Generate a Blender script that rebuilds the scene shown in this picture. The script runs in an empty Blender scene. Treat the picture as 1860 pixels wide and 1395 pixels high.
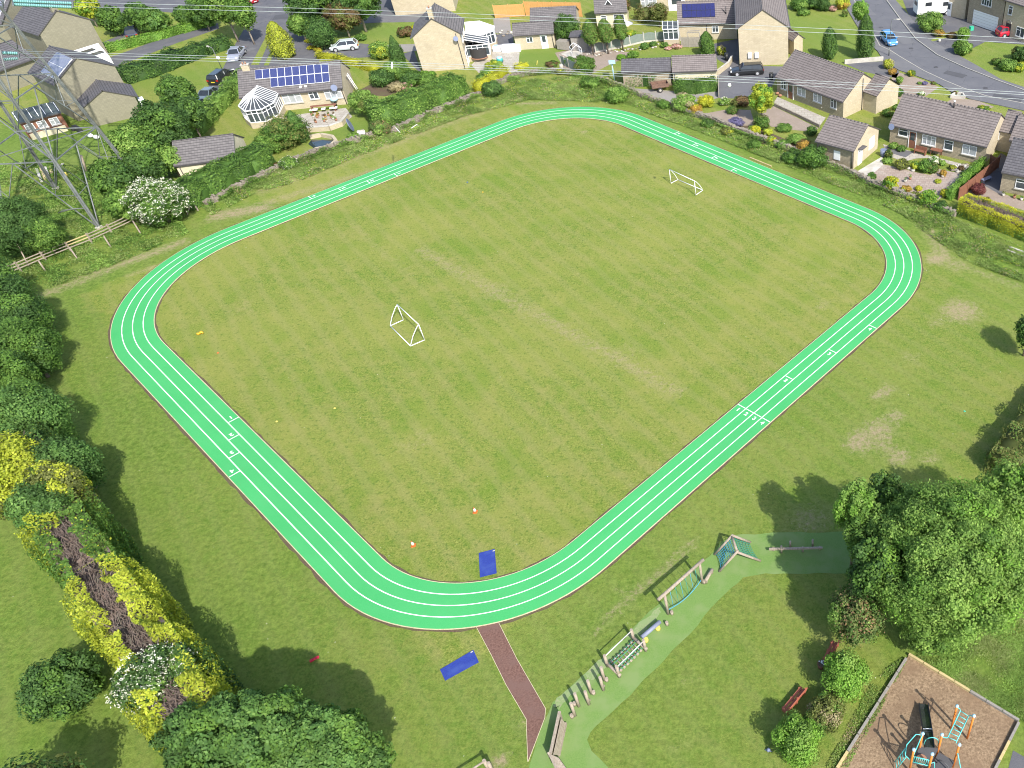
import bpy, bmesh, math, random
import numpy as np
from mathutils import Vector, Matrix
random.seed(7)
C = bpy.context.scene.collection
PI = math.pi

# ------------------------------------------------------------------ camera
W0, H0 = 1860.0, 1395.0
F, CX, CY, PITCH, ROLL, HC = 1496.0, 1434.4, 697.0, 0.733, -0.009, 46.0
sp, cp, sr, cr = math.sin(PITCH), math.cos(PITCH), math.sin(ROLL), math.cos(ROLL)
def _roll(v): return Vector((cr*v[0]-sr*v[1], sr*v[0]+cr*v[1], v[2]))
CR, CF, CU = _roll((1, 0, 0)), _roll((0, -sp, cp)), _roll((0, -cp, -sp))   # world x, y, z seen in camera axes (x right, y down, z forward)
cam = bpy.data.cameras.new("camera"); camo = bpy.data.objects.new("camera", cam); C.objects.link(camo)
xw = Vector((CR.x, CF.x, CU.x)); yw = -Vector((CR.y, CF.y, CU.y)); zw = -Vector((CR.z, CF.z, CU.z))
m = Matrix((xw, yw, zw)).transposed().to_4x4(); m.translation = (0, 0, HC)
camo.matrix_world = m
cam.sensor_width = 36; cam.lens = F/W0*36
cam.shift_x = -(CX-W0/2)/W0; cam.shift_y = (CY-H0/2)/W0
cam.clip_start = 0.5; cam.clip_end = 6000
bpy.context.scene.camera = camo

def G(px, py, z=0.0):
    """world x, y of the photo's pixel on the horizontal level z"""
    d = Vector(((px-CX)/F, (py-CY)/F, 1)); t = (z-HC)/d.dot(CU)
    return Vector((t*d.dot(CR), t*d.dot(CF)))
def G3(px, py, z=0.0):
    g = G(px, py, z); return Vector((g.x, g.y, z))

# ------------------------------------------------------------------ light
w = bpy.data.worlds.new("World"); bpy.context.scene.world = w; w.use_nodes = True
nt = w.node_tree; bg = nt.nodes['Background']
sky = nt.nodes.new('ShaderNodeTexSky'); sky.sky_type = 'NISHITA'; sky.sun_disc = False
SUN_AZ, SUN_EL = math.radians(-54.0), math.radians(43.3)      # where the sun stands (angle from +x)
sky.sun_elevation = SUN_EL; sky.sun_rotation = PI/2-SUN_AZ
sky.air_density = 1.0; sky.dust_density = 1.6; sky.ozone_density = 1.0
nt.links.new(sky.outputs[0], bg.inputs[0]); bg.inputs[1].default_value = 0.13
sun = bpy.data.lights.new("sun", 'SUN'); sun.energy = 3.3; sun.angle = math.radians(0.55); sun.color = (1.0, .955, .88)
suno = bpy.data.objects.new("sun", sun); C.objects.link(suno)
sd = Vector((math.cos(SUN_AZ)*math.cos(SUN_EL), math.sin(SUN_AZ)*math.cos(SUN_EL), math.sin(SUN_EL)))
suno.rotation_euler = sd.to_track_quat('Z', 'Y').to_euler(); suno.location = (60, -60, 90)
vs = bpy.context.scene.view_settings; vs.view_transform = 'Standard'; vs.look = 'None'; vs.exposure = 1.0; vs.gamma = 1.0
bpy.context.scene.render.resolution_x = 1024; bpy.context.scene.render.resolution_y = 768
try: bpy.context.scene.cycles.filter_width = 1.05; bpy.context.scene.cycles.max_bounces = 6; bpy.context.scene.cycles.transparent_max_bounces = 4
except Exception: pass

# ------------------------------------------------------------------ materials
class NT:
    def __init__(s, name, rough=.8):
        s.m = bpy.data.materials.new(name); s.m.use_nodes = True
        s.t = s.m.node_tree; s.b = s.t.nodes['Principled BSDF']; s.b.inputs['Roughness'].default_value = rough
    def n(s, kind, **kw):
        x = s.t.nodes.new(kind)
        for k, v in kw.items():
            if k in x.inputs: x.inputs[k].default_value = v
            else: setattr(x, k, v)
        return x
    def l(s, a, b): s.t.links.new(a, b)
    def pos(s): return s.n('ShaderNodeNewGeometry').outputs['Position']
    def uv(s): return s.n('ShaderNodeUVMap').outputs[0]
    def noise(s, vec, scale, detail=3, rough=.55, dist=0.0):
        x = s.n('ShaderNodeTexNoise'); x.inputs['Scale'].default_value = scale; x.inputs['Detail'].default_value = detail
        x.inputs['Roughness'].default_value = rough; x.inputs['Distortion'].default_value = dist; s.l(vec, x.inputs['Vector']); return x.outputs['Fac']
    def ramp(s, fac, stops, interp='LINEAR'):
        x = s.n('ShaderNodeValToRGB'); x.color_ramp.interpolation = interp; e = x.color_ramp.elements
        while len(e) < len(stops): e.new(.5)
        for i, (p, c) in enumerate(stops):
            e[i].position = p; e[i].color = (c[0], c[1], c[2], 1) if hasattr(c, '__len__') else (c, c, c, 1)
        s.l(fac, x.inputs[0]); return x.outputs[0]
    def mix(s, fac, a, b, mode='MIX'):
        x = s.n('ShaderNodeMix', data_type='RGBA', blend_type=mode)
        for sock, v in ((x.inputs[0], fac), (x.inputs[6], a), (x.inputs[7], b)):
            if isinstance(v, bpy.types.NodeSocket): s.l(v, sock)
            elif hasattr(v, '__len__'): sock.default_value = (v[0], v[1], v[2], 1)
            else: sock.default_value = v
        return x.outputs[2]
    def math(s, op, a, b=0.0, clamp=False):
        x = s.n('ShaderNodeMath', operation=op, use_clamp=clamp)
        for i, v in enumerate((a, b)):
            if isinstance(v, bpy.types.NodeSocket): s.l(v, x.inputs[i])
            else: x.inputs[i].default_value = v
        return x.outputs[0]
    def attr(s, name): return s.n('ShaderNodeAttribute', attribute_name=name).outputs['Fac']
    def base(s, c):
        if isinstance(c, bpy.types.NodeSocket): s.l(c, s.b.inputs['Base Color'])
        else: s.b.inputs['Base Color'].default_value = (c[0], c[1], c[2], 1)
    def bump(s, h, strength=.4, dist=.05):
        x = s.n('ShaderNodeBump'); x.inputs['Strength'].default_value = strength; x.inputs['Distance'].default_value = dist
        s.l(h, x.inputs['Height']); s.l(x.outputs[0], s.b.inputs['Normal'])

def mottled(name, c1, c2, scale=8, rough=.85, scale2=.6, c3=None, bump=0.0, metal=0.0, spec=None):
    a = NT(name, rough); p = a.pos()
    f = a.noise(p, scale, 5, .6)
    c = a.mix(a.ramp(f, [(.32, 0), (.68, 1)]), c1, c2)
    if c3 is not None: c = a.mix(a.ramp(a.noise(p, scale2, 3), [(.45, 0), (.65, 1)]), c, c3)
    a.base(c)
    if bump: a.bump(f, bump, .03)
    a.b.inputs['Metallic'].default_value = metal
    if spec is not None: a.b.inputs['Specular IOR Level'].default_value = spec
    return a.m
def plain(name, c, rough=.5, metal=0.0, var=.12):
    a = NT(name, rough); f = a.noise(a.pos(), 3.0, 3)
    a.base(a.mix(f, [x*(1-var) for x in c], [min(1, x*(1+var)) for x in c])); a.b.inputs['Metallic'].default_value = metal
    return a.m
def leafmat(name, c1, c2, c3, trans=.36):
    a = NT(name, .62); t = a.attr('tone')
    c = a.ramp(t, [(.0, c1), (.5, c2), (1.0, c3)])
    hv = a.n('ShaderNodeHueSaturation'); a.l(c, hv.inputs['Color'])
    a.l(a.ramp(a.noise(a.pos(), .8, 2), [(.3, .78), (.7, 1.22)]), hv.inputs['Value'])
    a.base(hv.outputs[0]); a.b.inputs['Specular IOR Level'].default_value = .25
    tr = a.n('ShaderNodeBsdfTranslucent'); a.l(hv.outputs[0], tr.inputs[0])
    mx = a.n('ShaderNodeMixShader'); mx.inputs[0].default_value = trans
    a.l(a.b.outputs[0], mx.inputs[1]); a.l(tr.outputs[0], mx.inputs[2]); a.l(mx.outputs[0], a.t.nodes['Material Output'].inputs[0])
    return a.m

def grass_material():
    a = NT('mown_grass', .9); p = a.pos()
    wear_pale, lush, gard = a.attr('wear_pale'), a.attr('lush'), a.attr('garden')
    fine = a.noise(p, 7.0, 5, .78); med = a.noise(p, 1.7, 5, .68); big = a.noise(p, .11, 4, .55, .4); mid2 = a.noise(p, .42, 4, .62, .3)
    g = a.mix(a.ramp(fine, [(.36, 0), (.64, 1)]), (.098, .138, .018), (.312, .345, .080))
    g = a.mix(a.ramp(med, [(.40, 0), (.62, .60)]), g, (.108, .195, .022))
    g = a.mix(a.ramp(mid2, [(.46, 0), (.66, .55)]), g, a.mix(fine, (.200, .200, .052), (.335, .320, .105)))
    g = a.mix(a.ramp(big, [(.42, .0), (.62, .60)]), g, a.mix(fine, (.180, .200, .040), (.335, .345, .090)))
    g = a.mix(a.ramp(a.noise(p, .20, 3, .5), [(.52, 0), (.70, .55)]), g, a.mix(fine, (.080, .150, .012), (.190, .290, .036)))
    # faint mowing stripes
    wv = a.n('ShaderNodeTexWave', wave_type='BANDS', bands_direction='X'); wv.inputs['Scale'].default_value = .17; wv.inputs['Distortion'].default_value = 2.5; wv.inputs['Detail'].default_value = 3; wv.inputs['Detail Scale'].default_value = .6
    mp2 = a.n('ShaderNodeMapping'); mp2.inputs['Rotation'].default_value[2] = math.radians(-41); a.l(p, mp2.inputs[0])
    a.l(mp2.outputs[0], wv.inputs[0])
    g = a.mix(a.math('MULTIPLY', a.ramp(wv.outputs['Fac'], [(.5, 0), (.95, 1)]), .24), g, (.290, .275, .110))
    g = a.mix(a.math('MULTIPLY', a.ramp(a.math('ADD', wear_pale, a.math('MULTIPLY', a.math('SUBTRACT', a.noise(p, 1.3, 6, .8), .5), 1.1)), [(.18, 0), (.62, .9)]), a.ramp(wear_pale, [(.02, 0), (.15, 1)])), g, a.mix(a.ramp(fine, [(.35, 0), (.65, 1)]), (.200, .185, .070), (.400, .360, .165)))
    # dark green clover clumps
    g = a.mix(a.ramp(a.noise(p, 3.4, 3, .6), [(.56, 0), (.66, .45)]), g, (.060, .125, .018))
    g = a.mix(lush, g, a.mix(a.ramp(a.noise(p, 2.6, 5, .75), [(.38, 0), (.62, 1)]), (.058, .125, .014), (.165, .265, .045)))
    g = a.mix(gard, g, a.mix(a.ramp(fine, [(.3, 0), (.7, 1)]), (.095, .175, .024), (.190, .265, .055)))
    br = a.math('ADD', wear_pale, a.math('MULTIPLY', a.math('SUBTRACT', a.noise(p, 2.4, 6, .78), .5), 1.7))
    bare = a.ramp(br, [(.34, 0), (.70, 1)])
    soil = a.mix(a.ramp(fine, [(.3, 0), (.7, 1)]), (.240, .190, .105), (.430, .350, .220))
    g = a.mix(a.math('MULTIPLY', bare, a.ramp(wear_pale, [(.04, 0), (.28, .92)])), g, soil)
    # light specks: daisies and dry blades
    vo = a.n('ShaderNodeTexVoronoi', feature='F1'); vo.inputs['Scale'].default_value = 1.1; a.l(p, vo.inputs['Vector'])
    sp_ = a.math('LESS_THAN', vo.outputs['Distance'], .042)
    g = a.mix(a.math('MULTIPLY', sp_, a.ramp(a.noise(p, .35, 2), [(.52, 0), (.6, .8)])), g, (.55, .55, .42))
    a.base(g); a.b.inputs['Specular IOR Level'].default_value = .15
    a.bump(a.math('ADD', fine, a.noise(p, 22, 3, .7)), .9, .07)
    return a.m

def asphalt(name, c1, c2, pale):
    a = NT(name, .9); p = a.pos()
    c = a.mix(a.ramp(a.noise(p, 14, 4, .7), [(.3, 0), (.7, 1)]), c1, c2)
    c = a.mix(a.ramp(a.noise(p, .35, 4, .6), [(.4, 0), (.7, .6)]), c, pale)
    cr_ = a.n('ShaderNodeTexVoronoi', feature='DISTANCE_TO_EDGE'); cr_.inputs['Scale'].default_value = .22; cr_.inputs['Randomness'].default_value = 1
    a.l(a.n('ShaderNodeVectorMath', operation='ADD').outputs[0], cr_.inputs['Vector']); v = cr_.inputs['Vector'].links[0].from_node
    a.l(p, v.inputs[0]); nz = a.n('ShaderNodeTexNoise'); nz.inputs['Scale'].default_value = 1.2; a.l(p, nz.inputs['Vector']); a.l(nz.outputs['Color'], v.inputs[1])
    c = a.mix(a.ramp(cr_.outputs['Distance'], [(.0, .5), (.012, 0)]), c, [x*.55 for x in c1])
    a.base(c); a.b.inputs['Specular IOR Level'].default_value = .3
    return a.m

def bricks(name, c1, c2, mortar, bw, bh, ms=.03, stain=None, rough=.88, bump=.3, off=.5):
    a = NT(name, rough); u = a.uv()
    b = a.n('ShaderNodeTexBrick'); a.l(u, b.inputs['Vector']); b.offset = off
    b.inputs['Color1'].default_value = (*c1, 1); b.inputs['Color2'].default_value = (*c2, 1); b.inputs['Mortar'].default_value = (*mortar, 1)
    b.inputs['Scale'].default_value = 1; b.inputs['Brick Width'].default_value = bw; b.inputs['Row Height'].default_value = bh
    b.inputs['Mortar Size'].default_value = ms; b.inputs['Mortar Smooth'].default_value = .3; b.inputs['Bias'].default_value = 0
    c = b.outputs['Color']
    n1 = a.noise(u, 2.2, 4, .6); c = a.mix(a.ramp(n1, [(.35, .35), (.7, 0)]), c, [x*.72 for x in c1])
    if stain: c = a.mix(a.ramp(a.noise(u, .5, 4, .65), [(.5, 0), (.72, .6)]), c, stain)
    a.base(c)
    a.bump(b.outputs['Fac'], -bump, .02)
    return a.m

def tiles(name, c1, c2, dark, row=.34, col=.30, moss=None):
    a = NT(name, .85); u = a.uv(); sx = a.n('ShaderNodeSeparateXYZ'); a.l(u, sx.inputs[0])
    r = a.math('FRACT', a.math('MULTIPLY', sx.outputs[1], 1/row))                 # courses
    k = a.math('FRACT', a.math('MULTIPLY', sx.outputs[0], 1/col))
    line = a.ramp(r, [(.0, 1), (.16, .85), (.30, 0), (1, 0)]); rib = a.ramp(k, [(0, .35), (.14, 0), (.86, 0), (1, .35)])
    b = a.n('ShaderNodeTexBrick'); a.l(u, b.inputs['Vector'])
    b.inputs['Color1'].default_value = (*c1, 1); b.inputs['Color2'].default_value = (*c2, 1); b.inputs['Mortar'].default_value = (*c1, 1)
    b.inputs['Scale'].default_value = 1; b.inputs['Brick Width'].default_value = col; b.inputs['Row Height'].default_value = row; b.inputs['Mortar Size'].default_value = .001; b.offset = .0
    c = a.mix(a.ramp(a.noise(u, .7, 4, .65), [(.45, 0), (.75, .4)]), b.outputs['Color'], moss or [x*1.22 for x in c2])
    c = a.mix(a.ramp(a.noise(u, 5, 4, .7), [(.5, 0), (.8, .35)]), c, [x*.7 for x in c1])
    c = a.mix(line, c, dark); c = a.mix(rib, c, dark)
    a.base(c); a.bump(a.math('ADD', a.math('MULTIPLY', r, .6), a.math('MULTIPLY', rib, -.5)), .5, .03)
    return a.m

def wood(name, c1, c2, rough=.8):
    a = NT(name, rough); p = a.n('ShaderNodeTexCoord').outputs['Object']
    mp = a.n('ShaderNodeMapping'); mp.inputs['Scale'].default_value = (1, 1, .25); a.l(p, mp.inputs[0])
    f = a.noise(mp.outputs[0], 9, 5, .7, .6); a.base(a.mix(a.ramp(f, [(.3, 0), (.7, 1)]), c1, c2)); a.bump(f, .3, .01)
    return a.m
def glass(name, c, rough=.06):
    a = NT(name, rough); f = a.noise(a.pos(), .9, 2); a.base(a.mix(f, [x*.5 for x in c], [x*1.4 for x in c])); a.b.inputs['Specular IOR Level'].default_value = .8
    return a.m
def carpaint(name, c):
    a = NT(name, .28); a.base(a.mix(a.noise(a.pos(), 1.5, 3), [x*.92 for x in c], [min(1, x*1.05) for x in c])); a.b.inputs['Metallic'].default_value = .25
    a.b.inputs['Coat Weight'].default_value = .6; a.b.inputs['Coat Roughness'].default_value = .08
    return a.m
def solar(name, c, cell, line, lw):
    a = NT(name, .18); u = a.uv(); b = a.n('ShaderNodeTexBrick'); a.l(u, b.inputs['Vector']); b.offset = 0
    b.inputs['Color1'].default_value = (*c, 1); b.inputs['Color2'].default_value = (*[x*1.25 for x in c], 1); b.inputs['Mortar'].default_value = (*line, 1)
    b.inputs['Scale'].default_value = 1; b.inputs['Brick Width'].default_value = cell; b.inputs['Row Height'].default_value = cell; b.inputs['Mortar Size'].default_value = lw
    a.base(b.outputs[0]); return a.m

M = {}
M['grass'] = grass_material()
def track_mat():
    a = NT('track_green', .8); p = a.pos()
    c = a.mix(a.ramp(a.noise(p, 22, 3, .6), [(.3, 0), (.7, 1)]), (.042, .325, .095), (.064, .395, .122))
    c = a.mix(a.ramp(a.noise(p, .35, 5, .65), [(.35, 0), (.7, .6)]), c, (.076, .380, .130))
    c = a.mix(a.ramp(a.noise(p, 1.3, 6, .8), [(.56, 0), (.74, .35)]), c, (.105, .290, .105))
    c = a.mix(a.ramp(a.noise(p, .16, 2, .5), [(.45, 0), (.6, .25)]), c, (.048, .295, .095))
    a.base(c); a.b.inputs['Specular IOR Level'].default_value = .25; return a.m
M['track'] = track_mat()
M['wetpour'] = mottled('green_matting', (.112, .205, .042), (.150, .245, .058), 12, .9, .7, (.165, .240, .075))
M['mulch'] = mottled('red_brown_mulch', (.100, .048, .036), (.190, .105, .080), 9, .95, .8, (.150, .085, .068), .5)
M['chip'] = mottled('wood_chippings', (.130, .085, .048), (.330, .235, .145), 9, .95, .4, (.190, .125, .075), .8)
M['soil'] = mottled('dark_soil', (.060, .040, .025), (.130, .090, .055), 9, .95, .8, (.10, .09, .04))
M['asphalt'] = asphalt('asphalt', (.098, .100, .112), (.135, .136, .148), (.150, .150, .158))
M['asphalt2'] = asphalt('worn_asphalt', (.082, .083, .095), (.120, .120, .132), (.165, .160, .155))
M['pave'] = asphalt('pavement_asphalt', (.115, .115, .125), (.150, .150, .158), (.185, .180, .175))
M['kerb'] = mottled('kerb_stone', (.30, .285, .25), (.42, .40, .35), 5)
M['gravel'] = mottled('pink_gravel', (.190, .145, .115), (.360, .295, .240), 11, .95, .7, (.250, .200, .155), .5)
M['gravel2'] = mottled('grey_gravel', (.180, .165, .150), (.330, .305, .280), 11, .95, .7, (.240, .225, .200), .5)
M['block'] = bricks('block_paving', (.310, .235, .195), (.385, .315, .265), (.235, .19, .155), .45, .45, .035, (.36, .33, .29), bump=.15)
M['flag'] = bricks('stone_flags', (.37, .335, .285), (.45, .42, .36), (.24, .21, .17), .75, .6, .03, (.33, .31, .25), bump=.15)
M['pale'] = mottled('pale_concrete', (.42, .40, .35), (.55, .52, .47), 4, .9, .6, (.36, .34, .29))
M['stone'] = bricks('buff_stone', (.455, .388, .268), (.525, .455, .328), (.370, .318, .228), .46, .16, .018, (.350, .295, .210))
M['stone_d'] = bricks('weathered_stone', (.320, .268, .185), (.400, .340, .240), (.210, .175, .130), .44, .16, .022, (.225, .195, .150))
M['stone_g'] = bricks('grey_stone', (.225, .212, .150), (.270, .252, .180), (.185, .172, .125), .44, .16, .016, (.21, .195, .135))
M['render'] = mottled('cream_render', (.56, .50, .34), (.63, .57, .41), 3, .9, .8, (.50, .45, .31))
M['redbrick'] = bricks('red_brick', (.25, .085, .045), (.33, .13, .07), (.22, .17, .13), .23, .08, .012)
M['tile'] = tiles('brown_roof_tiles', (.160, .136, .128), (.205, .176, .166), (.060, .050, .048))
M['tile2'] = tiles('grey_roof_tiles', (.115, .105, .105), (.160, .148, .145), (.048, .044, .046))
M['slate'] = tiles('dark_roof_tiles', (.082, .078, .085), (.115, .110, .118), (.038, .036, .04))
M['white'] = plain('white_upvc', (.78, .79, .80), .35, 0, .05)
M['white_m'] = plain('white_painted_metal', (.80, .80, .79), .4, 0, .05)
M['line'] = mottled('white_line_paint', (.70, .74, .72), (.82, .84, .82), 12, .7)
M['glass'] = glass('window_glass', (.05, .065, .075))
M['glass_l'] = glass('curtained_glass', (.34, .36, .37), .15)
M['cglass'] = glass('conservatory_glass', (.06, .075, .075), .25)
M['carglass'] = glass('car_glass', (.025, .03, .035), .05)
M['dark'] = plain('dark_plastic', (.03, .032, .035), .5)
M['lead'] = plain('dark_gutter', (.07, .065, .065), .5)
M['tyre'] = plain('tyre_rubber', (.025, .025, .027), .8)
M['rim'] = plain('wheel_alloy', (.62, .63, .65), .3, .5)
M['steel'] = mottled('galvanised_steel', (.150, .165, .160), (.240, .255, .250), 3, .6, .4, (.115, .125, .120), 0, .3)
M['wire'] = plain('aluminium_conductor', (.50, .54, .54), .45, .2)
M['insul'] = plain('glass_insulator', (.16, .36, .35), .2)
M['timber'] = wood('weathered_timber', (.215, .170, .128), (.400, .340, .268))
M['timber_o'] = wood('orange_fence_timber', (.47, .245, .075), (.60, .34, .12))
M['timber_b'] = wood('brown_stained_timber', (.155, .060, .035), (.240, .105, .060))
M['timber_g'] = wood('grey_fence_timber', (.20, .18, .15), (.33, .30, .26))
M['timber_y'] = wood('new_yellow_timber', (.40, .31, .14), (.52, .43, .22))
M['timber_e'] = wood('grey_sleeper', (.19, .175, .155), (.30, .28, .25))
M['greenpanel'] = wood('grey_green_fence_panel', (.150, .190, .165), (.210, .250, .220))
M['red'] = plain('red_paint', (.40, .045, .035), .45)
M['redbench'] = wood('red_stained_wood', (.300, .075, .045), (.420, .135, .075))
M['mat'] = mottled('blue_mat', (.012, .028, .200), (.020, .045, .270), 14, .85, 1.5, (.03, .06, .26))
M['orange'] = plain('orange_post', (.66, .20, .035), .4)
M['teal'] = plain('teal_tube', (.10, .50, .48), .35)
M['cap'] = plain('pale_blue_cap', (.36, .56, .68), .4)
M['deck'] = plain('grey_deck', (.075, .075, .08), .7)
M['slide'] = plain('slide_steel', (.16, .18, .19), .22, .8)
M['rope_b'] = plain('blue_rope', (.05, .28, .42), .7)
M['rope_g'] = plain('green_rope', (.03, .24, .18), .7)
M['greybeam'] = plain('blue_grey_beam', (.20, .22, .30), .6)
M['yellow'] = plain('yellow_plastic', (.68, .56, .12), .5)
M['conew'] = plain('white_cone', (.72, .68, .64), .6)
M['coneo'] = plain('orange_cone', (.60, .14, .03), .6)
M['plate_y'] = plain('yellow_plate', (.65, .48, .03), .5)
M['plate_w'] = plain('white_plate', (.75, .75, .72), .5)
M['redlens'] = plain('red_lens', (.35, .015, .015), .25)
M['lamp'] = plain('clear_lens', (.75, .78, .80), .12)
M['terra'] = plain('terracotta', (.30, .15, .09), .8)
M['roofglass'] = plain('conservatory_roof_glass', (.055, .062, .068), .45)
M['panelblue'] = solar('solar_cells', (.035, .045, .130), .16, (.075, .085, .17), .006)
M['panelgrey'] = solar('pale_solar_cells', (.13, .14, .20), .14, (.22, .23, .28), .02)
M['panelnavy'] = solar('navy_solar_cells', (.022, .024, .095), .16, (.035, .04, .12), .006)
M['rubble'] = mottled('dry_stone', (.150, .125, .095), (.320, .285, .235), 3.5, .95, .9, (.200, .175, .135), .6)
M['bark'] = mottled('bark', (.100, .075, .055), (.200, .165, .130), 8, .95, 1.5, (.14, .13, .10), .5)
M['barkpale'] = mottled('pale_bark', (.26, .21, .17), (.38, .32, .26), 8, .95, 1.5, (.30, .27, .22), .5)
M['twig'] = mottled('bare_twigs', (.085, .060, .050), (.230, .180, .155), 14, .95, 2, (.14, .10, .08), .5)
M['water'] = glass('pond_water', (.03, .045, .05), .05)
M['pool'] = plain('black_netting', (.035, .033, .032), .8)
M['tealp'] = plain('teal_plastic', (.05, .35, .32), .4)
M['caravan'] = plain('caravan_white', (.80, .81, .78), .35, 0, .04)
M['bluegrey'] = plain('blue_grey_shell', (.15, .18, .27), .5)
LF = {}
def lf(n, *a, **k): LF[n] = leafmat('leaves_'+n, *a, **k)
lf('mid', (.055, .120, .022), (.110, .215, .038), (.200, .330, .062))
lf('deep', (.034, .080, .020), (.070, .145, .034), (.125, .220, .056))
lf('bright', (.085, .195, .022), (.175, .340, .045), (.285, .460, .080))
lf('fresh', (.100, .195, .034), (.205, .340, .066), (.340, .480, .115))
lf('gold', (.235, .300, .030), (.420, .475, .045), (.590, .620, .080))
lf('yellow', (.280, .300, .020), (.500, .500, .034), (.680, .650, .065))
lf('olive', (.085, .110, .028), (.155, .180, .045), (.230, .245, .075))
lf('rust', (.110, .075, .034), (.190, .120, .055), (.140, .150, .050))
lf('blush', (.060, .120, .028), (.140, .205, .055), (.390, .200, .130))
lf('purple', (.110, .030, .030), (.200, .065, .055), (.140, .050, .045))
lf('lavender', (.120, .110, .190), (.200, .180, .330), (.270, .250, .400))
lf('flower', (.50, .50, .36), (.66, .66, .50), (.78, .78, .64), trans=.1)
lf('pinkflower', (.36, .19, .15), (.48, .28, .23), (.56, .40, .34), trans=.1)
lf('orange', (.290, .170, .035), (.430, .270, .050), (.520, .370, .090))
lf('straw', (.300, .250, .130), (.400, .345, .190), (.480, .430, .260))
lf('rough', (.130, .210, .044), (.220, .305, .075), (.330, .375, .140))
lf('bluegreen', (.052, .118, .028), (.105, .212, .048), (.195, .325, .080))

# ------------------------------------------------------------------ mesh helpers
def setup(o, label=None, cat=None, group=None, kind=None):
    if label: o['label'] = label
    if cat: o['category'] = cat
    if group: o['group'] = group
    if kind: o['kind'] = kind
    return o
def empty(name, loc, rz=0.0, **kw):
    o = bpy.data.objects.new(name, None); C.objects.link(o); o.location = (loc[0], loc[1], loc[2] if len(loc) > 2 else 0); o.rotation_euler = (0, 0, rz)
    o.empty_display_size = .2
    return setup(o, **kw)

class MB:
    def __init__(s, *mats): s.v = []; s.f = []; s.mi = []; s.mats = list(mats) or ['white']; s.sm = []
    def _m(s, mat):
        if mat is None: return 0
        if mat not in s.mats: s.mats.append(mat)
        return s.mats.index(mat)
    def poly(s, pts, mat=None, smooth=False):
        i = len(s.v); s.v += [tuple(p) for p in pts]; s.f.append(tuple(range(i, i+len(pts)))); s.mi.append(s._m(mat)); s.sm.append(smooth)
    def box(s, c, d, mat=None, rz=0.0, rot=None, bev=0.0):
        hx, hy, hz = d[0]/2, d[1]/2, d[2]/2; R = rot or Matrix.Rotation(rz, 3, 'Z'); c = Vector(c)
        P = [c+R@Vector((x*hx, y*hy, z*hz)) for x in (-1, 1) for y in (-1, 1) for z in (-1, 1)]
        for q in ((0, 1, 3, 2), (4, 6, 7, 5), (0, 4, 5, 1), (2, 3, 7, 6), (0, 2, 6, 4), (1, 5, 7, 3)): s.poly([P[k] for k in q], mat)
    def beam(s, p, q, wd, ht, mat=None, up=(0, 0, 1)):
        p, q = Vector(p), Vector(q); x = (q-p); L = x.length; x.normalize(); u = Vector(up)
        if abs(x.dot(u)) > .98: u = Vector((1, 0, 0))
        y = u.cross(x).normalized(); z = x.cross(y); R = Matrix((x, y, z)).transposed()
        s.box((p+q)/2, (L, wd, ht), mat, rot=R)
    def tube(s, pts, r, n=8, mat=None, r2=None, caps=True):
        pts = [Vector(p) for p in pts]; N = len(pts); rings = []
        for i, p in enumerate(pts):
            t = (pts[min(i+1, N-1)]-pts[max(i-1, 0)]).normalized(); u = Vector((0, 0, 1)) if abs(t.z) < .95 else Vector((1, 0, 0))
            a = t.cross(u).normalized(); b = t.cross(a); rr = r if r2 is None else r+(r2-r)*i/(N-1)
            rings.append([p+a*rr*math.cos(2*PI*k/n)+b*rr*math.sin(2*PI*k/n) for k in range(n)])
        base = len(s.v)
        for rg in rings: s.v += [tuple(x) for x in rg]
        mi = s._m(mat)
        for i in range(N-1):
            for k in range(n):
                a = base+i*n+k; b = base+i*n+(k+1) % n
                s.f.append((a, b, b+n, a+n)); s.mi.append(mi); s.sm.append(True)
        if caps:
            s.f.append(tuple(base+k for k in range(n))[::-1]); s.mi.append(mi); s.sm.append(False)
            s.f.append(tuple(base+(N-1)*n+k for k in range(n))); s.mi.append(mi); s.sm.append(False)
    def cyl(s, c, r, h, n=16, mat=None, r2=None):
        s.tube([(c[0], c[1], c[2]), (c[0], c[1], c[2]+h)], r, n, mat, r2)
    def ball(s, c, r, n=8, mat=None, sq=(1, 1, 1)):
        base = len(s.v); mi = s._m(mat); R = n//2
        for i in range(R+1):
            th = PI*i/R
            for k in range(n): s.v.append((c[0]+r*sq[0]*math.sin(th)*math.cos(2*PI*k/n), c[1]+r*sq[1]*math.sin(th)*math.sin(2*PI*k/n), c[2]+r*sq[2]*math.cos(th)))
        for i in range(R):
            for k in range(n):
                a = base+i*n+k; b = base+i*n+(k+1) % n; s.f.append((a, a+n, b+n, b)); s.mi.append(mi); s.sm.append(True)
    def build(s, name, parent=None, loc=None, **kw):
        me = bpy.data.meshes.new(name); me.from_pydata(s.v, [], s.f)
        for k in s.mats: me.materials.append(M[k] if k in M else LF[k])
        me.polygons.foreach_set('material_index', s.mi); me.polygons.foreach_set('use_smooth', s.sm)
        uvl = me.uv_layers.new(name='UVMap'); me.update()
        uv = np.zeros((len(me.loops), 2), dtype=np.float32)
        for p in me.polygons:
            n = p.normal; u = Vector((0, 0, 1)).cross(n)
            if u.length < .05: u = Vector((1, 0, 0))
            u.normalize(); v = n.cross(u)
            for li in p.loop_indices:
                c = me.vertices[me.loops[li].vertex_index].co; uv[li] = (c.dot(u), c.dot(v))
        uvl.data.foreach_set('uv', uv.ravel())
        o = bpy.data.objects.new(name, me); C.objects.link(o)
        if parent is not None: o.parent = parent
        if loc is not None: o.location = loc
        return setup(o, **kw)

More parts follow.
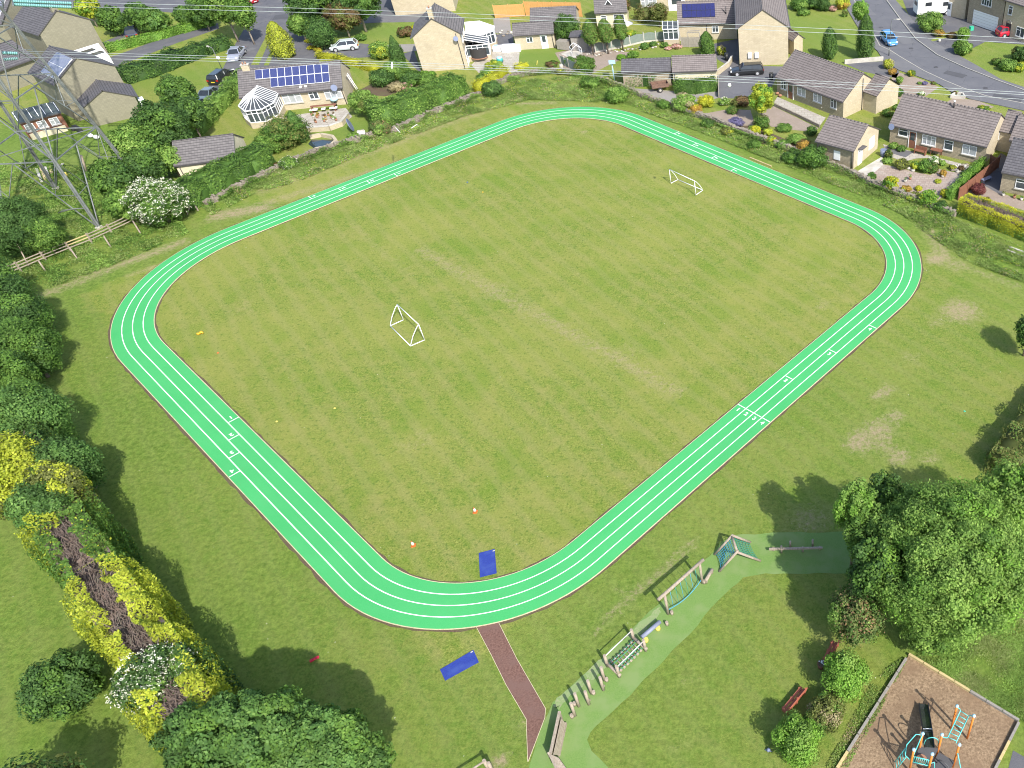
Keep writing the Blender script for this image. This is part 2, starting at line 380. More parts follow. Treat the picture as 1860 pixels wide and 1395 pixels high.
def sheet(name, pts, mat, z=.004, thick=0.0, sub=None, **kw):
    """flat ground area from world xy points; thick > 0 gives it real sides"""
    b = MB(mat); P = [(p[0], p[1]) for p in pts]
    area = sum(P[i][0]*P[(i+1) % len(P)][1]-P[(i+1) % len(P)][0]*P[i][1] for i in range(len(P)))
    if area < 0: P = P[::-1]
    b.poly([(x, y, z) for x, y in P])
    if thick:
        for i in range(len(P)):
            a, c = P[i], P[(i+1) % len(P)]; b.poly([(a[0], a[1], z-thick), (c[0], c[1], z-thick), (c[0], c[1], z), (a[0], a[1], z)])
    kw.setdefault('kind', 'structure')
    return b.build(name, **kw)
def pxs(*p): return [G(x, y) for x, y in p]

# ------------------------------------------------------------------ foliage
rng = np.random.default_rng(11)
def leaf_mesh(name, pts, nrm, size, mats, matidx, tone, core=None, asp=.62, jitter=.9):
    n = len(pts); pts = np.asarray(pts, float)
    nr = nrm+rng.normal(0, jitter*.46, (n, 3)); nr /= np.linalg.norm(nr, axis=1)[:, None]+1e-9
    t = rng.normal(0, 1, (n, 3)); t -= (t*nr).sum(1)[:, None]*nr; t /= np.linalg.norm(t, axis=1)[:, None]+1e-9
    b = np.cross(nr, t); sz = (np.asarray(size)*rng.uniform(.6, 1.3, n))[:, None]
    q = np.stack([pts-t*sz*.5, pts+b*sz*asp*.5, pts+t*sz*.5+nr*sz*.12, pts-b*sz*asp*.5], 1).reshape(-1, 3)
    cv = np.zeros((0, 3)); cf = []; cm = []
    if core is not None: cv, cf, cm = core
    V = np.concatenate([q, cv]); nv = len(V); nf = n+len(cf)
    me = bpy.data.meshes.new(name); me.vertices.add(nv); me.vertices.foreach_set('co', V.ravel().astype(np.float32))
    loops = np.arange(4*n, dtype=np.int32)
    if len(cf): loops = np.concatenate([loops, (np.array(cf, dtype=np.int32)+4*n).ravel()])
    me.loops.add(len(loops)); me.loops.foreach_set('vertex_index', loops)
    me.polygons.add(nf); me.polygons.foreach_set('loop_start', np.arange(nf, dtype=np.int32)*4)
    try: me.polygons.foreach_set('loop_total', np.full(nf, 4, dtype=np.int32))
    except Exception: pass
    mi = np.concatenate([matidx, np.array(cm, dtype=np.int32)]) if len(cf) else matidx
    me.polygons.foreach_set('material_index', mi.astype(np.int32))
    for k in mats: me.materials.append(LF[k] if k in LF else M[k])
    at = me.attributes.new('tone', 'FLOAT', 'FACE'); tn = np.concatenate([tone, rng.uniform(0, .35, len(cf))]) if len(cf) else tone
    at.data.foreach_set('value', np.clip(tn, 0, 1).astype(np.float32))
    me.update(calc_edges=True); me.validate()
    return me
def sph(n):
    d = rng.normal(0, 1, (n, 3)); return d/np.linalg.norm(d, axis=1)[:, None]
def core_blobs(blobs, k, mat_i):
    """low solid blobs inside the crown, so that one never looks through it"""
    V = []; Fc = []; nu, nv = 10, 6
    for (c, r) in blobs:
        b = len(V)
        for i in range(nv+1):
            th = PI*i/nv
            for j in range(nu):
                ph = 2*PI*j/nu; q = k*(1+.12*math.sin(3*ph+c[0]*3+th*2))
                V.append((c[0]+r[0]*q*math.sin(th)*math.cos(ph), c[1]+r[1]*q*math.sin(th)*math.sin(ph), max(.02, c[2]+r[2]*q*math.cos(th))))
        for i in range(nv):
            for j in range(nu): Fc.append((b+i*nu+j, b+i*nu+(j+1) % nu, b+(i+1)*nu+(j+1) % nu, b+(i+1)*nu+j))
    return np.array(V), Fc, [mat_i]*len(Fc)
def crown_mesh(name, c, R, n, size, kinds, lumps=26, lump=.42, core=.62, flower=None, flower_n=0, flower_size=.2, gap=.0, spiky=0.0):
    """crown of leaf clumps: c centre, R radii; lumps sit round the crown and carry the leaves"""
    c = np.array(c, float); R = np.array(R, float); k = kinds[0]
    L = []
    for i in range(lumps):
        z = 1-2*(i+.5)/lumps; ph = i*2.39996+rng.uniform(-.4, .4); s = math.sqrt(max(0, 1-z*z))
        d = np.array([s*math.cos(ph), s*math.sin(ph), z]); rr = lump*rng.uniform(.72, 1.25)
        L.append((c+d*R*(1-rr*.62)*rng.uniform(.86, 1.06), R*rr*rng.uniform(.85, 1.1)))
    L.append((c, R*.72))
    ar = np.array([(l[1][0]*l[1][2]) for l in L]); idx = rng.choice(len(L), n, p=ar/ar.sum())
    lc = np.array([l[0] for l in L])[idx]; lr = np.array([l[1] for l in L])[idx]
    d = sph(n); d[:, 2] = np.where((d[:, 2] < -.2) & (rng.random(n) < .5), -d[:, 2], d[:, 2])
    rad = rng.uniform(.72, 1.06+spiky, n)[:, None]
    P = lc+d*lr*rad
    P[:, 2] = np.maximum(P[:, 2], .03)
    lt = rng.uniform(-.16, .16, len(L))[idx]
    tone = .48+lt+rng.normal(0, .20, n)
    out = (P-c)/R; nr = d*.7+out*.5; nr /= np.linalg.norm(nr, axis=1)[:, None]+1e-9
    mi = np.zeros(n, dtype=np.int32); mats = [k]
    if len(kinds) > 1:
        mats += kinds[1:]; w_ = np.array([.62]+[.38/(len(kinds)-1)]*(len(kinds)-1)); lk = rng.choice(len(kinds), len(L), p=w_); mi = lk[idx].astype(np.int32)
        sw = rng.random(n) < .15; mi[sw] = rng.choice(len(kinds), sw.sum(), p=w_)
    if flower:
        m2 = max(60, int(flower_n)); fc = rng.choice(len(P), m2); FP = P[fc]; keep = (FP[:, 2] > c[2]-R[2]*.5)
        sz = size; FP = c+(FP-c)*1.03; FP = FP[keep]
        reps = 5; FP = np.repeat(FP, reps, 0)+rng.normal(0, flower_size*.45, (len(FP)*reps, 3))*np.array([1, 1, .35])
        P = np.concatenate([P, FP]); nr = np.concatenate([nr, np.tile([0, 0, 1.0], (len(FP), 1))]); mats.append(flower)
        mi = np.concatenate([mi, np.full(len(FP), len(mats)-1, dtype=np.int32)]); tone = np.concatenate([tone, rng.uniform(.2, 1, len(FP))])
    if flower: size = np.concatenate([np.full(n, size), np.full(len(P)-n, min(size, flower_size*.62))])
    cb = None
    if core: cb = core_blobs([(c, R*core)]+[(l[0], l[1]*.55) for l in L[:-1]], 1.0, 0)
    return leaf_mesh(name, P, nr, size, mats, mi, tone, cb)
def trunk(parent, h, r, z0=0, lean=(0, 0), mat='bark', spread=0.0, top=None, R=1.5):
    b = MB(mat); x, y = lean
    b.tube([(0, 0, z0), (x*.3, y*.3, h*.35), (x*.7, y*.7, h*.7), (x, y, h)], r, 8, mat, r*.45)
    for k in range(5):
        a = k*2.4; q = h*.5+.1*k*h*.5
        b.tube([(x*.6, y*.6, q*.9), (x+math.cos(a)*R*.5, y+math.sin(a)*R*.5, q+R*.35)], r*.4, 6, mat, r*.12)
    return b.build('trunk', parent)
def tree(px, py, zc, R, label, kinds=('mid',), n=5000, size=.30, name='tree', cat='tree', group=None, lumps=26, lump=.42, core=.60, tr=None, mat='bark', **kw):
    """px, py: pixel of the crown's centre, zc its height, R = (rx, ry, rz)"""
    if not hasattr(R, '__len__'): R = (R, R, R*.85)
    g = G(px, py, zc); e = empty(name, (g.x, g.y, 0), label=label, cat=cat, group=group)
    th = max(.5, zc-R[2]*.35)
    trunk(e, th, tr or max(.08, .045*R[0]+.05), R=min(R)*1.0, mat=mat)
    me = crown_mesh('crown', (0, 0, zc), R, n, size, list(kinds), lumps, lump, core, **kw)
    o = bpy.data.objects.new('crown', me); C.objects.link(o); o.parent = e
    return e
_sh = {}
def shrub(px, py, r, h, label, kinds=('mid',), name='shrub', cat='shrub', z=0.0, group=None, n=None, size=None, flower=None, fn=40, z0=None):
    """rounded garden shrub, its foliage reaching the ground; px, py pixel of its middle"""
    zc = h*.5 if z0 is None else z0
    g = G(px, py, zc); key = (tuple(kinds), round(h/r, 1), flower, int(r/.8))
    if n is None: n = int(min(5200, 420+2300*r*r))
    if size is None: size = .16 if r < 1.2 else .22
    me = crown_mesh(name, (0, 0, h*.5 if z0 is None else z0), (r, r, h*.54), n, size, list(kinds), 16, .45, .62, flower, fn, .14)
    o = bpy.data.objects.new(name, me); C.objects.link(o); o.location = (g.x, g.y, 0); o.rotation_euler = (0, 0, rng.uniform(0, 6))
    return setup(o, label, cat, group)
def conifer(px, py, r, h, label, kinds=('deep',), n=4500, size=.22, name='conifer', base=None, group=None, taper=.55, stem=0.0):
    """upright conifer; px, py is the pixel of its foot"""
    g = G(px, py); e = empty(name, (g.x, g.y, 0), label=label, cat='tree', group=group)
    zz = rng.uniform(0, 1, n)**.85; ph = rng.uniform(0, 2*PI, n)
    prof = np.sin(np.clip(zz*.92+.08, 0, 1)*PI)**.55*(1-taper*zz); lob = 1+.10*np.sin(ph*5+zz*9)+.07*np.sin(ph*9-zz*14)
    rr = r*prof*lob*rng.uniform(.78, 1.08, n)
    P = np.stack([rr*np.cos(ph), rr*np.sin(ph), stem+zz*(h-stem)], 1)
    nr = np.stack([np.cos(ph), np.sin(ph), .5+0*zz], 1)
    mi = np.zeros(n, dtype=np.int32) if len(kinds) == 1 else (rng.random(n) < .3).astype(np.int32)
    # solid inside
    V = []; Fc = []; nu = 12; nvv = 8
    for i in range(nvv+1):
        t = i/nvv; q = r*.72*(math.sin(min(1, t*.92+.08)*PI)**.55*(1-taper*t)) if 0 < i < nvv else .02
        for j in range(nu): V.append((q*math.cos(2*PI*j/nu), q*math.sin(2*PI*j/nu), stem+.02+t*(h-stem)*.96))
    for i in range(nvv):
        for j in range(nu): Fc.append((i*nu+j, i*nu+(j+1) % nu, (i+1)*nu+(j+1) % nu, (i+1)*nu+j))
    me = leaf_mesh('crown', P, nr, size, list(kinds), mi, .5+rng.normal(0, .22, n), (np.array(V), Fc, [0]*len(Fc)), .5)
    o = bpy.data.objects.new('crown', me); C.objects.link(o); o.parent = e
    b = MB('bark'); b.tube([(0, 0, 0), (0, 0, stem+h*.25)], .12 if stem else .09, 8, 'bark', .07)
    if stem:
        for k in range(4): b.tube([(0, 0, .1), (math.cos(k*1.7)*.28, math.sin(k*1.7)*.28, stem+.5)], .06, 6, 'bark', .04)
    b.build('trunk', e)
    return e
def hedge(pts, width, height, label, kinds=('mid',), side=1, dens=46, size=.20, rough=.10, bare=False, group=None, patches=None, name='hedge', inner=.36, full=-1):
    """clipped hedge; pts world xy of the foot line that faces the camera, the hedge lies on its side `side`"""
    P0 = [Vector((p[0], p[1])) for p in pts]; Q = []
    for i, p in enumerate(P0):
        t = (P0[min(i+1, len(P0)-1)]-P0[max(0, i-1)]).normalized(); nn = Vector((-t.y, t.x))*side; Q.append(p+nn*width)
    o0 = P0[0]; pos = []; nor = []; tone = []; mi = []
    V = []; Fc = []; cm = []; ins = .13
    kin = list(kinds)
    tot = 0.0
    for i in range(len(P0)-1):
        a, b_, c_, d = P0[i], P0[i+1], Q[i+1], Q[i]; L = (b_-a).length; t = (b_-a).normalized(); nn = Vector((-t.y, t.x))*side
        def surf(n, f, nrm):
            u = rng.random(n); v = rng.random(n); X = np.array([f(x, y) for x, y in zip(u, v)]); wob = rough*(np.sin(X[:, 0]*2.1+X[:, 1]*1.3)+np.sin(X[:, 0]*.9-X[:, 1]*2.7+X[:, 2]*3))
            X += np.array(nrm)[None]*(wob+rng.normal(0, .07, n))[:, None]; X[:, 2] = np.maximum(X[:, 2], .04)
            pos.append(X); nor.append(np.tile(nrm, (n, 1))); tone.append(.5+rng.normal(0, .2, n)+.10*np.sin(X[:, 0]*1.7)+.08*np.sin(X[:, 1]*2.3))
            if patches:
                s_ = tot+u*L; ww = ((X[:, 0]+o0.x-a.x)*nn.x+(X[:, 1]+o0.y-a.y)*nn.y)/width; k = np.array([patches(x, w_, z_) for x, w_, z_ in zip(s_, ww, X[:, 2])]); mi.append(k)
            else:
                mi.append((rng.random(n) < .25).astype(int) if len(kin) > 1 else np.zeros(n, int))
        nf = (-nn.x, -nn.y, .25); nb = (nn.x, nn.y, .25)
        surf(int(dens*L*height), lambda u, v: ((a+(b_-a)*u).x-o0.x, (a+(b_-a)*u).y-o0.y, v*height), nf)
        surf(int(dens*.7*L*height), lambda u, v: ((d+(c_-d)*u).x-o0.x, (d+(c_-d)*u).y-o0.y, v*height), nb)
        if bare:
            def top(u, v):
                iw = inner*(1+.10*math.sin(u*L*2.1+i)+.06*math.sin(u*L*5.3+2*i)); w_ = (v*iw if random.random() < .62 else 1-v*iw*.75) if (tot+u*L) > full else v
                q = a+(b_-a)*u+nn*width*w_; return (q.x-o0.x, q.y-o0.y, height+.18*math.sin(w_*PI))
            surf(int(dens*1.25*L*width*.72), top, (0, 0, 1))
        else: surf(int(dens*1.1*L*width), lambda u, v: ((a+(b_-a)*u+nn*width*v).x-o0.x, (a+(b_-a)*u+nn*width*v).y-o0.y, height), (0, 0, 1))
        if i == 0: surf(int(dens*width*height), lambda u, v: ((a+nn*width*u).x-o0.x, (a+nn*width*u).y-o0.y, v*height), (-t.x, -t.y, .2))
        if i == len(P0)-2: surf(int(dens*width*height), lambda u, v: ((b_+nn*width*u).x-o0.x, (b_+nn*width*u).y-o0.y, v*height), (t.x, t.y, .2))
        k = len(V); hh = height-(.45 if bare else ins)
        for q, w_ in ((a, ins), (b_, ins), (b_, width-ins), (a, width-ins)):
            for z in (0.0, hh):
                e = t*(ins if (q is a and i == 0) else (-ins if (q is b_ and i == len(P0)-2) else 0)); r_ = q+nn*w_+e
                V.append((r_.x-o0.x, r_.y-o0.y, z))
        for fc in ((0, 2, 3, 1), (2, 4, 5, 3), (4, 6, 7, 5), (6, 0, 1, 7), (1, 3, 5, 7)): Fc.append(tuple(k+x for x in fc)); cm.append(0)
        tot += L
    mats = kin[:]
    if bare: mats.append('twig'); cm[4::5] = [len(mats)-1]*len(cm[4::5])
    me = leaf_mesh(name, np.concatenate(pos), np.concatenate(nor), size, mats, np.concatenate(mi).astype(np.int32), np.concatenate(tone), (np.array(V), Fc, cm), .5)
    e = empty(name, (o0.x, o0.y, 0), label=label, cat='hedge', group=group) if bare else None
    if not bare:
        o = bpy.data.objects.new(name, me); C.objects.link(o); o.location = (o0.x, o0.y, 0); return setup(o, label, 'hedge', group)
    o = bpy.data.objects.new('foliage', me); C.objects.link(o); o.parent = e
    b = MB('twig', 'bark')
    for i in range(len(P0)-1):
        a, b_ = P0[i], P0[i+1]; L = (b_-a).length; t = (b_-a).normalized(); nn = Vector((-t.y, t.x))*side
        for k in range(int(L*width*30)):
            q = a-o0+t*random.uniform(.2, L-.2)+nn*width*random.uniform(inner*.8, 1-inner*.6); z = height-random.uniform(.1, .5)
            dx = t*random.uniform(-.7, .7)+nn*random.uniform(-.45, .45)
            b.tube([(q.x, q.y, z-.5), (q.x+dx.x*.6, q.y+dx.y*.6, z), (q.x+dx.x, q.y+dx.y, z+random.uniform(0, .3))], .032, 4, 'twig' if k % 3 else 'bark', .012, caps=False)
    b.build('branches', e)
    return e
def off(pts, d):
    P0 = [Vector((p[0], p[1])) for p in pts]; R = []
    for i, p in enumerate(P0):
        t = (P0[min(i+1, len(P0)-1)]-P0[max(0, i-1)]).normalized(); R.append(p+Vector((-t.y, t.x))*d)
    return R
def in_poly(P, X, Y):
    r = np.zeros(len(X), bool); n = len(P)
    for i in range(n):
        x1, y1 = P[i]; x2, y2 = P[(i+1) % n]
        c = ((y1 > Y) != (y2 > Y)) & (X < (x2-x1)*(Y-y1)/(y2-y1+1e-12)+x1); r ^= c
    return r
def tufts(name, poly, n, hgt, size, kinds, label, cat, wts=None, edge=0):
    P = np.array([(p[0], p[1]) for p in poly]); lo, hi = P.min(0), P.max(0); A = []
    while sum(len(a) for a in A) < n:
        q = rng.uniform(lo, hi, (n, 2)); q = q[in_poly(P, q[:, 0], q[:, 1])]
        dn = np.sin(q[:, 0]*1.9+np.sin(q[:, 1]*1.3)*2)+np.sin(q[:, 1]*1.6+q[:, 0]*.7); q = q[rng.random(len(q)) < (.45+.25*dn)]; A.append(q)
    q = np.concatenate(A)[:n]; hh = hgt*(.55+.45*np.sin(q[:, 0]*.8+q[:, 1]*1.1)**2)
    pts = np.stack([q[:, 0], q[:, 1], rng.uniform(0.02, 1, n)*hh+.03], 1)
    nr = rng.normal(0, .5, (n, 3)); nr[:, 2] = np.abs(nr[:, 2])+.55
    patch = .5+.22*np.sin(q[:, 0]*.6+2*np.sin(q[:, 1]*.35))+rng.normal(0, .2, n)
    w_ = wts or [1.0/len(kinds)]*len(kinds); sel = (np.sin(q[:, 0]*1.3+1.7*np.sin(q[:, 1]*.9))+rng.normal(0, .5, n)+1.6)/3.2
    mi = np.searchsorted(np.cumsum(w_), np.clip(sel, 0, .999)); mi = np.clip(mi, 0, len(kinds)-1)
    me = leaf_mesh(name, pts, nr, size, list(kinds), mi.astype(np.int32), patch, None, .34)
    o = bpy.data.objects.new(name, me); C.objects.link(o); return setup(o, label, cat, None, 'stuff')

# ================================================================== GROUND
def axis(lo, hi, step, far):
    a = list(np.arange(lo, hi+.01, step)); L = [lo-3, lo-8, lo-20, lo-60, lo-200, -far]; U = [hi+3, hi+8, hi+20, hi+60, hi+200, far]
    return np.array(sorted(L)+a+U)
gx, gy = axis(-125, 45, .8, 3000), axis(12, 140, .8, 3000)
X, Y = np.meshgrid(gx, gy, indexing='ij'); nx, ny = X.shape; X = X.ravel(); Y = Y.ravel()
wear_pale = np.zeros(len(X)); lush = np.zeros(len(X)); gard = np.zeros(len(X))
def blob(px, py, r, s, arr=None, asp=1.0, ang=0.0):
    arr = wear_pale if arr is None else arr; g = G(px, py); dx, dy = X-g.x, Y-g.y; c, s_ = math.cos(ang), math.sin(ang)
    u, v = (dx*c+dy*s_)/asp, -dx*s_+dy*c; np.maximum(arr, s*np.exp(-(u*u+v*v)/(r*r)), out=arr)
def streak(p, q, wd, s, arr=None):
    arr = wear_pale if arr is None else arr; a, b = G(*p), G(*q); d = b-a; L = d.length_squared
    t = np.clip(((X-a.x)*d.x+(Y-a.y)*d.y)/L, 0, 1); dd = (X-a.x-t*d.x)**2+(Y-a.y-t*d.y)**2; np.maximum(arr, s*np.exp(-dd/(wd*wd)), out=arr)
for a in ((1745, 565, 2.3, .62), (1700, 585, 1.2, .4), (1612, 705, .9, .5), (1598, 718, .8, .65), (1627, 755, 1.0, .6), (1596, 782, 1.6, .62), (1562, 802, 1.5, .66), (1600, 805, 1.6, .5), (1632, 830, 1.3, .6), (1690, 832, 1.0, .5),
          (1735, 480, 1.6, .5), (1700, 470, 1.2, .75), (1494, 555, .8, .5), (1060, 240, .8, .5), (1185, 1130, 1.2, .4), (958, 1308, 1.1, .4), (905, 1382, .7, .7), (1655, 650, 1.4, .35), (1480, 520, 1.4, .3),
          (1470, 945, 2.2, .42), (900, 800, 14, .13), (1000, 560, 10, .12), (760, 640, 8, .08), (1130, 1075, 1.0, .3), (1235, 1350, 1.0, .3), (1250, 1240, 1.3, .3), (760, 800, 2.2, .28), (900, 530, 2.0, .4), (850, 500, 1.6, .32), (1140, 640, 2.0, .3), (1200, 700, 1.6, .3), (440, 560, 2.0, .25), (920, 455, 2.0, .2)): blob(*a)  # the widest, faintest blobs only pale the middle of the field
for a in (((765, 455), (1230, 712), 1.0, .42), ((640, 400), (900, 620), .7, .22), ((560, 430), (760, 640), .7, .18), ((880, 360), (1330, 560), .8, .20), ((450, 600), (640, 800), .7, .18), ((980, 300), (1400, 470), .8, .16), ((1120, 1110), (1260, 985), .6, .46), ((1080, 1150), (1150, 1075), .7, .36), ((80, 535), (200, 488), 1.3, .50), ((215, 482), (330, 440), 1.1, .56), ((230, 500), (420, 440), .7, .40), ((395, 392), (478, 378), 1.5, .62), ((380, 400), (760, 285), 1.2, .40),
          ((480, 345), (960, 170), 1.6, .42), ((940, 188), (1010, 186), .8, .5), ((1670, 395), (1720, 470), 1.2, .5), ((1740, 480), (1850, 520), .9, .42), ((1640, 340), (1740, 450), 1.2, .30), ((1030, 990), (1240, 800), .8, .18), ((150, 640), (330, 860), .8, .2), ((1180, 330), (1560, 560), 1.6, .15), ((620, 400), (700, 470), 1.2, .18)): streak(*a)
for a in (((30, 420), (240, 330), 5.5, .85), ((60, 500), (330, 400), 2.4, .6), ((360, 372), (600, 285), 2.2, .7), ((600, 285), (880, 178), 2.0, .7), ((880, 178), (1110, 165), 3.0, .75), ((1130, 180), (1460, 300), 2.6, .8), ((1460, 305), (1700, 410), 3.0, .85), ((1700, 400), (1900, 510), 4.5, .75), ((0, 250), (220, 240), 7, .8),
          ((60, 1350), (250, 1390), 6, .35), ((1720, 1150), (1900, 1300), 6, .75), ((100, 600), (200, 850), 1.6, .3)): streak(a[0], a[1], a[2], a[3], lush)
for a in (((560, 220), (640, 235), 4, .9), ((950, 100), (1010, 105), 4, .9), ((640, 62), (740, 55), 5, .8), ((1150, 110), (1290, 100), 3, .8), ((1440, 40), (1560, 100), 7, .75), ((1800, 120), (1860, 90), 6, .6), ((230, 150), (400, 130), 5, .6), ((20, 300), (150, 260), 8, .7), ((1800, 365), (1890, 390), 2, .9)): streak(a[0], a[1], a[2], a[3], gard)
out_ = ~in_poly([tuple(p) for p in ((-20.3, 25), (16, 71.2), (-28.9, 110), (-68, 64.8))], X, Y) & (Y < 82); lush = np.maximum(lush, np.where(out_, .52-.30*np.clip((X+12)/22, 0, 1)+.15*np.sin(X*.21)*np.sin(Y*.17), 0)); lush = np.where((X < -45) & (Y < 45), np.maximum(lush, .6), lush)
idx = np.arange(nx*ny).reshape(nx, ny)
q = np.stack([idx[:-1, :-1], idx[1:, :-1], idx[1:, 1:], idx[:-1, 1:]], -1).reshape(-1, 4)
me = bpy.data.meshes.new('ground'); me.vertices.add(len(X)); me.vertices.foreach_set('co', np.stack([X, Y, X*0], 1).ravel().astype(np.float32))
me.loops.add(q.size); me.loops.foreach_set('vertex_index', q.ravel().astype(np.int32)); me.polygons.add(len(q)); me.polygons.foreach_set('loop_start', np.arange(len(q), dtype=np.int32)*4)
for nme, arr in (('wear_pale', wear_pale), ('lush', lush), ('garden', gard)):
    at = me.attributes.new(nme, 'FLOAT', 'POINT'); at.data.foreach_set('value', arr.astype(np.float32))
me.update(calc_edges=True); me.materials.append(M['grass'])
ground = bpy.data.objects.new('ground', me); C.objects.link(ground); ground['kind'] = 'structure'

# ------------------------------------------------------------------ running track
CT, CRt, CB, CL = Vector((-28.91, 112.1)), Vector((18.13, 71.23)), Vector((-20.27, 23.06)), Vector((-69.94, 64.81))
COR = [(CB, 12.3), (CRt, 13.1), (CT, 13.2), (CL, 15.6)]           # counter-clockwise
WT = 3.36
def outline(d, seg=26):
    """outline of the rounded rectangle, moved inwards by d"""
    pts = []; n = 4; lines = []
    for i in range(4):
        a, b = COR[i][0], COR[(i+1) % 4][0]; t = (b-a).normalized(); nn = Vector((-t.y, t.x)); lines.append((a+nn*d, t))
    for i in range(4):
        p1, t1 = lines[i-1]; p2, t2 = lines[i]
        k = ((p2-p1).x*t2.y-(p2-p1).y*t2.x)/(t1.x*t2.y-t1.y*t2.x); c = p1+t1*k; R = COR[i][1]-d
        ha = math.acos(max(-1, min(1, (-t1).dot(t2))))/2; tl = R/math.tan(ha); bis = ((-t1)+t2).normalized(); O = c+bis*R/math.sin(ha)
        s = c-t1*tl-O; e = c+t2*tl-O; a0 = math.atan2(s.y, s.x); a1 = math.atan2(e.y, e.x)
        while a1 < a0: a1 += 2*PI
        for k in range(seg+1): an = a0+(a1-a0)*k/seg; pts.append(O+Vector((math.cos(an), math.sin(an)))*R)
    return pts
def ring(name, d0, d1, z, mat, parent=None, thick=0.0, jag=0.0, **kw):
    A, B = outline(d0), outline(d1); b = MB(mat); n = len(A)
    def sub(P):
        R = []
        for i in range(n):
            p, q_ = P[i], P[(i+1) % n]; k = max(1, int((q_-p).length/1.2)) if jag else max(1, int((q_-p).length/6)); R += [p+(q_-p)*(j/k) for j in range(k)]
        return R
    if jag:
        m_ = []
        for i in range(n):
            k = max(1, int((A[(i+1) % n]-A[i]).length/.7)); m_ += [(A[i]+(A[(i+1) % n]-A[i])*(j/k), B[i]+(B[(i+1) % n]-B[i])*(j/k)) for j in range(k)]
        A = [x[0] for x in m_]; B = [x[1] for x in m_]
        if jag > 0: A = [a+(a-b_).normalized()*random.uniform(-.5, 1)*jag for a, b_ in zip(A, B)]
        else: B = [b_+(b_-a).normalized()*random.uniform(-.5, 1)*-jag for a, b_ in zip(A, B)]
    n2 = len(A)
    for i in range(n2):
        j = (i+1) % n2; b.poly([(A[i].x, A[i].y, z), (A[j].x, A[j].y, z), (B[j].x, B[j].y, z), (B[i].x, B[i].y, z)])
        if thick:
            b.poly([(A[i].x, A[i].y, z-thick), (A[j].x, A[j].y, z-thick), (A[j].x, A[j].y, z), (A[i].x, A[i].y, z)])
            b.poly([(B[j].x, B[j].y, z-thick), (B[i].x, B[i].y, z-thick), (B[i].x, B[i].y, z), (B[j].x, B[j].y, z)])
    return b.build(name, parent, **kw)
trk = ring('running_track', 0, WT, .055, 'track', thick=.055, kind='structure')
for k in (1, 2, 3): ring('lane_line', k*WT/4-.036, k*WT/4+.036, .060, 'line', trk)
M['edging'] = mottled('pale_edging', (.40, .36, .22), (.58, .52, .34), 6)
ring('edging', -.055, 0, .05, 'edging', trk, thick=.05); ring('edging', WT, WT+.055, .05, 'edging', trk, thick=.05)
ring('soil_trench', -.20, -.055, .006, 'soil', jag=.10, kind='structure'); ring('soil_trench', WT+.055, WT+.17, .006, 'soil', jag=-.08, kind='structure')
SIDES = [(COR[i][0], (COR[(i+1) % 4][0]-COR[i][0]).normalized()) for i in range(4)]
def text_mesh(ch, h, mat):
    cu = bpy.data.curves.new('digit', 'FONT'); cu.body = ch; cu.size = h/.7; cu.align_x = 'CENTER'; cu.offset = .018; cu.resolution_u = 3
    o = bpy.data.objects.new('digit', cu); C.objects.link(o); dg = bpy.context.evaluated_depsgraph_get(); me = bpy.data.meshes.new_from_object(o.evaluated_get(dg))
    bpy.data.objects.remove(o); me.materials.clear(); me.materials.append(M[mat]); return me
DIG = {c: text_mesh(c, .36, 'line') for c in '1234'}
def mark(side, px, py, lane, line=True):
    a, t = SIDES[side]; nn = Vector((-t.y, t.x)); s = (G(px, py)-a).dot(t); d0 = WT-lane*WT/4; d1 = d0+WT/4
    p, q_ = a+t*s+nn*(d0+.01), a+t*s+nn*(d1-.01); b = MB('line'); b.beam((p.x, p.y, .061), (q_.x, q_.y, .061), .07, .006); b.build('stagger_mark', trk)
    c = a+t*(s-.62)+nn*(d0+d1)/2; o = bpy.data.objects.new('lane_number', DIG[str(lane)]); C.objects.link(o); o.parent = trk
    o.location = (c.x, c.y, .0645); o.rotation_euler = (0, 0, math.atan2(-nn.y, -nn.x))
for side, L in ((0, [(1369, 751, 1), (1369, 751, 2), (1369, 751, 3), (1369, 751, 4), (1432.5, 686.3, 2), (1512, 638.6, 3), (1584.6, 594, 4)]),
                (1, [(1334.8, 307.4, 1), (1298, 285, 2), (1263, 262.3, 3), (1230.3, 241.2, 4)]),
                (2, [(717.5, 317.4, 1), (665.6, 329, 2), (614, 342.8, 3), (560.2, 357.2, 4)]),
                (3, [(424.5, 763.7, 1), (425.2, 795.5, 2), (425.9, 828, 3), (425.8, 862.4, 4)])):
    for px, py, ln in L: mark(side, px, py, ln)

# ------------------------------------------------------------------ paths and play surfaces in the school field
sheet('path', pxs((865.3, 1137), (905.8, 1130), (939, 1197), (991, 1287), (989.7, 1303.6), (959, 1383), (956, 1306.5), (919.8, 1245), (892, 1189)), 'mulch', .012)
pe = MB('edging')
for L in ([(905.8, 1131), (939, 1197), (991, 1287), (989.7, 1303.6), (959.5, 1383)], [(865.3, 1139), (892, 1189), (919.8, 1245), (956, 1306.5), (958.5, 1383)]):
    for a, b_ in zip(L[:-1], L[1:]): pe.beam(G3(*a, .02), G3(*b_, .02), .028, .04, 'edging')
pe.build('path_edging', kind='structure')
WPTS = [(961.7, 1386), (981, 1331.6), (1003.6, 1275.7), (1020, 1262), (1070.7, 1214), (1096, 1192), (1143.4, 1147), (1165.8, 1125), (1196, 1097), (1250, 1045), (1287, 1010), (1310, 985), (1340, 971), (1386, 969), (1485, 966.6), (1600, 965),
        (1600, 1040), (1500, 1042), (1391, 1043), (1350, 1049), (1316, 1078), (1280, 1119), (1251, 1153), (1207, 1199), (1157, 1248), (1115.5, 1292.5), (1084, 1318), (1072, 1330), (1068, 1343), (1073.5, 1365), (1104, 1393), (1150, 1440), (950, 1440)]
wp = []
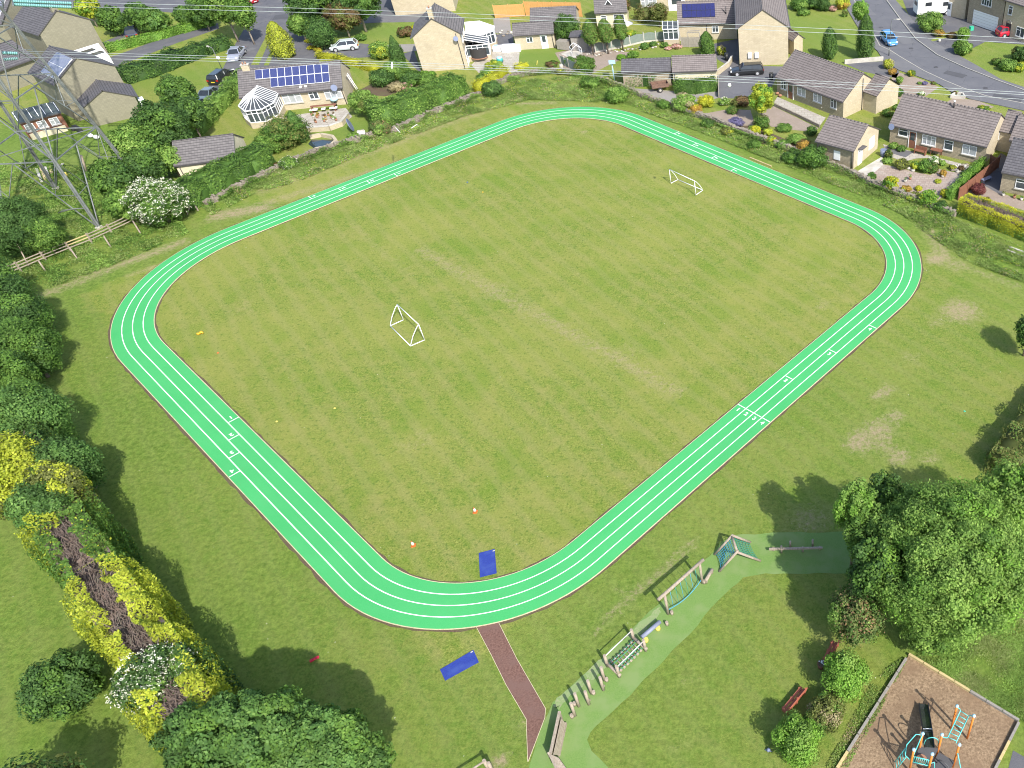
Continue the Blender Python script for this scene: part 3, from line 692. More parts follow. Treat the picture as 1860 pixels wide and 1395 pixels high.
for i, (a, b_) in enumerate(zip(WPTS, WPTS[1:]+WPTS[:1])):
    A, B = G(*a), G(*b_); k = max(1, int((B-A).length/.55))
    for j in range(k):
        p = A+(B-A)*(j/k); t = (B-A).normalized(); wp.append(p+Vector((-t.y, t.x))*random.uniform(-.07, .07))
sheet('green_path', wp, 'wetpour', .010)
for P, nm in (([(1196, 1100), (1143, 1150), (1130, 1165), (1165, 1150), (1200, 1118)], 'worn'), ([(1060, 1226), (1100, 1190), (1112, 1200), (1075, 1234)], 'worn'), ([(1005, 1278), (1052, 1234), (1060, 1243), (1014, 1290)], 'worn')):
    g = [G(*p) for p in P]; q_ = []
    for a, b_ in zip(g, g[1:]+g[:1]):
        for j in range(6): q_.append(a+(b_-a)*j/6+Vector((random.uniform(-.12, .12), random.uniform(-.12, .12))))
    M.setdefault('wornmat', mottled('worn_matting', (.150, .250, .075), (.270, .290, .150), 7, .95, 1.2, (.200, .270, .110)))
    sheet('worn_matting', q_, 'wornmat', .015)
PA = [G(1650.5, 1191), G(1851, 1312), G(1796, 1420), G(1500, 1430)]
sheet('play_area', PA, 'chip', .06, thick=.06)
e = MB('timber_e', 'timber_y')
def sleepers(b, p, q_, n, ys, z=.13, wdt=.14):
    for i in range(n):
        a, c = p+(q_-p)*(i/n), p+(q_-p)*((i+1)/n-.006); b.beam((a.x, a.y, z), (c.x, c.y, z), wdt, .26, 'timber_y' if i in ys else 'timber_e')
sleepers(e, PA[0], PA[1], 7, (0, 1, 2, 3)); sleepers(e, PA[1]+(PA[2]-PA[1])*.03, PA[2], 6, (2, 3)); sleepers(e, PA[3]+(PA[0]-PA[3])*.0, PA[0]+(PA[3]-PA[0])*.03, 8, (1,))
e.build('play_area_edging', label='grey and yellow sleeper edging round the wood chip play area', cat='edging')
sheet('path', pxs((1840, 1363), (1890, 1392), (1890, 1440), (1820, 1440)), 'asphalt2', .008)
sheet('dry_ground', pxs((1540, 1330), (1600, 1235), (1640, 1190), (1646, 1196), (1545, 1360), (1500, 1420), (1480, 1420)), 'soil', .005) if False else None

# ------------------------------------------------------------------ roads, pavements, drives, patios
LK = [(1545, -20), (1556, 13), (1581, 52), (1598, 84), (1616, 92), (1638, 106), (1677, 129), (1715.5, 147), (1749, 161), (1790, 175), (1880, 193)]
RK = [(1600, -20), (1609.7, 0), (1634, 33.5), (1664, 72), (1702.6, 100.6), (1754, 124), (1806, 144.5), (1880, 172)]
sheet('road', pxs(*LK)+pxs(*RK)[::-1], 'asphalt', .004)
LP = [(1528, -20), (1536, 13), (1552, 40), (1572, 72), (1594, 94), (1606, 112), (1632, 128), (1668, 140), (1706, 154), (1728, 168), (1760, 180), (1880, 206)]
RP = [(1616, -20), (1626, 0), (1652, 30), (1690, 74), (1746, 104), (1782, 124), (1818, 145), (1880, 166)]
def slab(name, A, B, mat, z): return sheet(name, pxs(*A)+pxs(*B)[::-1], mat, z, thick=z)
slab('pavement', LP, LK, 'pave', .10); slab('pavement', RK, RP, 'pave', .10)
for K, s in ((LK, 1), (RK, -1)):
    b = MB('kerb'); P = pxs(*K)
    for a, c in zip(P[:-1], P[1:]):
        n = max(1, int((c-a).length/.92))
        for i in range(n):
            u, v = a+(c-a)*(i/n), a+(c-a)*((i+1)/n-.01/n); b.beam((u.x, u.y, .06), (v.x, v.y, .06), .14, .125, 'kerb')
    b.build('kerb', kind='structure')
def S(name, mat, z, *p): return sheet(name, pxs(*p), mat, z)
S('drive', 'asphalt2', .012, (1650, 26), (1690, 73), (1718, 60), (1770, 52), (1800, 60), (1830, 60), (1770, 30), (1760, 0), (1700, -10), (1640, 0))
S('drive', 'asphalt2', .016, (1692, 76), (1740, 102), (1766, 88), (1790, 76), (1870, 82), (1870, 60), (1840, 50), (1795, 58), (1768, 52), (1730, 66))
S('drive', 'asphalt', .008, (1300, 137), (1303, 125), (1327, 118), (1424, 121), (1412, 139), (1400, 160), (1362, 180), (1306, 178))
S('drive', 'gravel2', .010, (1262, 172), (1306, 150), (1306, 178), (1268, 186))
S('drive', 'asphalt2', .010, (1535, 116), (1604, 111), (1618, 119), (1634, 130), (1628, 142), (1605, 138), (1568, 130))
S('yard', 'asphalt2', .012, (1295, 80), (1342, 70), (1342, 120), (1328, 122), (1303, 108))
S('road', 'asphalt2', .006, (-40, -30), (780, -30), (790, 34), (700, 40), (560, 50), (440, 46), (400, 30), (300, 22), (240, 30), (190, 22), (130, 10), (-40, 4))
S('drive', 'asphalt2', .010, (452, 38), (532, 38), (556, 60), (572, 86), (586, 100), (572, 126), (455, 126), (443, 118), (430, 132), (400, 178), (372, 210), (352, 214), (356, 188), (378, 158), (404, 126), (424, 86))
S('verge', 'grass', .016, (497, 40), (504, 42), (470, 118), (456, 118)); S('verge', 'grass', .016, (503, 72), (507, 75), (488, 119), (479, 119))
S('drive', 'asphalt2', .012, (554, 88), (600, 86), (655, 79), (674, 81), (674, 104), (620, 106), (575, 98))
S('drive', 'asphalt2', .010, (210, 122), (322, 78), (398, 52), (396, 42), (330, 59), (300, 67), (240, 90), (200, 104))
S('drive', 'asphalt2', .010, (180, 80), (240, 54), (256, 70), (236, 82), (196, 90)); S('drive', 'block', .014, (196, 79), (232, 67), (238, 80), (214, 86))
S('path', 'pave', .010, (626, 42), (760, 40), (790, 30), (780, 24), (640, 30))
S('path', 'gravel2', .010, (672, 82), (755, 80), (762, 92), (676, 100)); S('path', 'asphalt2', .012, (730, 98), (752, 92), (772, 150), (758, 128))
S('patio', 'block', .010, (1601, 298), (1580, 320), (1610, 336), (1640, 348), (1700, 366), (1754, 328), (1748, 316), (1705, 307), (1690, 318), (1664, 313), (1625, 303))
S('path', 'flag', .014, (1604, 262), (1777, 305), (1766, 311), (1690, 287), (1664, 288), (1640, 294), (1612, 282))
S('path', 'pale', .014, (1551, 315), (1603, 284), (1604, 300), (1578, 322), (1560, 323))
S('path', 'asphalt2', .018, (1606, 266), (1660, 276), (1645, 286), (1610, 276))
S('patio', 'flag', .010, (1406, 186), (1412, 176), (1500, 214), (1488, 230)); S('patio', 'gravel', .012, (1405, 193), (1487, 233), (1478, 240), (1440, 236), (1400, 230), (1380, 205))
S('gravel_bed', 'gravel', .010, (1277, 207), (1325, 198), (1363, 200), (1372, 228), (1326, 229), (1298, 218)); S('gravel_bed', 'gravel2', .010, (1142, 160), (1219, 165), (1262, 172), (1268, 186), (1222, 192), (1191, 186), (1160, 172))
S('patio', 'gravel', .010, (1750, 350), (1786, 334), (1816, 350), (1880, 372), (1880, 392), (1800, 368))
S('drive', 'asphalt2', .012, (1786, 336), (1795, 306), (1818, 278), (1840, 290), (1824, 352), (1814, 352))
S('gravel_bed', 'gravel', .010, (1620, 136), (1634, 132), (1668, 142), (1706, 158), (1680, 176), (1640, 185), (1618, 170))
S('gravel_bed', 'gravel', .010, (1712, 190), (1732, 178), (1773, 182), (1806, 194), (1790, 200), (1740, 200))
S('patio', 'flag', .010, (856, 118), (884, 90), (944, 95), (940, 130), (905, 136), (870, 133)); S('patio', 'gravel2', .010, (896, 34), (925, 30), (930, 64), (898, 60))
S('path', 'asphalt2', .012, (898, 62), (932, 62), (934, 92), (898, 92))
S('gravel_bed', 'gravel', .010, (1008, 96), (1070, 84), (1112, 92), (1158, 96), (1110, 116), (1062, 141), (1030, 134)); S('patio', 'pale', .014, (1018, 98), (1052, 84), (1064, 92), (1040, 108))
S('patio', 'flag', .010, (500, 214), (628, 196), (640, 212), (622, 226), (560, 234)); S('bed', 'soil', .010, (640, 170), (720, 130), (770, 140), (800, 145), (700, 175))
S('bed', 'soil', .008, (645, 260), (700, 245), (860, 178), (875, 166), (850, 168), (690, 232), (640, 250))
S('bed', 'soil', .008, (372, 372), (440, 342), (510, 305), (505, 296), (435, 330), (362, 366))
S('bed', 'soil', .008, (1290, 218), (1378, 232), (1480, 276), (1500, 292), (1478, 300), (1420, 272), (1330, 244))
# tall rough vegetation between the track and the garden walls
V1 = [(362, 372), (440, 345), (545, 293), (640, 262), (740, 232), (800, 206), (870, 178), (935, 148), (1040, 140), (1120, 158), (1190, 190), (1256, 212), (1330, 243), (1400, 266), (1480, 296), (1545, 318), (1600, 342), (1640, 362), (1712, 390), (1760, 410), (1880, 458),
      (1880, 522), (1760, 478), (1690, 430), (1640, 392), (1580, 362), (1510, 335), (1400, 292), (1300, 252), (1210, 218), (1130, 191), (1040, 184), (960, 182), (905, 198), (850, 210), (760, 244), (640, 290), (540, 332), (470, 350), (385, 392)]
tufts('rough_grass', pxs(*V1), 110000, .27, .20, ('rough', 'fresh', 'straw', 'gold', 'mid'), 'tall rough grass and weeds along the outside of the green track', 'grass', [.42, .32, .08, .04, .14])
V2 = [(0, 300), (90, 285), (220, 330), (240, 400), (330, 400), (345, 425), (200, 485), (90, 525), (20, 520), (0, 500)]
tufts('meadow_grass', pxs(*V2), 42000, .30, .22, ('fresh', 'mid', 'rough'), 'lush uncut grass below the steel pylon', 'grass')
V3 = [(1640, 1195), (1590, 1230), (1545, 1310), (1500, 1395), (1540, 1395), (1600, 1290), (1648, 1200)]
tufts('dry_grass', pxs(*V3), 4200, .14, .12, ('straw', 'fresh', 'rough'), 'strip of dry grass between round shrubs and play area', 'grass')
V4 = [(1664, 1196), (1690, 1110), (1900, 1080), (1900, 1340), (1853, 1308)]
tufts('long_grass', pxs(*V4), 40000, .12, .12, ('fresh', 'rough'), 'long green grass beside the wood chip play area', 'grass')

for k, (x, y, w_, l_, an_) in enumerate(((1640, 70, 2.2, 5.0, 1.9), (1735, 135, 1.4, 3.2, 2.5), (1578, 20, 1.2, 4.5, 1.8), (1830, 178, 1.6, 4, 2.7), (440, 95, 1.1, 4, 1.0), (520, 30, 2.5, 4, .3))):
    g = G(x, y); R_ = Matrix.Rotation(an_, 2); M.setdefault('patch%d' % (k % 2), asphalt('patched_asphalt', (.070, .071, .078) if k % 2 else (.125, .125, .132), (.090, .091, .098) if k % 2 else (.150, .150, .156), (.10, .10, .108) if k % 2 else (.160, .160, .166)))
    sheet('road_patch', [g+R_ @ Vector(q_) for q_ in ((-l_/2, -w_/2), (l_/2, -w_/2*.9), (l_/2, w_/2), (-l_/2*.95, w_/2))], 'patch%d' % (k % 2), .024)
for k, (x, y) in enumerate(((1655, 88), (1700, 122), (1600, 50), (1790, 160), (455, 70))):
    g = G(x, y); b = MB('lead'); b.cyl((g.x, g.y, .0), .33, .030, 16, 'lead'); b.build('manhole_cover', label=['manhole cover on the road near the right kerb below the street lamp', 'manhole cover in the middle of the road behind the brown roof', 'manhole cover on the road above the light blue car', 'manhole cover on the road at the right edge', 'manhole cover at the top of the left drive'][k], cat='manhole cover')

# ================================================================== HOUSES
class House:
    """A, B: world ends of the eaves line that faces the camera (ridge parallel to it); depth goes away from the camera"""
    def __init__(s, name, label, cat, A, B, depth, he, hr, wall='stone', roof='tile', over=.28, gover=.12, group=None, front=None):
        s.A, s.B = Vector(A), Vector(B); s.L = (s.B-s.A).length; s.D = depth; s.he, s.hr = he, hr
        t = (s.B-s.A).normalized(); s.rz = math.atan2(t.y, t.x); s.e = empty(name, (s.A.x, s.A.y, 0), s.rz, label=label, cat=cat, group=group)
        L, D = s.L, depth; b = MB(wall); fw = front or wall
        b.poly([(0, 0, 0), (L, 0, 0), (L, 0, he), (0, 0, he)], fw); b.poly([(L, D, 0), (0, D, 0), (0, D, he), (L, D, he)], wall)
        b.poly([(L, 0, 0), (L, D, 0), (L, D, he), (L, D/2, hr), (L, 0, he)], wall); b.poly([(0, D, 0), (0, 0, 0), (0, 0, he), (0, D/2, hr), (0, D, he)], wall)
        b.build('wall', s.e)
        r = MB(roof, 'lead', 'pale'); sl = (hr-he)/(D/2); z0 = he-over*sl; th = .11; g = gover
        for sgn in (1, -1):
            y0 = -over if sgn == 1 else D+over; q = [(-g, y0, z0), (L+g, y0, z0), (L+g, D/2, hr), (-g, D/2, hr)]
            if sgn == -1: q = [q[1], q[0], q[3], q[2]]
            up = [(x, y, z+th) for x, y, z in q]; r.poly(up, roof); r.poly([q[3], q[2], q[1], q[0]], 'lead')
            r.poly([q[0], q[1], up[1], up[0]], 'lead'); r.poly([q[1], q[2], up[2], up[1]], 'lead'); r.poly([q[3], q[0], up[0], up[3]], 'lead')
        n = max(2, int(L/.45))
        for i in range(n): r.tube([(-g+(L+2*g)*i/n, D/2, hr+th-.03), (-g+(L+2*g)*(i+.98)/n, D/2, hr+th-.03)], .10, 6, roof)
        s.roof = r.build('roof', s.e)
        for y0, sg in ((-over-.05, 1), (D+over+.05, -1)):
            gt = MB('lead'); gt.beam((-g, y0, z0+.03), (L+g, y0, z0+.03), .12, .09, 'lead'); gt.build('gutter', s.e)
    def P(s, side, u, z, o=0.0):
        """local point on a wall: side f, b, l, r; u along it, o outwards"""
        if side == 'f': return Vector((u, -o, z))
        if side == 'b': return Vector((u, s.D+o, z))
        if side == 'l': return Vector((-o, u, z))
        return Vector((s.L+o, u, z))
    def ax(s, side): return {'f': (Vector((1, 0, 0)), Vector((0, -1, 0))), 'b': (Vector((-1, 0, 0)), Vector((0, 1, 0))), 'l': (Vector((0, 1, 0)), Vector((-1, 0, 0))), 'r': (Vector((0, 1, 0)), Vector((1, 0, 0)))}[side]
    def window(s, side, u, z, w_, h, panes=2, gl='glass', tops=True, sill=True, frame='white'):
        ux, o = s.ax(side); c = s.P(side, u, z); R = Matrix((ux, o, Vector((0, 0, 1)))).transposed()
        if R.determinant() < 0: R = Matrix((-ux, o, Vector((0, 0, 1)))).transposed()
        def bx(b, du, dz, ww, hh, dd, mt, oo): b.box(c+ux*du+Vector((0, 0, dz))+o*oo, (ww, dd, hh), mt, rot=R)
        f = MB(frame); t = .075
        bx(f, 0, h/2-t/2, w_, t, .09, frame, .03); bx(f, 0, -h/2+t/2, w_, t, .09, frame, .03)
        for k in range(panes+1): bx(f, -w_/2+t/2+(w_-t)*k/panes, 0, t, h-2*t, .087, frame, .03)
        if tops:
            for k in range(0, panes, 2): bx(f, -w_/2+t/2+(w_-t)*(k+.5)/panes, h*.18, (w_-t)/panes-t, t*.8, .084, frame, .03)
        fo = f.build('window', s.e)
        p = MB(gl); bx(p, 0, 0, w_-t, h-t, .03, gl, .022); p.build('pane', fo)
        if sill: q = MB('pale'); bx(q, 0, -h/2-.06, w_+.16, .10, .16, 'pale', .06); q.build('sill', fo)
    def door(s, side, u, w_=.9, h=2.05, mat='white', gl=True, panel='glass', z=0.0, frame='white'):
        ux, o = s.ax(side); c = s.P(side, u, z+h/2); R = Matrix((ux, o, Vector((0, 0, 1)))).transposed()
        if R.determinant() < 0: R = Matrix((-ux, o, Vector((0, 0, 1)))).transposed()
        b = MB(mat); b.box(c+o*.03, (w_, .06, h), mat, rot=R)
        for du, dz, ww, hh in ((-w_/2-.04, 0, .08, h+.08), (w_/2+.04, 0, .08, h+.08), (0, h/2+.04, w_, .08)): b.box(c+ux*du+Vector((0, 0, dz))+o*.045, (ww, .1, hh), frame, rot=R)
        d = b.build('door', s.e)
        if gl: q = MB(panel); q.box(c+Vector((0, 0, h*.2))+o*.065, (w_*.62, .02, h*.42), panel, rot=R); q.build('pane', d)
        hd = MB('rim'); hd.box(c+ux*w_*.4+o*.09, (.04, .05, .14), 'rim', rot=R); hd.build('handle', d)
    def pipe(s, side, u, z1=None, mat='lead'):
        ux, o = s.ax(side); z1 = z1 or s.he; b = MB(mat); b.tube([s.P(side, u, 0, .08), s.P(side, u, z1, .08)], .05, 6, mat); b.build('downpipe', s.e)
    def chimney(s, u, v=None, w_=.55, d=.55, h=1.0, mat='stone', pots=1):
        v = s.D/2 if v is None else v; z = s.he+(s.hr-s.he)*(1-abs(v-s.D/2)/(s.D/2)); b = MB(mat, 'pale', 'terra'); b.box((u, v, z+h/2-.15), (w_, d, h+.3), mat); b.box((u, v, z+h+.03), (w_+.12, d+.12, .08), 'pale')
        for k in range(pots): b.cyl((u+(k-(pots-1)/2)*.32, v, z+h+.07), .11, .30, 10, 'terra', .09)
        o = b.build('chimney', s.roof); return o
    def onroof(s, u0, u1, v0, v1, sgn=1, z=.14, flip=False):
        """quad on the front slope: u along the ridge, v 0 at the eaves to 1 at the ridge"""
        sl = lambda v: (s.D/2*v if sgn == 1 else s.D-s.D/2*v, s.he+(s.hr-s.he)*v)
        nrm = Vector((0, -(s.hr-s.he), s.D/2)).normalized() if sgn == 1 else Vector((0, (s.hr-s.he), s.D/2)).normalized()
        return [Vector((u, sl(v)[0], sl(v)[1]))+nrm*z for u, v in ((u0, v0), (u1, v0), (u1, v1), (u0, v1))]
    def solar(s, cells, mat, frame='white', z=.16):
        for (u0, u1, v0, v1) in cells:
            q = s.onroof(u0, u1, v0, v1, z=z+.05); lo = s.onroof(u0, u1, v0, v1, z=z-.03); c = sum(q, Vector())/4
            b = MB(mat, frame); i = [c+(p-c)*.955 for p in q]; b.poly([p+Vector((0, -.002, .006)) for p in i], mat); b.poly(q, frame)
            for k in range(4): b.poly([lo[k], lo[(k+1) % 4], q[(k+1) % 4], q[k]], frame)
            b.build('solar_panel', s.e)
    def dish(s, side, u, z, r=.4, mat='bluegrey'):
        ux, o = s.ax(side); c = s.P(side, u, z, .45); b = MB(mat, 'lead'); base = len(b.v)
        b.tube([s.P(side, u, z-.3, 0), s.P(side, u, z-.25, .35), c], .03, 6, 'lead')
        d = (o+Vector((0, 0, .45))).normalized(); b.tube([c-d*.05, c, c+d*.06, c+d*.10], r*.25, 14, mat, r); b.build('satellite_dish', s.e)

def hp(p): return G(*p)
# bungalow with the blue solar panels and conservatory
h1 = House('bungalow', 'bungalow with eighteen blue solar panels framed in white and a large white conservatory', 'house', G(436, 175.5, 2.4), G(620.6, 157.4, 2.4), 6.6, 2.4, 4.55, 'stone', 'tile2')
pw = .98*h1.L/12.5*.93
for r_, (v0, v1, k0) in enumerate(((.57, .93, 0), (.20, .56, 2))):
    cells = [(2.05*h1.L/12.5+k*pw, 2.05*h1.L/12.5+(k+1)*pw-.03, v0, v1) for k in range(k0, 10)]
    h1.solar(cells, 'panelblue')
h1.chimney(1.0, None, .9, .5, .7, 'stone', 2); h1.window('f', 6.0, 1.55, 2.3, 1.25, 3, 'glass_l'); h1.window('f', 8.7, 1.65, 1.15, 1.0, 2, 'glass'); h1.window('f', 11.1, 1.6, 2.1, 1.25, 3, 'glass_l')
h1.pipe('f', 12.3); h1.dish('f', 11.6, 2.5, .42)
for du in (-.32, .32): b = MB('white', 'dark'); q_ = h1.onroof(7.6+du, 7.9+du, .10, .16); b.box(sum(q_, Vector())/4, (.28, .22, .18), 'white'); b.build('roof_vent', h1.e)
b = MB('white', 'lead')
for k, v in enumerate((3.2, 3.9, 4.5)): b.tube([h1.P('r', v, 2.5, .12), h1.P('r', v-.4, .1, .9)], .05, 6, 'white' if k else 'lead')
b.build('leaning_poles', label='white poles leaning on the gable of the solar panel bungalow', cat='poles').parent = None
o = bpy.data.objects['leaning_poles']; o.matrix_world = Matrix.Translation((h1.A.x, h1.A.y, 0)) @ Matrix.Rotation(h1.rz, 4, 'Z')

def conservatory(name, label, H, u0, u1, out, he, hr, hip=True, roofm='roofglass', panes=5, dwarf=.75, group=None):
    """glazed lean-out on the front wall of house H between u0 and u1; returns its empty. Faceted nose when hip"""
    e = empty(name, (H.A.x, H.A.y, 0), H.rz, label=label, cat='conservatory', group=group)
    w_ = u1-u0; um = (u0+u1)/2
    if hip: base = [(u0, -.02), (u0, -out*.62), (u0+w_*.27, -out), (u1-w_*.27, -out), (u1, -out*.62), (u1, -.02)]; R0, R1 = (um, -.02, hr), (um, -out*.58, hr)
    else: base = [(u0, -.02), (u0, -out), (u1, -out), (u1, -.02)]; R0, R1 = None, None
    wb = MB('stone'); 
    for a, c in zip(base[:-1], base[1:]): wb.beam((a[0], a[1], dwarf/2), (c[0], c[1], dwarf/2), .16, dwarf, 'stone')
    wb.build('wall', e)
    g = MB('glass'); f = MB('white')
    for a, c in zip(base[:-1], base[1:]):
        A, B = Vector((a[0], a[1])), Vector((c[0], c[1])); L = (B-A).length; n = max(1, round(L/.72)); 
        g.poly([(A.x, A.y, dwarf), (B.x, B.y, dwarf), (B.x, B.y, he), (A.x, A.y, he)], 'glass')
        for z, t in ((dwarf+.04, .09), (he-.04, .10), (dwarf+(he-dwarf)*.72, .06)): f.beam((A.x, A.y, z), (B.x, B.y, z), .10, t, 'white')
        for k in range(n+1): p = A+(B-A)*(k/n); f.beam((p.x, p.y, dwarf), (p.x, p.y, he), .095, .11, 'white')
    f.build('frame', e); g.build('pane', e)
    r = MB(roofm); bars = MB('white')
    if hip:
        ev = [Vector((x, y, he)) for x, y in base]; c = Vector((um, 0, 0)); ev = [c+(p-c)*1.03 if p.y < -.1 else p for p in ev]; ev = [Vector((p.x, p.y, he+.02)) for p in ev]; r0, r1 = Vector(R0), Vector(R1)
        r.poly([ev[0], ev[1], r1, r0]); r.poly([ev[4], ev[5], r0, r1])
        for i in (1, 2, 3): r.poly([ev[i], ev[i+1], r1])
        up = Vector((0, 0, .03))
        for sA, sB in ((0, 1), (5, 4)):
            for k in range(7): t = k/6; bars.beam(ev[sA]+(ev[sB]-ev[sA])*t+up, r0+(r1-r0)*t+up, .06, .05, 'white')
        for i in (1, 2, 3):
            for t in (.0, .33, .67): bars.beam(ev[i]+(ev[i+1]-ev[i])*t+up, r1+up, .06, .06, 'white')
        bars.beam(ev[4]+up, r1+up, .06, .06); bars.beam(r0+up, r1+up, .16, .12, 'white')
        for a, c2 in zip(ev[:-1], ev[1:]): bars.beam(a, c2, .13, .10, 'white')
    else:
        q = [Vector((u0-.08, -out-.08, he+.02)), Vector((u1+.08, -out-.08, he+.02)), Vector((u1+.08, 0, hr)), Vector((u0-.08, 0, hr))]; r.poly(q); up = Vector((0, 0, .03))
        for k in range(panes+1): t = k/panes; bars.beam(q[0]+(q[1]-q[0])*t+up, q[3]+(q[2]-q[3])*t+up, .07, .07, 'white')
        bars.beam(q[0], q[1], .13, .1); bars.beam(q[0]+up, q[3]+up, .1, .1); bars.beam(q[1]+up, q[2]+up, .1, .1)
    r.build('roof', e); bars.build('roof_bars', e); return e
conservatory('conservatory', 'large white hipped conservatory on the end of the solar panel bungalow', h1, .55, 4.6, 4.9, 2.35, 3.55)

# two-storey gable house in the middle of the upper edge
def gable_house(name, label, eL, eR, he, depth, hr, side_d=None, **kw):
    """gable end between the eaves pixels eL, eR faces the camera; ridge runs away for `depth`"""
    a, b_ = G(*eL, he), G(*eR, he); t = (b_-a).normalized(); nn = Vector((-t.y, t.x)); w_ = (b_-a).length
    return House(name, label, 'house', a+nn*depth, a, w_, he, hr, **kw) if side_d else House(name, label, 'house', b_, b_+nn*depth, w_, he, hr, **kw)
# House(A=b_, B=b_+n*depth): its front faces right (+u side), 'l' is the gable towards the camera with u from right to left
h2 = gable_house('house', 'two storey buff stone house, blank gable with a chimney above the clipped hedge', (749.5, 67.4), (834, 60), 5.0, 6.6, 7.2, wall='stone', roof='tile2')
h2.chimney(.45, None, .85, .6, 1.25, 'stone', 1); h2.window('f', 1.6, 3.9, 1.3, 1.1, 2, 'glass_l'); h2.window('f', 4.6, 3.9, 1.5, 1.1, 2, 'glass_l'); h2.door('f', 1.5, 1.6, 2.1, 'white'); h2.pipe('l', .5); h2.dish('l', .6, 4.4, .35)
h3 = gable_house('house', 'stone house at the upper edge behind the chimney gable house', (700, -32), (812, -40), 5.2, 9, 7.4, wall='stone', roof='tile2'); h3.window('f', 2.6, 3.4, 1.3, 1.2, 2, 'glass_l'); h3.window('f', 5.6, 3.4, 1.3, 1.2, 2, 'glass_l')
# right gable house with panel bungalow
h4 = gable_house('house', 'tall buff stone house with wide blank gable above the black estate car', (1340.6, 51.6), (1431.5, 49), 5.3, 14, 7.7, wall='stone', roof='tile')
for z, v in ((1.5, 4.6), (1.5, 5.6)):
    b = MB('white'); b.box(h4.P('l', v, z, .12), (.24, .55, .75), 'white'); b.build('meter_box', h4.e)
po = House('porch', 'small lean-on stone porch at the right side of the tall gable house', 'porch', G(1426, 60, 2.6), G(1442, 70, 2.6), 1.5, 2.5, 3.1, 'stone', 'tile')
h5 = House('bungalow', 'bungalow with one block of navy solar panels, left of the tall gable house', 'house', G(1232, 42.6, 2.6), G(1338, 39, 2.6), 6.4, 2.6, 4.7, 'stone', 'tile')
cells = [(.7+k*.72, .7+(k+1)*.72-.015, v0, v1) for k in range(7) for v0, v1 in ((.22, .54), (.545, .865))]
h5.solar(cells, 'panelnavy', 'dark'); h5.window('f', 5.6, 1.6, 1.0, 1.0, 2, 'glass'); h5.pipe('f', 4.3)
b = MB('dark'); q_ = h5.onroof(7.4, 7.5, .35, .4)[0]; b.tube([q_, q_+Vector((0, 0, 1.1))], .06, 8); b.tube([q_+Vector((.0, 0, .1)), q_+Vector((-.7, .9, .5))], .05, 6); b.build('flue', h5.e)
cons5 = conservatory('conservatory', 'small white lean-to conservatory left of the navy solar panel bungalow', h5, -2.3, -.1, 1.5, 2.3, 3.0, False, 'roofglass', 3)
h15 = House('bungalow', 'cream bungalow with a tiny white dormer at the upper edge', 'house', G(1081, 22, 2.5), G(1138, 19, 2.5), 6, 2.5, 4.6, 'render', 'tile2'); h15.window('f', 1.2, 1.5, .9, .9, 1, 'glass'); h15.window('f', 3.6, 1.4, 1.7, 1.2, 2, 'glass')
b = MB('white', 'dark'); q_ = h15.onroof(1.6, 2.7, .3, .35)[0]
for s_ in (0, 1): b.beam(q_+Vector((1.1*s_, 0, 0)), q_+Vector((.55, 0, .75)), .12, .1, 'white')
b.poly([q_+Vector((.1, .03, .02)), q_+Vector((1, .03, .02)), q_+Vector((.55, .03, .66))], 'dark'); b.poly([q_+Vector((0, .0, .05)), q_+Vector((.55, 0, .8)), q_+Vector((.55, 1.6, .8))], 'tile2'); b.poly([q_+Vector((1.1, .0, .05)), q_+Vector((.55, 1.6, .8)), q_+Vector((.55, 0, .8))], 'tile2'); b.build('dormer', h15.e)
h16 = House('house', 'cream two storey house cut by the upper edge behind the olive bushes', 'house', G(1158, -36, 5), G(1312, -42, 5), 7, 5, 7.2, 'render', 'tile', front='stone'); h16.door('f', 6.0, 2.6, 2.1, 'white'); h16.window('f', 10.6, 3.6, 1.4, 1.1, 2, 'glass'); h16.window('f', 1.4, 1.4, 2.6, 1.3, 4, 'glass_l')
an = House('garage', 'low buff garden building with white door and small window, behind a lawn', 'garage', G(932.6, 63, 2.3), G(1004.8, 58.5, 2.3), 3.4, 2.3, 3.3, 'stone', 'tile2'); an.window('f', 2.2, 1.45, .95, .85, 2, 'glass', sill=False); an.door('f', 4.3, .85, 2.0, 'white'); an.pipe('f', 5.6)
an2 = House('garage', 'wide low grey roof garage in front of the orange fence', 'garage', G(964, 42, 2.4), G(1046, 38, 2.4), 5.2, 2.4, 3.7, 'stone', 'tile2')
gc = House('garage', 'cream walled garage with grey pitched roof beside the long left hedge', 'garage', G(318, 300.6, 2.3), G(426, 286.5, 2.3), 5.4, 2.3, 3.9, 'render', 'tile2', over=.15); gc.pipe('f', .35)
g6 = House('garage', 'garden store with long dark grey roof, left one of the joined pair', 'garage', G(1130, 130, 2.2), G(1217, 127, 2.2), 3.6, 2.2, 3.1, 'stone_d', 'slate')
g7 = House('garage', 'cream fronted garage with brown tiled roof, right one of the joined pair', 'garage', G(1222, 129, 2.3), G(1301, 126, 2.3), 4.6, 2.3, 3.4, 'render', 'tile'); g7.pipe('f', .2)

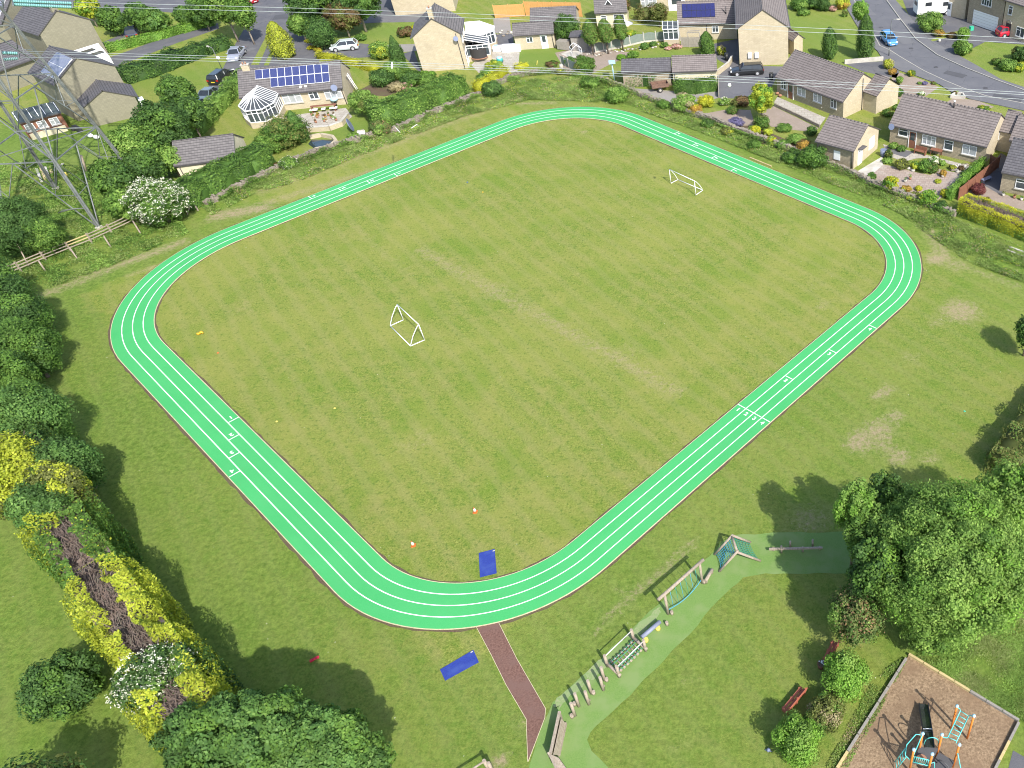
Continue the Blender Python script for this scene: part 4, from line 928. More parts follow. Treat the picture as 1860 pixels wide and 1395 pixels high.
# bungalow A (upper right)
hA = House('bungalow', 'buff bungalow with four white windows below the black car, side facing the camera', 'house', G(1411, 138, 2.4), G(1532.3, 183, 2.4), 7.4, 2.4, 4.8, 'stone', 'tile', front='stone_d')
for u, w_, n in ((1.3, 1.0, 2), (4.6, 1.5, 2), (7.5, 1.5, 2), (10.3, 1.0, 2)): hA.window('f', u, 1.55, w_, 1.2, n, 'glass_l' if w_ > 1.2 else 'glass')
hA.door('f', 2.6, .9, 2.05, 'timber_b', True); hA.pipe('r', 3.7, 4.2); hA.window('r', 5.0, 1.6, .8, .9, 1, 'glass')
def cross_wing(H, u1, ext, depth_at, w_, he, hr, wall='stone', roof='tile'):
    """small wing on the right gable of H: ridge parallel to H's gable direction pushed outwards"""
    b = MB(wall); x0, x1 = u1, u1+ext; y0, y1 = depth_at, depth_at+w_
    b.poly([(x0, y0, 0), (x1, y0, 0), (x1, y0, he), (x0, y0, he)]); b.poly([(x1, y0, 0), (x1, y1, 0), (x1, y1, he), (x1, (y0+y1)/2, hr), (x1, y0, he)]); b.poly([(x1, y1, 0), (x0, y1, 0), (x0, y1, he), (x1, y1, he)])
    b.build('wing_wall', H.e); r = MB(roof, 'lead'); o = .2; ym = (y0+y1)/2
    for sg, ya in ((1, y0-o), (-1, y1+o)):
        z0 = he-o*(hr-he)/(w_/2); q = [(x0, ya, z0), (x1+.15, ya, z0), (x1+.15, ym, hr), (x0, ym, hr)]
        if sg < 0: q = [q[1], q[0], q[3], q[2]]
        r.poly([(x, y, z+.1) for x, y, z in q], roof); r.poly(q[::-1], 'lead'); r.poly([q[0], q[1], (q[1][0], q[1][1], q[1][2]+.1), (q[0][0], q[0][1], q[0][2]+.1)], 'lead')
    r.tube([(x0, ym, hr+.1), (x1+.15, ym, hr+.1)], .1, 6, roof); r.build('wing_roof', H.e)
cross_wing(hA, hA.L, 2.2, 4.0, 4.6, 2.5, 4.0)
g1 = House('garage', 'buff stone garage with white boarded window and door in front of the paved garden', 'garage', G(1484, 254, 2.45), G(1551.6, 272, 2.45), 6.2, 2.45, 4.2, 'stone', 'tile', front='stone_d')
b = MB('white'); b.box(g1.P('f', 2.75, 1.2, .04), (.85, .06, 1.1), 'white'); b.build('boarded_window', g1.e); g1.door('r', 1.5, .85, 2.0, 'white', False); b = MB('white'); b.box(g1.P('r', 4.4, 1.5, .04), (.06, 1.4, 1.4), 'white'); b.build('boarded_window', g1.e)
b = MB('slate'); b.beam(g1.P('r', .9, 2.15, .3), g1.P('r', 2.1, 2.15, .3), .6, .06, 'slate'); b.build('door_canopy', g1.e); g1.pipe('f', g1.L-.15)
hB = House('bungalow', 'long buff bungalow behind the paved garden with round shrubs', 'house', G(1618, 224, 2.5), G(1793, 264, 2.5), 7.2, 2.5, 4.8, 'stone', 'tile', front='stone_d')
k = hB.L/12.2
hB.window('f', 1.75*k, 1.75, 1.25, .95, 1, 'glass'); hB.door('f', 3.0*k, .85, 2.1, 'timber_b', True, 'glass'); hB.window('f', 5.1*k, 1.5, 1.75, 1.2, 3, 'glass_l'); hB.window('f', 7.6*k, 1.45, 1.15, 1.2, 1, 'glass'); hB.window('f', 10.2*k, 1.45, 1.75, 1.2, 2, 'glass_l')
hB.window('r', 4.6, 1.9, .7, .8, 1, 'glass'); hB.pipe('r', 6.9); hB.dish('f', .35, 2.3, .38); cross_wing(hB, hB.L, 1.6, 4.4, 4.2, 2.6, 4.2)
b = MB('lead', 'white'); q_ = hB.onroof(6.6*k, 6.8*k, .9, .95)[0]; b.tube([q_, q_+Vector((0, 0, .75))], .09, 8, 'lead'); b.cyl(q_+Vector((0, 0, .72)), .13, .1, 8, 'white'); b.build('flue', hB.e)
# bungalow at the right edge and the garage behind it
hC = House('bungalow', 'stone bungalow cut by the right edge, white picture window, beyond the brown fence', 'house', G(1822, 310, 2.5), G(1850, 210, 2.5)*0+G(1822, 310, 2.5)+Vector((6.2, -2.9)), 7.5, 2.5, 4.6, 'stone_d', 'slate'); hC.window('f', 2.7, 1.35, 2.2, 1.15, 2, 'glass')
gD = House('garage', 'brown tiled garage behind the right edge bungalow', 'garage', G(1836, 252, 2.4), G(1836, 252, 2.4)+Vector((5.5, -2.9)), 5.5, 2.4, 4.2, 'stone', 'tile'); gD.window('f', 1.0, 1.5, .6, .8, 1, 'glass')
# top right houses
hE = House('house', 'two storey weathered stone house with pale blue garage door behind the red car', 'house', G(1764, -22, 5.2), G(1827, -2, 5.2), 8, 5.2, 7.2, 'stone_d', 'tile')
b = MB('caravan', 'white')
b.box(hE.P('f', hE.L*.53, 1.15, .05), (hE.L*.72, .08, 2.2), 'caravan')
for k in range(5): b.box(hE.P('f', hE.L*.53, .3+.43*k, .095), (hE.L*.72, .015, .02), 'kerb')
b.build('garage_door', hE.e); hE.window('f', hE.L*.5, 4.0, 2.0, 1.3, 4, 'glass')
hF = House('house', 'pale narrow stone house with arched doorway to the right of the garage door house', 'house', hE.B+Vector((.05, -.3)), hE.B+(hE.B-hE.A).normalized()*4.6+Vector((.05, -.3)), 8, 5.2, 7.2, 'stone', 'tile', front='stone'); hF.window('f', 1.1, 3.9, .8, 1.3, 1, 'glass'); hF.window('f', 3.6, 1.3, 1.6, 1.4, 2, 'glass')
b = MB('dark', 'pale'); b.box(hF.P('f', 1.2, 1.0, .03), (1.0, .06, 2.0), 'dark'); b.tube([hF.P('f', .7, 2.0, .05)]+[hF.P('f', 1.2-.5*math.cos(a), 2.0+.5*math.sin(a), .05) for a in (.6, 1.2, 1.57, 2, 2.6)]+[hF.P('f', 1.7, 2.0, .05)], .06, 6, 'pale'); b.build('arched_doorway', hF.e)
hG = House('house', 'stone house with white door behind the camper van', 'house', G(1722, -22, 4.2), G(1758, -14, 4.2), 7, 4.2, 6.0, 'stone', 'tile'); hG.door('f', .6, .9, 2.1, 'white')
# left houses
l2 = gable_house('house', 'grey stone gable house with pale solar panels on its left roof slope, behind the pylon', (101, 152), (208, 120), 5.0, 7.5, 7.1, wall='stone_g', roof='slate')
b = MB('panelgrey', 'white'); hh = l2
# solar on the far slope of l2 (its back slope faces left)
def backsolar(H, u0, u1, v0, v1):
    q = H.onroof(u0, u1, v0, v1, sgn=-1, z=.2)[::-1]; b = MB('panelgrey', 'white'); b.poly(q, 'panelgrey'); lo = [p-Vector((0, .0, .12)) for p in q]
    for k in range(4): b.poly([lo[k], lo[(k+1) % 4], q[(k+1) % 4], q[k]], 'white')
    m_ = [(q[0]+q[3])/2, (q[1]+q[2])/2]; b.beam(m_[0]+Vector((0, 0, .03)), m_[1]+Vector((0, 0, .03)), .05, .03, 'white'); return b.build('solar_panel', H.e)
backsolar(l2, .3, 4.6, .12, .93)
l1 = gable_house('house', 'grey stone two storey gable house with a white flat roof extension, upper left', (72, 62), (163, 36), 5.2, 8, 7.4, wall='stone_g', roof='slate'); l1.chimney(.4, None, .6, .8, .5, 'stone_g', 0)
l0 = gable_house('house', 'grey stone gable house at the upper left corner', (3, 42), (72, 8), 5.2, 8, 7.6, wall='stone_g', roof='slate'); backsolar(l0, .5, 6.5, .1, .9)
lg = gable_house('garage', 'small stone garage with dark roof against the solar panel gable house', (150, 197), (244, 175), 2.5, 5.0, 4.0, wall='stone_g', roof='slate')

# ================================================================== HEDGES
# tall flat-topped conifer hedge on the left, its inside bare and brown
hn = Vector((.64, .77))
def bigpatch(s, w_, z_):
    s += random.gauss(0, .55)+.4*math.sin(w_*9); r = random.random()
    if w_ < .5: k = 2 if s < 6 else 1 if s < 8.5 else 3 if s < 10 else 1 if s < 17.3 else 0 if s < 26.8 else 2 if s < 28.6 else 0
    else: k = 3 if s < 7 else 0 if s < 12 else 1 if s < 17.6 else 0
    return k if r < .90 else random.choice((0, 1, 3))
A0, A1 = Vector((-54.0, 42.0)), Vector((-25.5, 17.3))
hedge([A0+(A1-A0)*k/7+hn*random.uniform(-.25, .3) for k in range(8)], 2.85, 5.0, 'tall conifer hedge cut flat, yellow and green foliage round a bare brown top', ('gold', 'mid', 'deep', 'olive'), side=-1, dens=290, size=.19, rough=.36, bare=True, patches=bigpatch, inner=.385, full=11.8)
# long hedges along the gardens
hedge(pxs((684, 240), (735, 228), (795, 204), (855, 177)), 3.0, 2.9, 'long clipped green hedge behind the garden wall, right of the satellite dish', ('mid', 'fresh'), side=1, dens=110, size=.22, rough=.12)
hedge(pxs((350, 384), (392, 362), (437, 339), (470, 322), (507, 302)), 2.7, 2.6, 'clipped green hedge in front of the cream walled garage', ('mid', 'deep'), side=1, dens=110, size=.22, rough=.16)
hedge(pxs((345, 250), (380, 210), (410, 178), (438, 146)), 1.6, 1.7, 'loose bright hedge along the drive with three parked cars', ('fresh', 'mid'), side=-1, dens=90, size=.22, rough=.16)
hedge(pxs((192, 98), (260, 82), (330, 62), (392, 46)), 1.3, 1.2, 'narrow light green hedge on the far side of the lane, upper left', ('bright', 'fresh'), side=1, dens=70, size=.2, rough=.06)
hedge(pxs((234, 154), (290, 138), (350, 113)), 3.4, 1.8, 'broad dark green hedge beside the striped front lawn, upper left', ('deep', 'mid'), side=1, dens=70, size=.24, rough=.15)
hedge(pxs((350, 113), (385, 100), (425, 88)), 2.6, 1.6, 'round ended dark hedge left of the silver saloon', ('deep', 'mid'), side=1, dens=70, size=.24, rough=.15)
hedge(pxs((574, 108), (606, 112), (650, 124), (684, 136)), 1.1, .9, 'low clipped golden hedge beside the white hatchback', ('yellow', 'gold'), side=1, dens=70, size=.15, rough=.05)
hedge(pxs((1224, 171), (1262, 172), (1304, 166)), 1.5, 1.7, 'dark clipped hedge in front of the cream fronted garage', ('mid', 'deep'), side=1, dens=80, size=.18, rough=.06)
hedge(pxs((1136, 158), (1175, 158), (1218, 154)), 1.5, 1.6, 'dark clipped hedge in front of the long grey roofed store', ('deep', 'mid'), side=1, dens=80, size=.18, rough=.06)
hedge(pxs((870, 170), (896, 156), (928, 138)), 1.0, 1.4, 'low golden yellow hedge by the stone steps below the chimney gable', ('yellow', 'gold'), side=1, dens=80, size=.15, rough=.08)
hedge(pxs((936, 128), (962, 122)), .7, .7, 'tiny yellow hedge at the corner of the annexe lawn', ('yellow',), side=1, dens=80, size=.14)
hedge(pxs((1728, 366), (1748, 346), (1768, 326), (1790, 304)), .8, 1.2, 'bright green narrow hedge against the brown board fence', ('bright', 'fresh'), side=1, dens=120, size=.15, rough=.08)
def yp(s, w_, z_): return 0 if z_+random.gauss(0, .25) > 1.15 else (1 if z_+random.gauss(0, .3) > .75 else 3)
hedge(pxs((1737, 392), (1790, 412), (1840, 432), (1905, 456)), 2.1, 1.9, 'bright yellow flat-topped hedge with a bare twiggy middle at the right edge', ('yellow', 'gold', 'olive', 'mid'), side=1, dens=190, size=.14, rough=.08, bare=True, patches=yp, inner=.22)
hedge(pxs((1790, 856), (1830, 800), (1880, 738), (1920, 690)), 2.6, 2.0, 'olive green hedge running up the right edge of the field', ('olive', 'mid'), side=-1, dens=120, size=.2, rough=.2)
hedge(pxs((1160, 42), (1186, 40), (1212, 36)), 1.8, 2.0, 'olive brown bushy hedge between the cream bungalow and the far house', ('olive', 'rust'), side=1, dens=70, size=.24, rough=.25)

# ================================================================== TREES
# left, round the pylon; deep leaves here and below paint in lens falloff
TG = 'dense bushy trees between the pylon and the cream garage'
for i, (px, py, zc, r, kk, lab) in enumerate((
    (292, 232, 4.6, 2.9, ('deep', 'mid'), 'biggest bushy green tree left of the cream garage roof'),
    (322, 168, 4.2, 2.1, ('mid', 'deep'), 'lighter green tree in front of the broad dark hedge'),
    (342, 205, 3.8, 1.9, ('deep', 'mid'), 'dark green tree beside the parked grey saloon'),
    (245, 266, 3.9, 2.5, ('mid', 'fresh'), 'fresh green tree below the small stone garage'),
    (208, 325, 2.8, 2.2, ('mid', 'deep'), 'low bushy tree right of the pylon leg'),
    (262, 305, 2.8, 2.1, ('mid', 'deep'), 'small dark tree behind the white flowering elder'),
    (226, 372, 2.0, 1.7, ('mid', 'fresh'), 'thick bush at the rail fence beside the pylon foot'),
    (310, 290, 2.4, 1.6, ('fresh', 'mid'), 'small light tree at the left end of the garage roof'))):
    tree(px, py, zc, (r, r, r*.95), lab, kk, n=int(1500*r*r+1500), size=.27, lumps=30, lump=.36, group=None)
tree(287, 366, 2.5, (2.9, 2.9, 2.2), 'wide elder covered in cream flower heads beside the rail fence', ('mid', 'deep'), n=12000, size=.20, name='elder', lumps=36, lump=.30, flower='flower', flower_n=1700, flower_size=.24)
# left edge down to the hedge
for (px, py, zc, R, kk, lab) in (
    (22, 412, 3.2, (3.0, 3.0, 2.8), ('deep', 'deep'), 'dark green tree behind the rail fence at the left edge'),
    (78, 428, 2.2, (1.7, 1.7, 1.8), ('mid', 'fresh'), 'green bush behind the rail fence left of the pylon shadow'),
    (-22, 520, 3.3, (2.6, 2.6, 2.6), ('deep', 'mid'), 'dark tree cut by the left edge below the rail fence'),
    (12, 575, 3.4, (2.9, 2.9, 3.0), ('deep', 'mid'), 'dark tree at the left edge level with the track bend'),
    (48, 635, 3.0, (2.2, 2.2, 2.6), ('mid', 'deep'), 'green tree throwing a pointed shadow on the lawn, left edge'),
    (5, 700, 3.4, (2.4, 2.4, 2.8), ('mid', 'deep'), 'tree at the left edge above the yellow hedge trees'),
    (45, 768, 3.8, (2.6, 2.6, 3.0), ('bluegreen', 'mid'), 'soft bluish green tree above the gold conifers'),
    (20, 868, 4.6, (2.3, 2.3, 2.8), ('gold', 'olive'), 'golden feathery tree at the left edge'),
    (128, 852, 3.9, (1.8, 1.8, 2.4), ('bluegreen', 'deep'), 'dark bluish tree where the tall hedge begins'),
    (75, 925, 4.8, (1.6, 1.6, 1.9), ('deep', 'bluegreen'), 'dark glossy tree on the top end of the tall hedge'),
    (108, 892, 4.6, (1.7, 1.7, 2.2), ('olive', 'gold'), 'olive yellow tree beside the dark bluish one')):
    tree(px, py, zc, R, lab, kk, n=int(4200*R[0]*R[0]+1500), size=.17, lumps=34, lump=.32, spiky=.12)
shrub(62, 676, .9, .8, 'bare brown low bush in the shade of the left trees', ('rust', 'twig'), n=500)
tree(110, 1245, 1.9, (1.95, 1.95, 1.7), 'round dark green tree on the lawn left of the tall hedge', ('deep', 'mid'), n=11000, size=.17, lumps=44, lump=.28)
tree(60, 1465, 4.2, (2.2, 2.2, 2.2), 'tree below the lower left corner', ('olive', 'deep'), n=5000, size=.2)
tree(283, 1232, 4.5, (2.0, 1.8, 1.5), 'elder with white flower clusters growing through the tall hedge', ('deep', 'mid'), n=7500, size=.19, name='elder', lumps=30, lump=.32, flower='flower', flower_n=1000, flower_size=.15)
tree(458, 1352, 6.6, (2.9, 2.6, 2.9), 'broad tree with large leaf clumps at the lower edge beside the tall hedge', ('bluegreen', 'mid'), n=34000, size=.19, lumps=70, lump=.21, core=.68)
tree(592, 1362, 6.2, (2.1, 2.0, 2.2), 'right hand part tree of the leafy group at the lower edge', ('bluegreen', 'mid'), n=20000, size=.18, lumps=46, lump=.24, core=.68)
tree(370, 1345, 4.6, (1.9, 1.9, 2.2), 'left hand tree of the leafy group at the lower edge', ('deep', 'bluegreen'), n=17000, size=.18, lumps=44, lump=.27, core=.72)
tree(672, 1380, 4.8, (1.2, 1.2, 1.3), 'smallest tree of the leafy group at the lower edge, by the lawn', ('bluegreen', 'mid'), n=3500, size=.22, lumps=22, lump=.32)
# right, the great tree over the climbing trail
tree(1730, 1018, 6.6, (4.7, 4.7, 4.2), 'huge bright green tree over the climbing trail at the right edge', ('fresh', 'mid', 'bright'), n=100000, size=.145, lumps=210, lump=.15, core=.74, spiky=.22)
tree(1850, 925, 6.0, (2.8, 2.8, 3.2), 'tree joined behind the huge one, cut by the right edge', ('fresh', 'bright'), n=15000, size=.21, lumps=60, lump=.24, core=.7, spiky=.1)
tree(1553, 928, 7.0, (1.2, 1.35, 2.2), 'slender light green tree at the left side of the huge tree', ('fresh', 'bright'), n=7000, size=.19, lumps=34, lump=.28, spiky=.12)
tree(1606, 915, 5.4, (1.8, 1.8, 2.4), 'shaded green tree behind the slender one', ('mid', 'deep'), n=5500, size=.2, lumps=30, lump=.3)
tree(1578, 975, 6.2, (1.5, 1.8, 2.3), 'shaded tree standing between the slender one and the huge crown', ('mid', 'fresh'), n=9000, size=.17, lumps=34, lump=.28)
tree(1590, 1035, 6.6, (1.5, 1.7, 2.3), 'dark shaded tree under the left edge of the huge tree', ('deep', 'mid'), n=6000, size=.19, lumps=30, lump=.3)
tree(1556, 1115, 3.3, (1.6, 1.75, 2.0), 'shrubby tree with reddish young leaves below the huge tree', ('blush', 'mid', 'fresh'), n=10000, size=.16, lumps=44, lump=.26, spiky=.15)
tree(1700, 1150, 2.2, (2.0, 1.3, 1.7), 'low boughs of a tree behind the corner of the play area', ('mid', 'fresh'), n=7000, size=.19, lumps=30, lump=.3, spiky=.12)
shrub(1537, 1228, 1.40, 2.9, 'bright green rounded shrub below the blush leaved tree', ('bright', 'fresh'), n=7500, size=.14)
shrub(1450, 1345, 1.36, 2.8, 'bright green rounded shrub at the lower edge below the red bench', ('bright', 'fresh'), n=7500, size=.14)
shrub(1496, 1298, 1.0, 1.6, 'wispy olive shrub between the two bright round ones', ('olive', 'fresh', 'straw'), n=4200, size=.13)
shrub(1512, 1278, .85, 1.4, 'green shrub filling the gap below the upper bright round one', ('fresh', 'olive'), n=3200, size=.13)
shrub(1478, 1318, .8, 1.3, 'green shrub filling the gap above the lower bright round one', ('fresh', 'mid'), n=3000, size=.13)
tree(1868, 605, 2.5, (1.1, 1.6, 1.5), 'dark tree just entering the right edge above the field hedge', ('deep', 'mid'), n=3500, size=.2)

# top left streets
for (px, py, zc, R, kk, lab) in (
    (205, 36, 2.4, (2.0, 2.0, 1.9), ('mid', 'deep'), 'green tree behind the grey stone gable house'),
    (250, 28, 2.4, (1.9, 1.9, 1.9), ('deep', 'mid'), 'darker small tree beside the turning head, upper left'),
    (158, 14, 3.0, (1.8, 1.8, 1.6), ('bright', 'gold'), 'yellow green shrubby tree near the insulators'),
    (278, 38, 2.2, (2.3, 2.3, 1.9), ('mid', 'bluegreen'), 'wide grey green tree above the narrow light hedge'),
    (365, 20, 3.0, (2.1, 2.1, 2.2), ('mid', 'deep'), 'tree at the upper edge left of the leaning trunks'),
    (334, 28, 2.0, (1.5, 1.5, 1.5), ('mid', 'deep'), 'low dark tree at the top end of the light hedge'),
    (403, 8, 5.6, (2.5, 2.5, 2.6), ('mid', 'fresh'), 'street tree with pale trunk above the silver saloon'),
    (437, 22, 4.8, (2.0, 2.0, 2.3), ('mid', 'fresh'), 'second pale trunked street tree beside the drive'),
    (560, 4, 5.0, (3.6, 3.4, 3.0), ('deep', 'mid'), 'large green tree at the upper edge above the golden cypress'),
    (645, -2, 5.0, (3.7, 3.4, 3.0), ('mid', 'deep'), 'large green tree at the upper edge left of the stone house'),
    (622, 30, 3.2, (2.7, 2.4, 2.1), ('rust', 'olive'), 'reddish brown tree above the white hatchback'),
    (545, 45, 2.6, (1.7, 1.7, 1.6), ('mid', 'fresh'), 'small green tree between the drive and the dark yew')):
    tree(px, py, zc, R, lab, kk, n=int(900*R[0]*R[0]+1500), size=.32, lumps=34, lump=.32, mat='barkpale')
tree(580, 62, 2.3, (2.1, 2.1, 2.0), 'dense dark clipped yew left of the white hatchback', ('deep', 'bluegreen'), n=6500, size=.2, lumps=12, lump=.6, core=.75)
conifer(519, 104, 2.0, 5.2, 'golden cypress on the grass strip above the solar panel bungalow', ('gold', 'olive'), n=9000, taper=.42)
conifer(727, 118, 1.25, 4.2, 'dark blue green conical conifer left of the chimney gable', ('deep', 'bluegreen'), n=5500, taper=.62)
shrub(690, 92, 1.7, 2.2, 'bright shrub left of the blue green conifer', ('fresh', 'gold'), n=3800, size=.2)
shrub(736, 58, 1.3, 1.3, 'round clipped bronze green shrub at the gravel path', ('rust', 'mid'))
shrub(655, 68, .8, .9, 'small green shrub behind the white hatchback', ('mid',)); shrub(752, 50, .5, .6, 'small yellow shrub by the chimney gable house', ('yellow',))
for k, (px, py) in enumerate(((560, 60), (561, 74), (566, 86), (578, 90))):
    shrub(px, py, .7, .5, ['yellow edging plant at the top of the yew bed', 'second yellow edging plant of the yew bed', 'third yellow edging plant of the yew bed', 'lowest yellow edging plant of the yew bed'][k], ('yellow', 'orange'), group='yellow edging plants round the dark yew', n=420)
